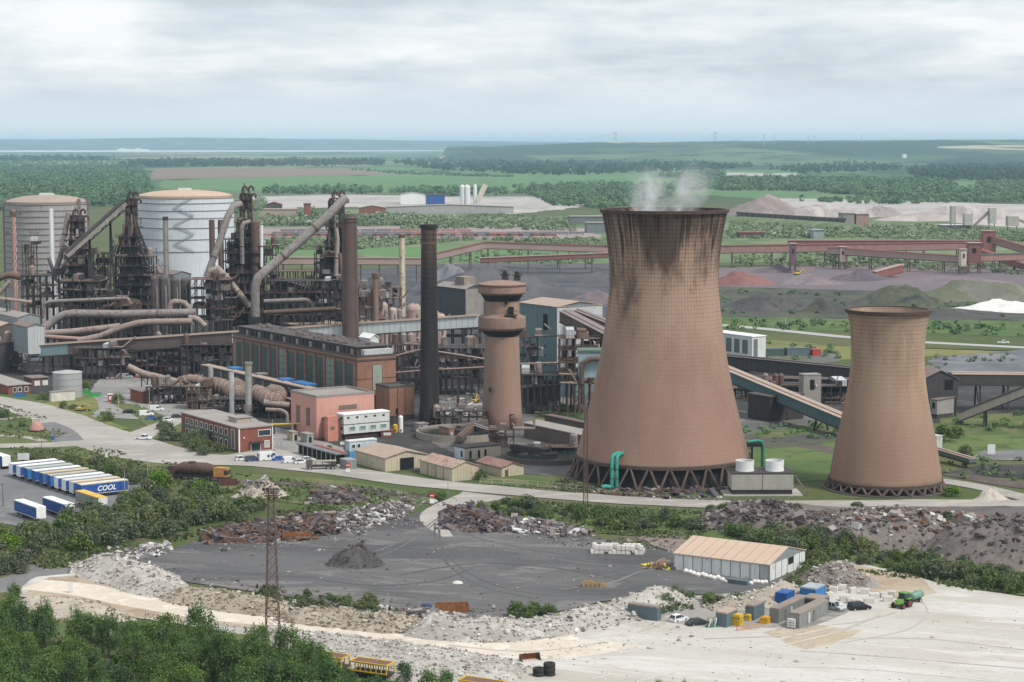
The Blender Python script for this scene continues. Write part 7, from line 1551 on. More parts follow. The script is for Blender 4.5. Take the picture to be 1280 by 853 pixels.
def sign(label, px, row, w, h, z, mats, disc=False):
    th = thing('road_sign' if disc else 'notice_board', label, 'sign', G(px, row), .1)
    for x in ((0,) if disc else (-w*.35, w*.35)): MB().bar((x, 0, 0), (x, 0, z+h), .1).build('post', steel_g, th)
    if disc:
        q = MB().tube([(0, -.08, z+h+.6), (0, -.14, z+h+.6)], .75, 20).build('disc', redp, th); MB().bx(-.5, .5, -.16, -.141, z+h+.5, z+h+.7).build('white_bar', white, q)
        MB().bx(-.6, .6, -.14, -.08, z-.4, z+.6).build('plate', white, th)
    else: MB().bx(-w/2, w/2, -.12, -.05, z, z+h).build('board', mats, th)
sign('white notice board with posts beside the chalk haul road', 88, 742, 1.0, 1.9, .5, offwhite); sign('white notice board above the trailers at the left edge of the scrub', 29.5, 581, 3.4, 2.0, 1.4, offwhite); sign('round red and white no entry sign at the yard entrance', 540, 634, 1, 1, 1.4, None, True)
sign('small white sign with red disc in front of the grey container', 435, 592, 1, 1, .8, None, True); sign('white panel standing in the grass right of the small cooling tower', 1239, 570, 2.4, 3.0, .5, offwhite); sign('small blue sign on the entrance lawn', 66, 553, 1.2, 1.0, .8, bluep); sign('white notice below the portable office', 428, 560, 1.3, .9, 1.0, offwhite); sign('white marker board by the railway verge', 133, 573, .8, 1.2, .2, white)
# ================================================================== distant buildings, pylons, bridge
for lab, B, xa, xc, D, r0, wall, roof, kd in (
   ('long warehouse with dusty pink roof far beyond the chimneys', (484,0), 484, 642, 2640, 259, M('grey far wall', (.36,.35,.34)), roofp, 'y'),
   ('white warehouse with dark right end far beyond the black chimney', (501,0), 501, 531, 3050, 243, white, roofg, 'y'),
   ('grey warehouse with pale roof left of the large cooling tower rim', (713,0), 713, 765, 2300, 271, M('far grey cladding', (.16,.175,.18)), roofg, 'flat'),
   ('second grey shed in front of the far grey warehouse', (734,0), 734, 760, 2080, 279, M('far grey cladding', (.16,.175,.18)), roofg, 'flat'),
   ('low dark blue shed far beyond the steam', (533,0), 533, 556, 3000, 244, bluep, roofd, 'flat'),
   ('small pale shed left of the far warehouse', (449,0), 449, 482, 2600, 260, redbrick, roofp, 'y'),
   ('dark red roofed shed beyond the longest downcomer', (333,0), 333, 352, 2500, 256, roofd, redbrick, 'y'),
   ('long pale roofed shed beyond the longest downcomer', (330,0), 330, 372, 2450, 262, roofp, roofp, 'flat'),
   ('small red brick block right of the longest downcomer head', (380,0), 380, 388, 2450, 255, redbrick, redbrick, 'flat'),
   ('grey block with reddish side under the pointed slag heap', (1054,0), 1054, 1068, 2270, 267, M('grey brown block', (.25,.22,.21)), roofg, 'flat'),
   ('pinkish plant block beside the grey block under the slag heaps', (1070,0), 1070, 1086, 2270, 268, M('pink block', (.32,.19,.16)), roofp, 'flat'),
   ('white roofed open shed near the red transfer tower', (1180,0), 1180, 1214, 2150, 282, steel_g, offwhite, 'flat'),
   ('small grey hut below the slag heaps beside a tall dark bush', (1017,0), 1017, 1030, 1960, 288, cladg, cladg, 'flat'),
   ('low dark red shed right of the large cooling tower rim', (925,0), 925, 956, 1975, 291, steel_b, redbrick, 'flat'),
   ('white farm building on the far hills at right', (1127,0), 1127, 1133, 9000, 192.6, white, white, 'flat')):
    Bld('far_building', lab, 'building', B, xa, xc, ZR(r0, D), wall, roof, D=D, kind=kd, rise=3, over=.8, L=26, ang=math.radians(4))
th = thing('batching_plant', 'white batching plant with twin silos and a sloping conveyor far beyond the cream chimney', 'plant', (at(588, 300, 3050).x, 3050, 0)); k = 3050/F
for dx, w, r0 in ((-10, 3.2, 231), (-4, 4, 231), (6, 2.2, 230)): MB().lathe([(w*k, 0), (w*k, ZR(r0, 3050)-3), (w*k*.3, ZR(r0, 3050))], 14, (dx*k, 0)).build('silo', offwhite, th)
MB().bar((9*k, 0, 4), (19*k, 0, ZR(231, 3050)), 7, 8).build('conveyor', cream, th); MB().bx(-22*k, -12*k, -5, 10, 0, 9).build('shed', offwhite, th)
# quarry plant at the right edge
th = thing('quarry_plant', 'pale grey quarry plant of hoppers and conveyors at the right edge in the distance', 'plant', (at(1230, 300, 2150).x, 2150, 0))
for x, w, h in ((-18, 9, 18), (8, 7, 24), (30, 12, 15), (-34, 5, 26)): MB().bx(x-w/2, x+w/2, -5, 5, h*.3, h).build('hopper', paleconc, th); [MB().bar((x+sx*w*.4, 0, 0), (x+sx*w*.4, 0, h*.3), .9).build('leg', steel_g, th) for sx in (-1, 1)]
MB().bar((-12, 0, 4), (8, 0, 23), 2.5).build('conveyor', steel_p, th); MB().bar((30, 0, 14), (55, 0, 3), 2.5).build('conveyor', steel_p, th)
# hopper train under the slag heap
wm = M('dark hopper wagon', (.11,.085,.08), .8); hop = MB(); hop.add([(-5.5,-1.5,3.6),(5.5,-1.5,3.6),(5.5,1.5,3.6),(-5.5,1.5,3.6),(-4,-1.2,1.1),(4,-1.2,1.1),(4,1.2,1.1),(-4,1.2,1.1)], [(0,1,2,3),(4,7,6,5),(0,4,5,1),(1,5,6,2),(2,6,7,3),(3,7,4,0)])
hop.bx(-5.8, 5.8, -.8, .8, .8, 1.1)
for x in (-3.6, -2, 2, 3.6): hop.tube([(x, -.8, .5), (x, .8, .5)], .5, 8)
hm_ = hop.mesh('hopper_wagon', wm); A, B_ = at(925, 272, 2330), at(1052, 282, 2130); A.z = B_.z = 0; n = 18
for i in range(n):
    o = bpy.data.objects.new('hopper_wagon', hm_); COL.objects.link(o); o.location = A.lerp(B_, i/(n-1)); o.location.z = ZR(268+8*i/(n-1), o.location.y)-2; o.rotation_euler = (0, 0, math.atan2(B_.y-A.y, B_.x-A.x)); o.scale = (1.15, 1.3, 1.3); tag(o, 'dark hopper wagon in the long train below the pointed slag heap', 'railway wagon', 'hopper wagons below the slag heap')
bank('train_bank', [(900,277),(985,281),(1070,288)], [40,40,40], [ZR(270,2330)*.97-2]*3, g_scrub, 77, .05).location.z = 0
# red and grey wagons on the far sidings
fw = [MB().bx(-8, 8, -1.6, 1.6, .9, 2.6).bx(-7.5, -6.5, -1.5, 1.5, 0, .9).bx(6.5, 7.5, -1.5, 1.5, 0, .9).mesh('flat_wagon', k) for k in (redgal, M('far grey wagon', (.20,.19,.20)), M('far pink wagon', (.36,.2,.18)))]
rr = random.Random(5)
for row, x0, x1, nn in ((297, 335, 700, 26), (294.5, 350, 740, 20), (291, 360, 600, 12)):
    for i in range(nn):
        px = x0+(x1-x0)*i/nn; o = bpy.data.objects.new('siding_wagon', fw[rr.choice((0,0,2,1) if row > 296 else (1,1,2))]); COL.objects.link(o); o.location = G(px, row); o.scale = (.95, 1.4, 1.5); tag(o, 'low red or grey wagon on the sidings beyond the chimneys', 'railway wagon', 'wagons on the far sidings')
# Humber style suspension bridge and masts on the skyline
def towerpair(px, top, base, D, w, nm, lab, cat):
    c = at(px, base, D); s = F/D; th = thing(nm, lab, cat, (c.x, D, 0)); H = ZR(top, D)
    for x in (-w/2, w/2): MB().bx(x/s-.25*w/s*.5, x/s+.25*w/s*.5, -4, 4, 0, H).build('leg', M('pale bridge concrete', (.3,.32,.34)), th)
    for f in (.5, .72, .97): MB().bx(-w/2/s, w/2/s, -3, 3, H*f-3, H*f+1).build('cross_beam', M('pale bridge concrete', (.3,.32,.34)), th)
    return th, H
th, H1 = towerpair(769, 165.5, 180, 16500, 2.4, 'bridge_tower', 'left tower of the suspension bridge on the skyline', 'bridge tower')
th2, H2 = towerpair(894, 165.5, 180, 16500, 2.4, 'bridge_tower', 'right tower of the suspension bridge on the skyline', 'bridge tower')
x0, x1 = th.location.x, th2.location.x; m = MB(); pts = []
for k in range(-10, 31):
    u = k/20
    z = (30+(H1-30)*(2*u-1)**2) if 0 <= u <= 1 else H1-(H1-40)*min(1, (abs(u-.5)-.5)*2)
    pts.append((x0+(x1-x0)*u, 16500, z))
tag(MB().tube(pts, 1.3, 4).build('bridge_cable', M('grey cable', (.3,.32,.34))), 'sagging main cable of the suspension bridge between its skyline towers', 'bridge cable')
for px, top, D in ((27,175,14000),(57,175,14000),(67,176,14200),(437,175,13500),(955,167,11000),(968,168,11500),(1010,168,11500),(1018,169,12000),(1077,168,12000)):
    c = at(px, 180, D); H = ZR(top, D); th = thing('pylon', 'faint pale pylon on the far skyline or river plain', 'pylon', (c.x, D, 0), 0, 'distant pylons'); w = 6*D/14000
    for sx in (-1, 1): MB().bar((sx*w, 0, 0), (sx*w*.25, 0, H), 1.6*D/14000).build('leg', M('pale steel far', (.4,.42,.44)), th)
    m = MB()
    for f in (.7, .82, .94): m.bar((-w*1.6, 0, H*f), (w*1.6, 0, H*f), 1.2)
    m.build('arm', M('pale steel far', (.4,.42,.44)), th)
for px, w, D in ((175, 10, 21000), (155, 8, 21500)):
    c = at(px, 186, D); o = MB().bx(-w*D/F, w*D/F, -30, 30, 0, 22).bx(-w*D/F*.5, 0, -31, 29, 22.01, 30).build('far_factory', white); o.location = (c.x, D, 0); tag(o, 'long white riverside factory on the far shore, '+('right' if px > 160 else 'left')+' one', 'factory')

tkd, tkl, tkc, tkc2 = (gmat(nm, [tuple(c), tuple(x*.93 for x in c), tuple(x*1.08 for x in c), tuple(x*.85 for x in c)], (.05,.2,.9)) for nm, c in (('dark wheel tracks', (.099,.098,.100)), ('pale wheel tracks', (.148,.144,.140)), ('tan wheel tracks', (.40,.365,.315)), ('pale chalk tracks', (.50,.48,.44))))
for line, m_, w in (([(545,650),(520,668),(470,690),(380,712),(280,716),(215,708)], tkl, .8), ([(549,650),(525,670),(480,694),(390,718),(290,722)], tkl, .7), ([(556,648),(575,668),(640,690),(740,706),(840,708)], tkl, .8), ([(560,648),(582,668),(650,686),(750,699),(835,700)], tkd, 1.1), ([(548,655),(556,690),(600,725),(680,745),(760,742)], tkd, 1.0), ([(543,655),(549,692),(592,730),(670,750)], tkd, .9), ([(380,735),(460,742),(560,745),(660,735),(780,718)], tkl, .9), ([(300,690),(380,676),(470,668),(530,655)], tkd, 1.2), ([(230,696),(330,684),(420,676),(500,662)], tkl, .8), ([(500,720),(600,705),(700,712),(790,728)], tkd, 1.6), ([(405,727),(470,733),(540,728),(590,712)], tkd, 1.3), ([(700,738),(760,731),(800,716),(838,710)], gmat('lime streak', [(.24,.24,.235)]*4, (.05,.2,.9)), .7),
    ([(1120,765),(1020,790),(900,815),(740,850)], tkc2, .9), ([(1126,768),(1030,796),(920,822),(780,858)], tkc2, .8), ([(1140,765),(1200,772),(1300,775)], tkc, .9), ([(1130,775),(1210,786),(1310,792)], tkc2, .9), ([(1060,800),(1160,800),(1290,815)], tkc, 1.1), ([(1000,815),(1100,822),(1290,838)], tkc, 1.0), ([(960,835),(1080,838),(1290,858)], tkc2, .9), ([(1010,785),(1080,778),(1120,766)], tkc, .9), ([(1150,752),(1160,768),(1130,790),(1050,805)], tkc, .8), ([(560,808),(660,816),(760,803),(830,780)], tkc, 1.2), ([(880,800),(960,797),(1040,792),(1100,770)], tkc, 1.4)):
    strip('wheel_tracks', line, m_, w*.6, .3)

def loose(name, label, zones, mat, seed):
    rr_ = random.Random(seed); mb = MB()
    for poly, n, sz in zones:
        for k in range(n):
            x, y = sample(poly, rr_); g = G(x, y); s = rr_.uniform(*sz)*(1 if rr_.random() > .06 else 2.2); mb.rbox((g.x, g.y, .12+s*.2), (s*rr_.uniform(.7,1.8), s, s*.6), (rr_.uniform(-.4,.4), rr_.uniform(-.4,.4), rr_.uniform(0,6.3)))
    tag(mb.build(name, mat), label, 'rubble', kind='stuff')
YD = [(190,704),(260,678),(420,662),(540,645),(640,668),(740,674),(840,690),(840,740),(700,762),(560,768),(380,748),(230,728)]
loose('rubble', 'loose stones and bits scattered over the grey yard', [(YD, 420, (.08,.35)), ([(190,704),(260,735),(380,752),(560,772),(700,765),(560,755),(380,738),(250,720)], 260, (.12,.5)), ([(260,682),(420,668),(520,648),(530,655),(420,678),(280,690)], 260, (.12,.5)), ([(600,664),(740,674),(850,672),(840,692),(700,684)], 240, (.12,.5))], isl('yard bits', [(.10,.09,.09),(.17,.16,.15),(.06,.06,.06),(.30,.29,.27),(.13,.10,.085)]), 91)
loose('rubble', 'loose chalk lumps scattered over the pale ground', [([(640,800),(900,790),(1040,790),(1280,760),(1300,860),(640,860)], 420, (.08,.32)), ([(560,800),(680,790),(800,775),(900,790),(760,830),(640,840)], 300, (.1,.4))], rk_chalk, 92)
loose('rubble', 'litter and stones along the works road edges', [([(560,626),(700,630),(900,640),(1060,642),(1280,645),(1280,652),(900,648),(640,640)], 300, (.12,.5)), ([(600,606),(740,612),(900,622),(900,627),(740,618)], 160, (.12,.5)), ([(380,606),(560,622),(600,632),(520,634),(400,616)], 200, (.12,.6)), ([(80,520),(250,490),(330,530),(420,575),(300,560),(180,530)], 160, (.1,.4))], rk_pale, 93)
# ================================================================== vegetation
def leafmat(name, a, b, c, blossom=None, fresh=.0):
    m, t = newmat(name); o = t.obj(); p = t.pos()
    n = t.noise(o, .55, 4, .65); w = t.noise(p, .05, 3)
    col = t.mix(t.step(n, .40, .62), a, b); col = t.mix(t.m('MULTIPLY', t.step(t.rnd(), .35, 1.0), .75), col, c)
    col = t.mix(t.m('MULTIPLY', t.step(w, .45, .65), .35), col, (a[0]*1.5, a[1]*1.2, a[2]*1.0))
    isl_ = t.island(); k = t.vm('SCALE', col, None); t.t.links.new(col, k.node.inputs[0]); t.t.links.new(t.m('ADD', .62, t.m('MULTIPLY', isl_, .76)), k.node.inputs[3]); col = k
    if blossom: col = t.mix(t.m('MULTIPLY', t.step(isl_, 1-blossom, 1-blossom+.02), t.step(t.rnd(), .3, .7)), col, (.50,.50,.42))
    d = t.n('ShaderNodeBsdfDiffuse'); t.put(d.inputs[0], col); tr = t.n('ShaderNodeBsdfTranslucent'); t.put(tr.inputs[0], t.mix(.5, col, (.10,.16,.03)))
    mx = t.n('ShaderNodeMixShader'); mx.inputs[0].default_value = .38; t.t.links.new(d.outputs[0], mx.inputs[1]); t.t.links.new(tr.outputs[0], mx.inputs[2])
    t.t.links.new(mx.outputs[0], t.n('ShaderNodeOutputMaterial').inputs[0]); return m
lf_tree = leafmat('tree leaves', (.100,.175,.060), (.150,.235,.080), (.080,.150,.058))
lf_lime = leafmat('fresh lime leaves', (.12,.23,.030), (.16,.27,.05), (.10,.19,.03))
lf_bush = leafmat('scrub leaves', (.140,.180,.075), (.185,.225,.09), (.165,.185,.12), .03)
lf_grey = leafmat('grey green scrub leaves', (.135,.160,.105), (.165,.190,.115), (.11,.145,.09), .02)
lf_hedge = leafmat('hedge leaves', (.110,.168,.060), (.155,.215,.078), (.12,.165,.085), .02)
bark = M('bark', (.12,.10,.085), .9, .3, 1)
def leaf(vs, fs, c, n, s, r):
    a = n.cross(Vector((r.uniform(-1,1), r.uniform(-1,1), r.uniform(-1,1))))
    if a.length < 1e-3: a = Vector((1,0,0))
    a.normalize(); b = n.cross(a).normalized(); i = len(vs); k = r.uniform(.45, .8)
    vs += [tuple(c-a*s), tuple(c-b*s*k), tuple(c+a*s), tuple(c+b*s*k)]; fs.append((i, i+1, i+2, i+3))
def crown(seed, rx, rz, z0, ncl, per, ls, upright=0.0, dome=False):
    r = random.Random(seed); vs = []; fs = []
    for k in range(ncl):
        th = r.uniform(0, 2*PI); v = r.uniform(-.95, 1) if not dome else r.uniform(-.1, 1); q = math.sqrt(max(0, 1-v*v))*r.uniform(.55, 1)
        c = Vector((rx*q*math.cos(th)*.8, rx*q*math.sin(th)*.8, z0+rz*v*.85)); cr = r.uniform(.26, .46)*rx; st = 1+upright*r.random()
        for j in range(per):
            d = Vector((r.gauss(0,1), r.gauss(0,1), r.gauss(0,1))).normalized(); u = r.random()**.4
            p = c+Vector((d.x*cr*u, d.y*cr*u, d.z*cr*u*st)); 
            if p.z < .05: p.z = .05+r.random()*.3
            n = (d+Vector((r.gauss(0,.55), r.gauss(0,.55), r.gauss(0,.55)+.35))).normalized(); leaf(vs, fs, p, n, ls*r.uniform(.6, 1.25), r)
    return vs, fs
def tree_proto(seed, h, rx, mat, label, group, n=34, per=84, ls=.18):
    r = random.Random(seed); th = thing('tree', label, 'tree', (0,0,0), 0, group); v, f = crown(seed, rx, h*.42, h*.60, n, per, ls, .7)
    for k in range(7):   # upright shoots breaking the outline
        a = r.uniform(0, 2*PI); q = rx*r.uniform(.1, .75); top = h*r.uniform(.96, 1.16)
        for j in range(30): u = r.random(); d = Vector((r.gauss(0,.28), r.gauss(0,.28), 0))*(1.1-u); leaf(v, f, Vector((q*math.cos(a), q*math.sin(a), h*.78+(top-h*.78)*u))+d, Vector((r.gauss(0,1), r.gauss(0,1), .6)).normalized(), ls*r.uniform(.6, 1), r)
    MB().add(v, f).build('crown', mat, th)
    t_ = MB().tube([(0,0,0), (.1,.05,h*.3), (0,.15,h*.6), (.1,.1,h*.9)], [.17,.13,.08,.03], 7).build('trunk', bark, th)
    for k in range(5):
        a = r.uniform(0, 2*PI); z = h*r.uniform(.25, .6); MB().tube([(0,.05,z), (rx*.35*math.cos(a), rx*.35*math.sin(a), z+h*.14), (rx*.62*math.cos(a), rx*.62*math.sin(a), z+h*.26)], [.07,.045,.02], 5).build('branch', bark, t_)
    return th
def bush_mesh(seed, mat, n=20, per=38, ls=.105): v, f = crown(seed, 1.0, .82, .42, n, per, ls, .3, True); return MB().add(v, f).mesh('bush', mat)
TG = 'foreground trees along the bottom left edge'; TL = 'leafy green tree in the foreground thicket at the bottom left of the chalk haul road'
lf_tree2 = leafmat('yellowish tree leaves', (.14,.205,.060), (.185,.255,.08), (.115,.18,.065)); lf_tree3 = leafmat('dull tree leaves', (.080,.138,.068), (.115,.18,.085), (.09,.145,.078))
prot = [tree_proto(100+i, (8.2, 6.6, 9.0, 7.8, 6.2)[i], (3.0, 2.6, 3.1, 2.6, 2.9)[i], (lf_tree, lf_tree2, lf_tree, lf_tree3, lf_tree)[i], TL, TG, (34, 22, 38, 30, 24)[i]) for i in range(5)]
lime = [tree_proto(120+i, 6.2-i*.4, 2.0+.3*i, lf_lime, 'bright lime green young tree among the darker foreground trees', 'lime green foreground trees', 20, 60, .2) for i in range(2)]
r = random.Random(42); used = set(); placed = []
TP = [(-40,792),(40,800),(110,812),(250,820),(330,834),(400,852),(440,872),(470,888),(590,900),(600,935),(-40,935)]
def ok(g, d): return all((g.x-q.x)**2+(g.y-q.y)**2 > d*d for q in placed)
n = 0; tries = 0
while n < 165 and tries < 9000:
    tries += 1; x, y = sample(TP, r); g = G(x, y)
    if not ok(g, 1.95): continue
    placed.append(g); k = r.randrange(5); s = r.uniform(.72, 1.12)
    if x > 430: s *= .75
    if k not in used: prot[k].location = g; prot[k].rotation_euler = (0,0,r.uniform(0,6)); prot[k].scale = (s,s,s); used.add(k)
    else: dup(prot[k], g, r.uniform(0, 6), None, None, (s, s, s*r.uniform(.9, 1.1)))
    n += 1
for k, (px, row, s) in enumerate(((236,884,1.0),(366,878,1.0),(388,886,.8),(478,885,.55),(8,866,.6))):
    if k < 2: lime[k].location = G(px, row); lime[k].scale = (s,)*3
    else: dup(lime[k % 2], G(px, row), k, None, None, (s,)*3)
for k, (px, row, s) in enumerate(((822,876,.42),(838,880,.5),(856,878,.4),(505,872,.75),(535,876,.8),(556,880,.7))): dup(prot[k % 5], G(px, row), k*1.3, 'small green sapling breaking the bottom edge in front of the chalk' if k < 3 else None, 'saplings at the bottom edge' if k < 3 else None, (s,)*3)
bm = {m_: [bush_mesh(200+i+j*10, m_) for i in range(4)] for j, m_ in enumerate((lf_bush, lf_grey, lf_hedge, lf_lime))}
bp = []; HB = 2.2
def bush(px, row, rad, mat, label, group, rr_, hz=1.0):
    o = bpy.data.objects.new('bush', rr_.choice(bm[mat])); COL.objects.link(o); g = G(px, row); o.location = (g.x, g.y, HB if 'spoil heaps below' in label else -.05); o.rotation_euler = (0, 0, rr_.uniform(0, 6)); o.scale = (rad*rr_.uniform(.85,1.2), rad*rr_.uniform(.85,1.2), rad*hz*rr_.uniform(.75,1.15)); tag(o, label, 'bush', group); return o
def thicket(poly, n, rad, mats, label, group, seed, gap=.75, hz=1.0):
    rr_ = random.Random(seed); k = t_ = 0
    while k < n and t_ < 4000:
        t_ += 1; x, y = sample(poly, rr_); g = G(x, y); q = rr_.uniform(*rad)
        if any((g.x-a.x)**2+(g.y-a.y)**2 < (gap*(q+b)*.62)**2 for a, b in bp): continue
        bp.append((g, q)); bush(x, y, q, rr_.choice(mats), label, group, rr_, hz); k += 1
B1, B2, B3, B4 = lf_bush, lf_grey, lf_hedge, lf_lime
thicket([(-5,668),(62,668),(112,646),(160,630),(180,612),(225,606),(275,622),(330,640),(300,652),(240,664),(180,680),(120,686),(60,694),(-5,690)], 92, (2.0,3.9), (B1,B2,B1,B3), 'scrub bush in the thicket between the trailer park and grey yard', 'thicket between trailers and yard', 1)
thicket([(-5,577),(60,575),(130,581),(195,594),(215,606),(175,612),(120,598),(88,588),(30,580)], 30, (1.5,2.7), (B1,B2,B3), 'dark scrub bush between the trailer row and the main road', 'scrub above the trailers', 2)
thicket([(-5,690),(22,700),(30,716),(-5,728)], 9, (2.0,3.2), (B1,B2), 'bush left of the lane at the left edge', 'bushes left of the lane', 3)
thicket([(592,640),(620,628),(700,637),(780,642),(850,652),(885,664),(800,668),(740,660),(660,652)], 34, (1.3,3.0), (B1,B3,B2), 'bush on the green strip between the main road and grey yard', 'bushes on the green strip', 4)
thicket([(885,662),(960,674),(1010,678),(1100,692),(1200,712),(1300,728),(1300,746),(1200,730),(1100,710),(1015,700),(960,688)], 70, (1.8,3.4), (B3,B1,B3,B2), 'dense dark bush in the hedge belt below the brown spoil heaps at right', 'hedge belt at right', 5)
thicket([(890,648),(960,640),(1100,648),(1240,660),(1280,690),(1180,690),(1050,672),(940,664)], 16, (.9,2.0), (B1,B3,B2), 'small bush growing on the brown spoil heaps below the cooling towers', 'bushes on the spoil heaps', 15)
thicket([(985,738),(1008,716),(1030,702),(1062,706),(1030,722),(1000,742)], 12, (1.5,2.5), (B3,B1), 'bush against the right end of the white shed', 'bushes by the white shed', 6)
thicket([(880,752),(962,742),(978,750),(930,762),(890,764)], 12, (1.2,2.1), (B3,B1), 'bush on the bank between white shed and containers', 'bushes between shed and containers', 7)
thicket([(808,748),(860,742),(868,754),(818,757)], 6, (1.5,2.3), (B3,), 'dark bush at the yard edge left of the containers', 'bushes left of the containers', 8)
thicket([(345,742),(420,746),(475,757),(500,764),(470,769),(380,762),(342,754)], 13, (1.0,2.2), (B3,B1), 'bush on the crest between grey yard and chalk bank', 'bushes on the bank crest', 9)
thicket([(624,772),(660,765),(690,766),(685,776),(640,779)], 5, (1.6,2.5), (B3,), 'dark bush at the near edge of the grey yard', 'bushes at the near yard edge', 10)
thicket([(203,534),(240,545),(290,565),(282,577),(240,570),(206,552)], 15, (2.3,3.7), (B1,B2), 'rounded shrub in front of the brick office block', 'shrubs before the office', 11)
thicket([(380,560),(420,556),(425,566),(385,566)], 5, (.8,1.4), (B3,), 'small shrub below the pink pump house', 'shrubs below the pump house', 12)
for px, row, q, mt, lb in ((132,527,2.9,B1,'single rounded bush on the verge by the junction'), (148,505,2.6,B1,'tall shrub behind the red kiosk'), (80,511,2.2,B1,'bush below the white pump hut'), (92,512,1.8,B2,'small bush right of the white pump hut bush'), (4,523,2.6,B3,'dark bush at the left edge of the lawn'), (27,534,1.9,B3,'bush beside the tiled monument'), (107,485,1.8,B4,'fresh green bush behind the green skips'), (54,500,2.4,B1,'bush left of the grey round tank'), (16,745,1.9,B3,'round dark bush beside the lane at the bottom left'), (213,787,2.8,B3,'dark round bush on the haul road edge'),
    (252,617,3.2,B4,'bright green young tree like bush by the ladle wagon'), (196,614,4.2,B4,'big fresh green bush right of the trailers'), (230,640,3.6,B4,'fresh green bush in the middle of the thicket'), (8,690,3.0,B4,'pointed fresh green bush at the left edge'), (548,626,1.8,B3,'dark bush at the yard entrance sign, left'), (552,622,1.6,B3,'dark bush behind the yard entrance sign'), (541,622,1.6,B1,'bush behind the no entry sign'), (602,600,2.0,B1,'bush at the corner of the striped shed'), (417,583,1.0,B3,'small bush by the beige shed wall'), (1180,552,3.6,B3,'dark bush below the conveyor hut at right'), (1196,548,3.0,B3,'dark bush right of the conveyor hut'), (1207,575,3.0,B1,'bush on the grass below the low ramp'), (1190,620,2.6,B4,'fresh green bush right of the small cooling tower foot'), (888,640,1.6,B3,'small dark bush on the road edge below the cooler'), (905,641,2.0,B3,'bush at the top of the slab tip')):
    bush(px, row, q, mt, lb, None, R)
# loose grass and weeds
def tufts(name, label, zones, cols, seed, hh=(.25,.8)):
    rr_ = random.Random(seed); vs = []; fs = []
    for poly, n in zones:
        for k in range(n):
            x, y = sample(poly, rr_); g = G(x, y)
            if mnoise.noise(Vector((g.x*.07, g.y*.07, seed))) < -.18: continue
            for j in range(3):
                a = rr_.uniform(0, PI); w = rr_.uniform(.2, .6); h = rr_.uniform(*hh); c = Vector((g.x+rr_.gauss(0,.4), g.y+rr_.gauss(0,.4), 0)); d = Vector((math.cos(a)*w, math.sin(a)*w, 0)); l = Vector((rr_.gauss(0,.2), rr_.gauss(0,.2), h)); i = len(vs)
                vs += [tuple(c-d), tuple(c+d), tuple(c+d*.5+l), tuple(c-d*.6+l*.8)]; fs.append((i,i+1,i+2,i+3))
    return tag(MB().add(vs, fs).build(name, isl('tuft colours %d' % seed, cols)), label, 'grass', kind='stuff')
tufts('grass', 'rough grass and weeds on the verges and waste ground', [([(0,560),(140,562),(260,590),(420,606),(560,622),(430,640),(300,620),(200,606),(90,582),(0,575)], 1500), ([(590,642),(620,624),(760,634),(900,642),(900,680),(760,668),(650,655)], 1800), ([(900,642),(960,672),(1280,716),(1280,750),(1000,705),(880,680)], 1100), ([(-5,690),(60,694),(180,682),(330,642),(420,632),(420,645),(300,655),(240,672),(180,690),(110,710),(60,712)], 1400), ([(-5,760),(60,765),(170,785),(330,808),(440,845),(540,860),(540,900),(-5,900)], 2600), ([(600,600),(720,600),(760,612),(720,618)], 350), ([(0,505),(50,520),(90,540),(60,552),(0,545)], 260)],
    [(.075,.11,.035), (.10,.135,.045), (.055,.085,.03), (.13,.135,.06), (.085,.12,.04), (.15,.14,.08)], 61)
tufts('weeds', 'green weeds sprouting on the tan boulder bank', [([(330,752),(420,755),(520,768),(540,785),(400,772),(340,768)], 240), ([(800,745),(870,742),(880,762),(800,770)], 90), ([(320,735),(345,735),(350,768),(325,760)], 120), ([(130,690),(160,690),(150,712),(120,705)], 60)], [(.06,.10,.035), (.08,.12,.045), (.10,.12,.05)], 62, (.4,1.3))
# far woods, hedgerows and scrub: too many to count
def wood(name, label, zones, mat, seed, q=20):
    rr_ = random.Random(seed); vs = []; fs = []
    for poly, n, rad, ht in zones:
        for k in range(n):
            x, y = sample(poly, rr_); g = G(x, y); a = rr_.uniform(*rad); h = a*ht*rr_.uniform(.75, 1.3)
            for j in range(q):
                d = Vector((rr_.gauss(0,1), rr_.gauss(0,1)-.5, rr_.gauss(0,1)+.3)).normalized()
                leaf(vs, fs, Vector((g.x+d.x*a*.75, g.y+d.y*a*.6, max(a*.25, h*.5+d.z*h*.46))), (d+Vector((rr_.gauss(0,.3), rr_.gauss(0,.3), .5+rr_.gauss(0,.3)))).normalized(), a*rr_.uniform(.26, .46), rr_)
    return tag(MB().add(vs, fs).build(name, mat), label, 'woodland', kind='stuff')
def farleaf(name, a, b, c, blossom=0):
    m, t = newmat(name); p = t.pos(); col = t.mix(t.step(t.noise(p, .012, 5, .7), .42, .6), a, b); i = t.island()
    k = t.vm('SCALE', col, None); t.t.links.new(col, k.node.inputs[0]); t.t.links.new(t.m('ADD', .75, t.m('MULTIPLY', i, .5)), k.node.inputs[3]); col = k
    if blossom: col = t.mix(t.m('MULTIPLY', t.step(i, 1-blossom, 1-blossom+.02), t.step(t.noise(p, .02, 3), .42, .6)), col, c)
    t.finish(col, .95, spec=.1); return m
fl_w = farleaf('far wood leaves', (.095,.165,.065), (.055,.105,.048), None); fl_d = farleaf('dark far wood leaves', (.022,.050,.028), (.034,.068,.034), None); fl_s = farleaf('far scrub leaves', (.105,.155,.070), (.15,.19,.095), (.42,.42,.35), .13)
wood('far_wood', 'mid green woodland behind the gasholders at the left', [([(-60,200),(60,198),(150,200),(182,215),(190,240),(172,258),(60,262),(-60,265)], 2300, (5,10), 1.5)], fl_w, 71)
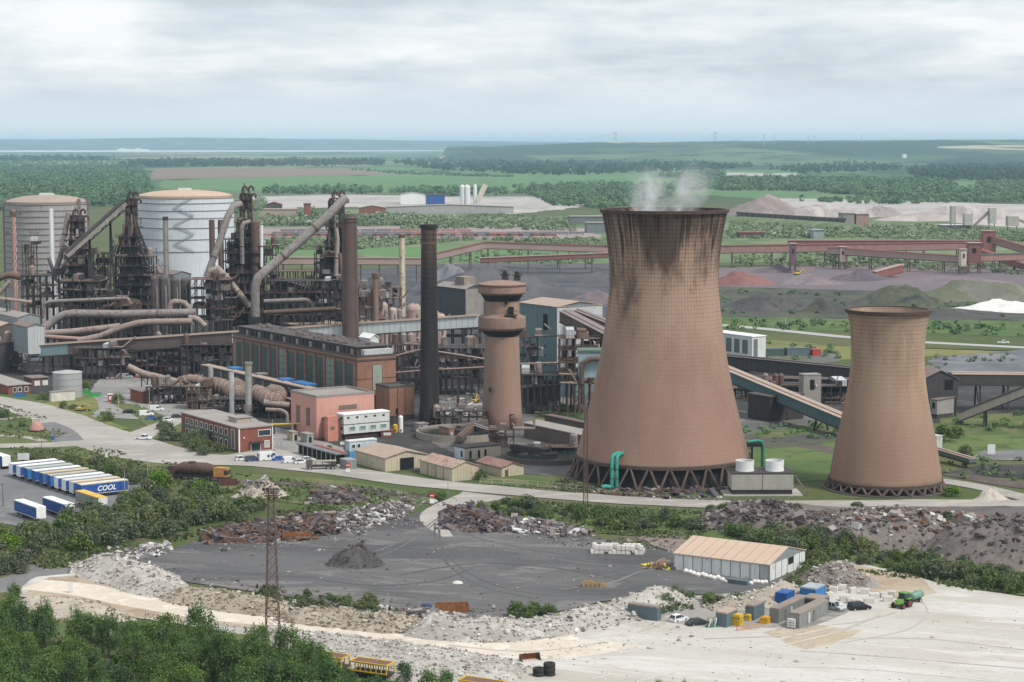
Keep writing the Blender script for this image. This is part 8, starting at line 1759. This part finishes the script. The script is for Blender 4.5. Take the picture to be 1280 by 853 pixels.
wood('dark_wood', 'dark belt of woodland across the far plain', [([(150,209),(150,205),(200,202.5),(330,203),(478,201),(482,207),(330,209)], 650, (9,18), 1.3), ([(478,203),(560,200.5),(700,199.5),(860,200.5),(960,208),(900,213),(700,220),(560,214)], 1200, (8,16), 1.3), ([(1130,213),(1200,208),(1400,206),(1400,228),(1200,226),(1145,224)], 900, (7,13), 1.5), ([(960,212),(1060,205),(1130,210),(1120,214),(1000,218)], 300, (6,12), 1.6), ([(-100,197),(150,198),(140,202),(-100,203)], 300, (12,20), 1.2)], fl_d, 72, 16)
wood('hedgerow_wood', 'mixed hedgerows and copses beyond the slag heaps and warehouses', [([(850,228),(960,223),(1180,227),(1200,237),(1150,249),(1100,247),(990,239),(860,239)], 1300, (5,10), 1.4), ([(1225,228),(1400,226),(1400,252),(1200,254),(1090,256),(1000,252),(1180,247)], 900, (5,8), 1.1), ([(640,234),(760,230),(850,233),(842,246),(760,262),(690,257)], 700, (5,9), 1.2), ([(330,243),(332,238),(430,237.5),(500,241),(430,244)], 130, (6,9), 1.4), ([(480,243),(520,236),(600,238),(660,243),(560,246)], 160, (6,9), 1.3), ([(820,221),(905,216),(908,220),(850,224)], 90, (8,12), 1.2), ([(430,212),(500,218.5),(640,222),(640,221),(520,217)], 120, (5,8), 1.0)], fl_w, 73)
wood('far_scrub', 'pale blossoming scrub across the middle distance', [([(330,283),(335,268),(430,266),(440,283)], 420, (3,6.5), 1.3), ([(440,284),(450,270),(520,272),(560,282)], 260, (3,6), 1.2), ([(500,290),(520,274),(640,270),(720,276),(720,290),(600,286)], 420, (2.5,4.8), 1.0), ([(330,312),(335,300),(450,299),(620,300),(760,301),(760,312),(600,300),(450,312)], 560, (2.5,4.5), 1.0), ([(905,300),(915,268),(1050,286),(1160,282),(1280,292),(1400,296),(1400,310),(1232,302),(1050,298)], 950, (2.3,4.5), 1.0), ([(910,335),(920,318),(1000,312),(1130,326),(1180,338),(1000,334)], 180, (2,4), 1.0), ([(200,256),(330,252),(340,262),(300,268),(200,266)], 200, (4,7), 1.1), ([(560,328),(570,314),(740,318),(760,330),(640,330)], 120, (2,3.5), .9),
    ([(1040,335),(1100,336),(1280,344),(1400,350),(1400,338),(1220,334)], 130, (1.5,3), .9)], fl_s, 74, 17)
wood('roadside_scrub', 'small bushes dotted over the grass banks between and beyond the cooling towers', [([(890,412),(890,402),(1060,405),(1420,410),(1420,426),(1180,418)], 150, (1.4,3), 1.0), ([(905,445),(905,425),(1050,436),(1050,455)], 60, (1,2.2), 1.0), ([(930,555),(925,535),(1050,530),(1050,550)], 26, (.9,2), 1.0), ([(1165,545),(1190,520),(1420,518),(1420,545)], 50, (1,2.4), 1.0), ([(1160,600),(1200,570),(1420,582),(1420,612)], 50, (1,2), 1.0), ([(660,525),(700,508),(760,514),(740,532)], 30, (.8,2), 1.0), ([(900,395),(905,360),(1100,372),(1420,375),(1420,398)], 120, (1.2,2.6), .8), ([(1150,470),(1165,447),(1280,440),(1420,442),(1420,450),(1200,455)], 40, (1,2), .9)], fl_w, 75, 16)
# tall dark bush beside the grey hut far off
# ================================================================== fences along the road
def fence(label, line, h, mat, gap=3.0, nm='fence', rails=(.5, 1.0)):
    P = [G(*q) for q in line]; th = thing(nm, label, 'fence', P[0]); o = P[0]; n = 0
    for a, b in zip(P, P[1:]):
        k = max(1, int((b-a).length/gap))
        for j in range(k):
            if n < 90: c = a.lerp(b, j/k)-o; MB().bar(c, c+Vector((0,0,h)), .14).build('post', mat, th); n += 1
        for f in rails: MB().bar(a-o+Vector((0,0,h*f)), b-o+Vector((0,0,h*f)), .07).build('rail', mat, th)
fence('pale post fence along the grass in front of the second settling pond', [(600,606),(660,608),(720,614),(742,616)], 1.6, paleconc)
fence('rusty gate fence at the top of the dark scrap tip', [(606,640),(618,636),(625,640)], 2.2, steel_b, 1.6)
fence('low grey railing in front of the fan cooler', [(905,626),(960,627),(1012,626)], 1.0, steel_g, 2.5)
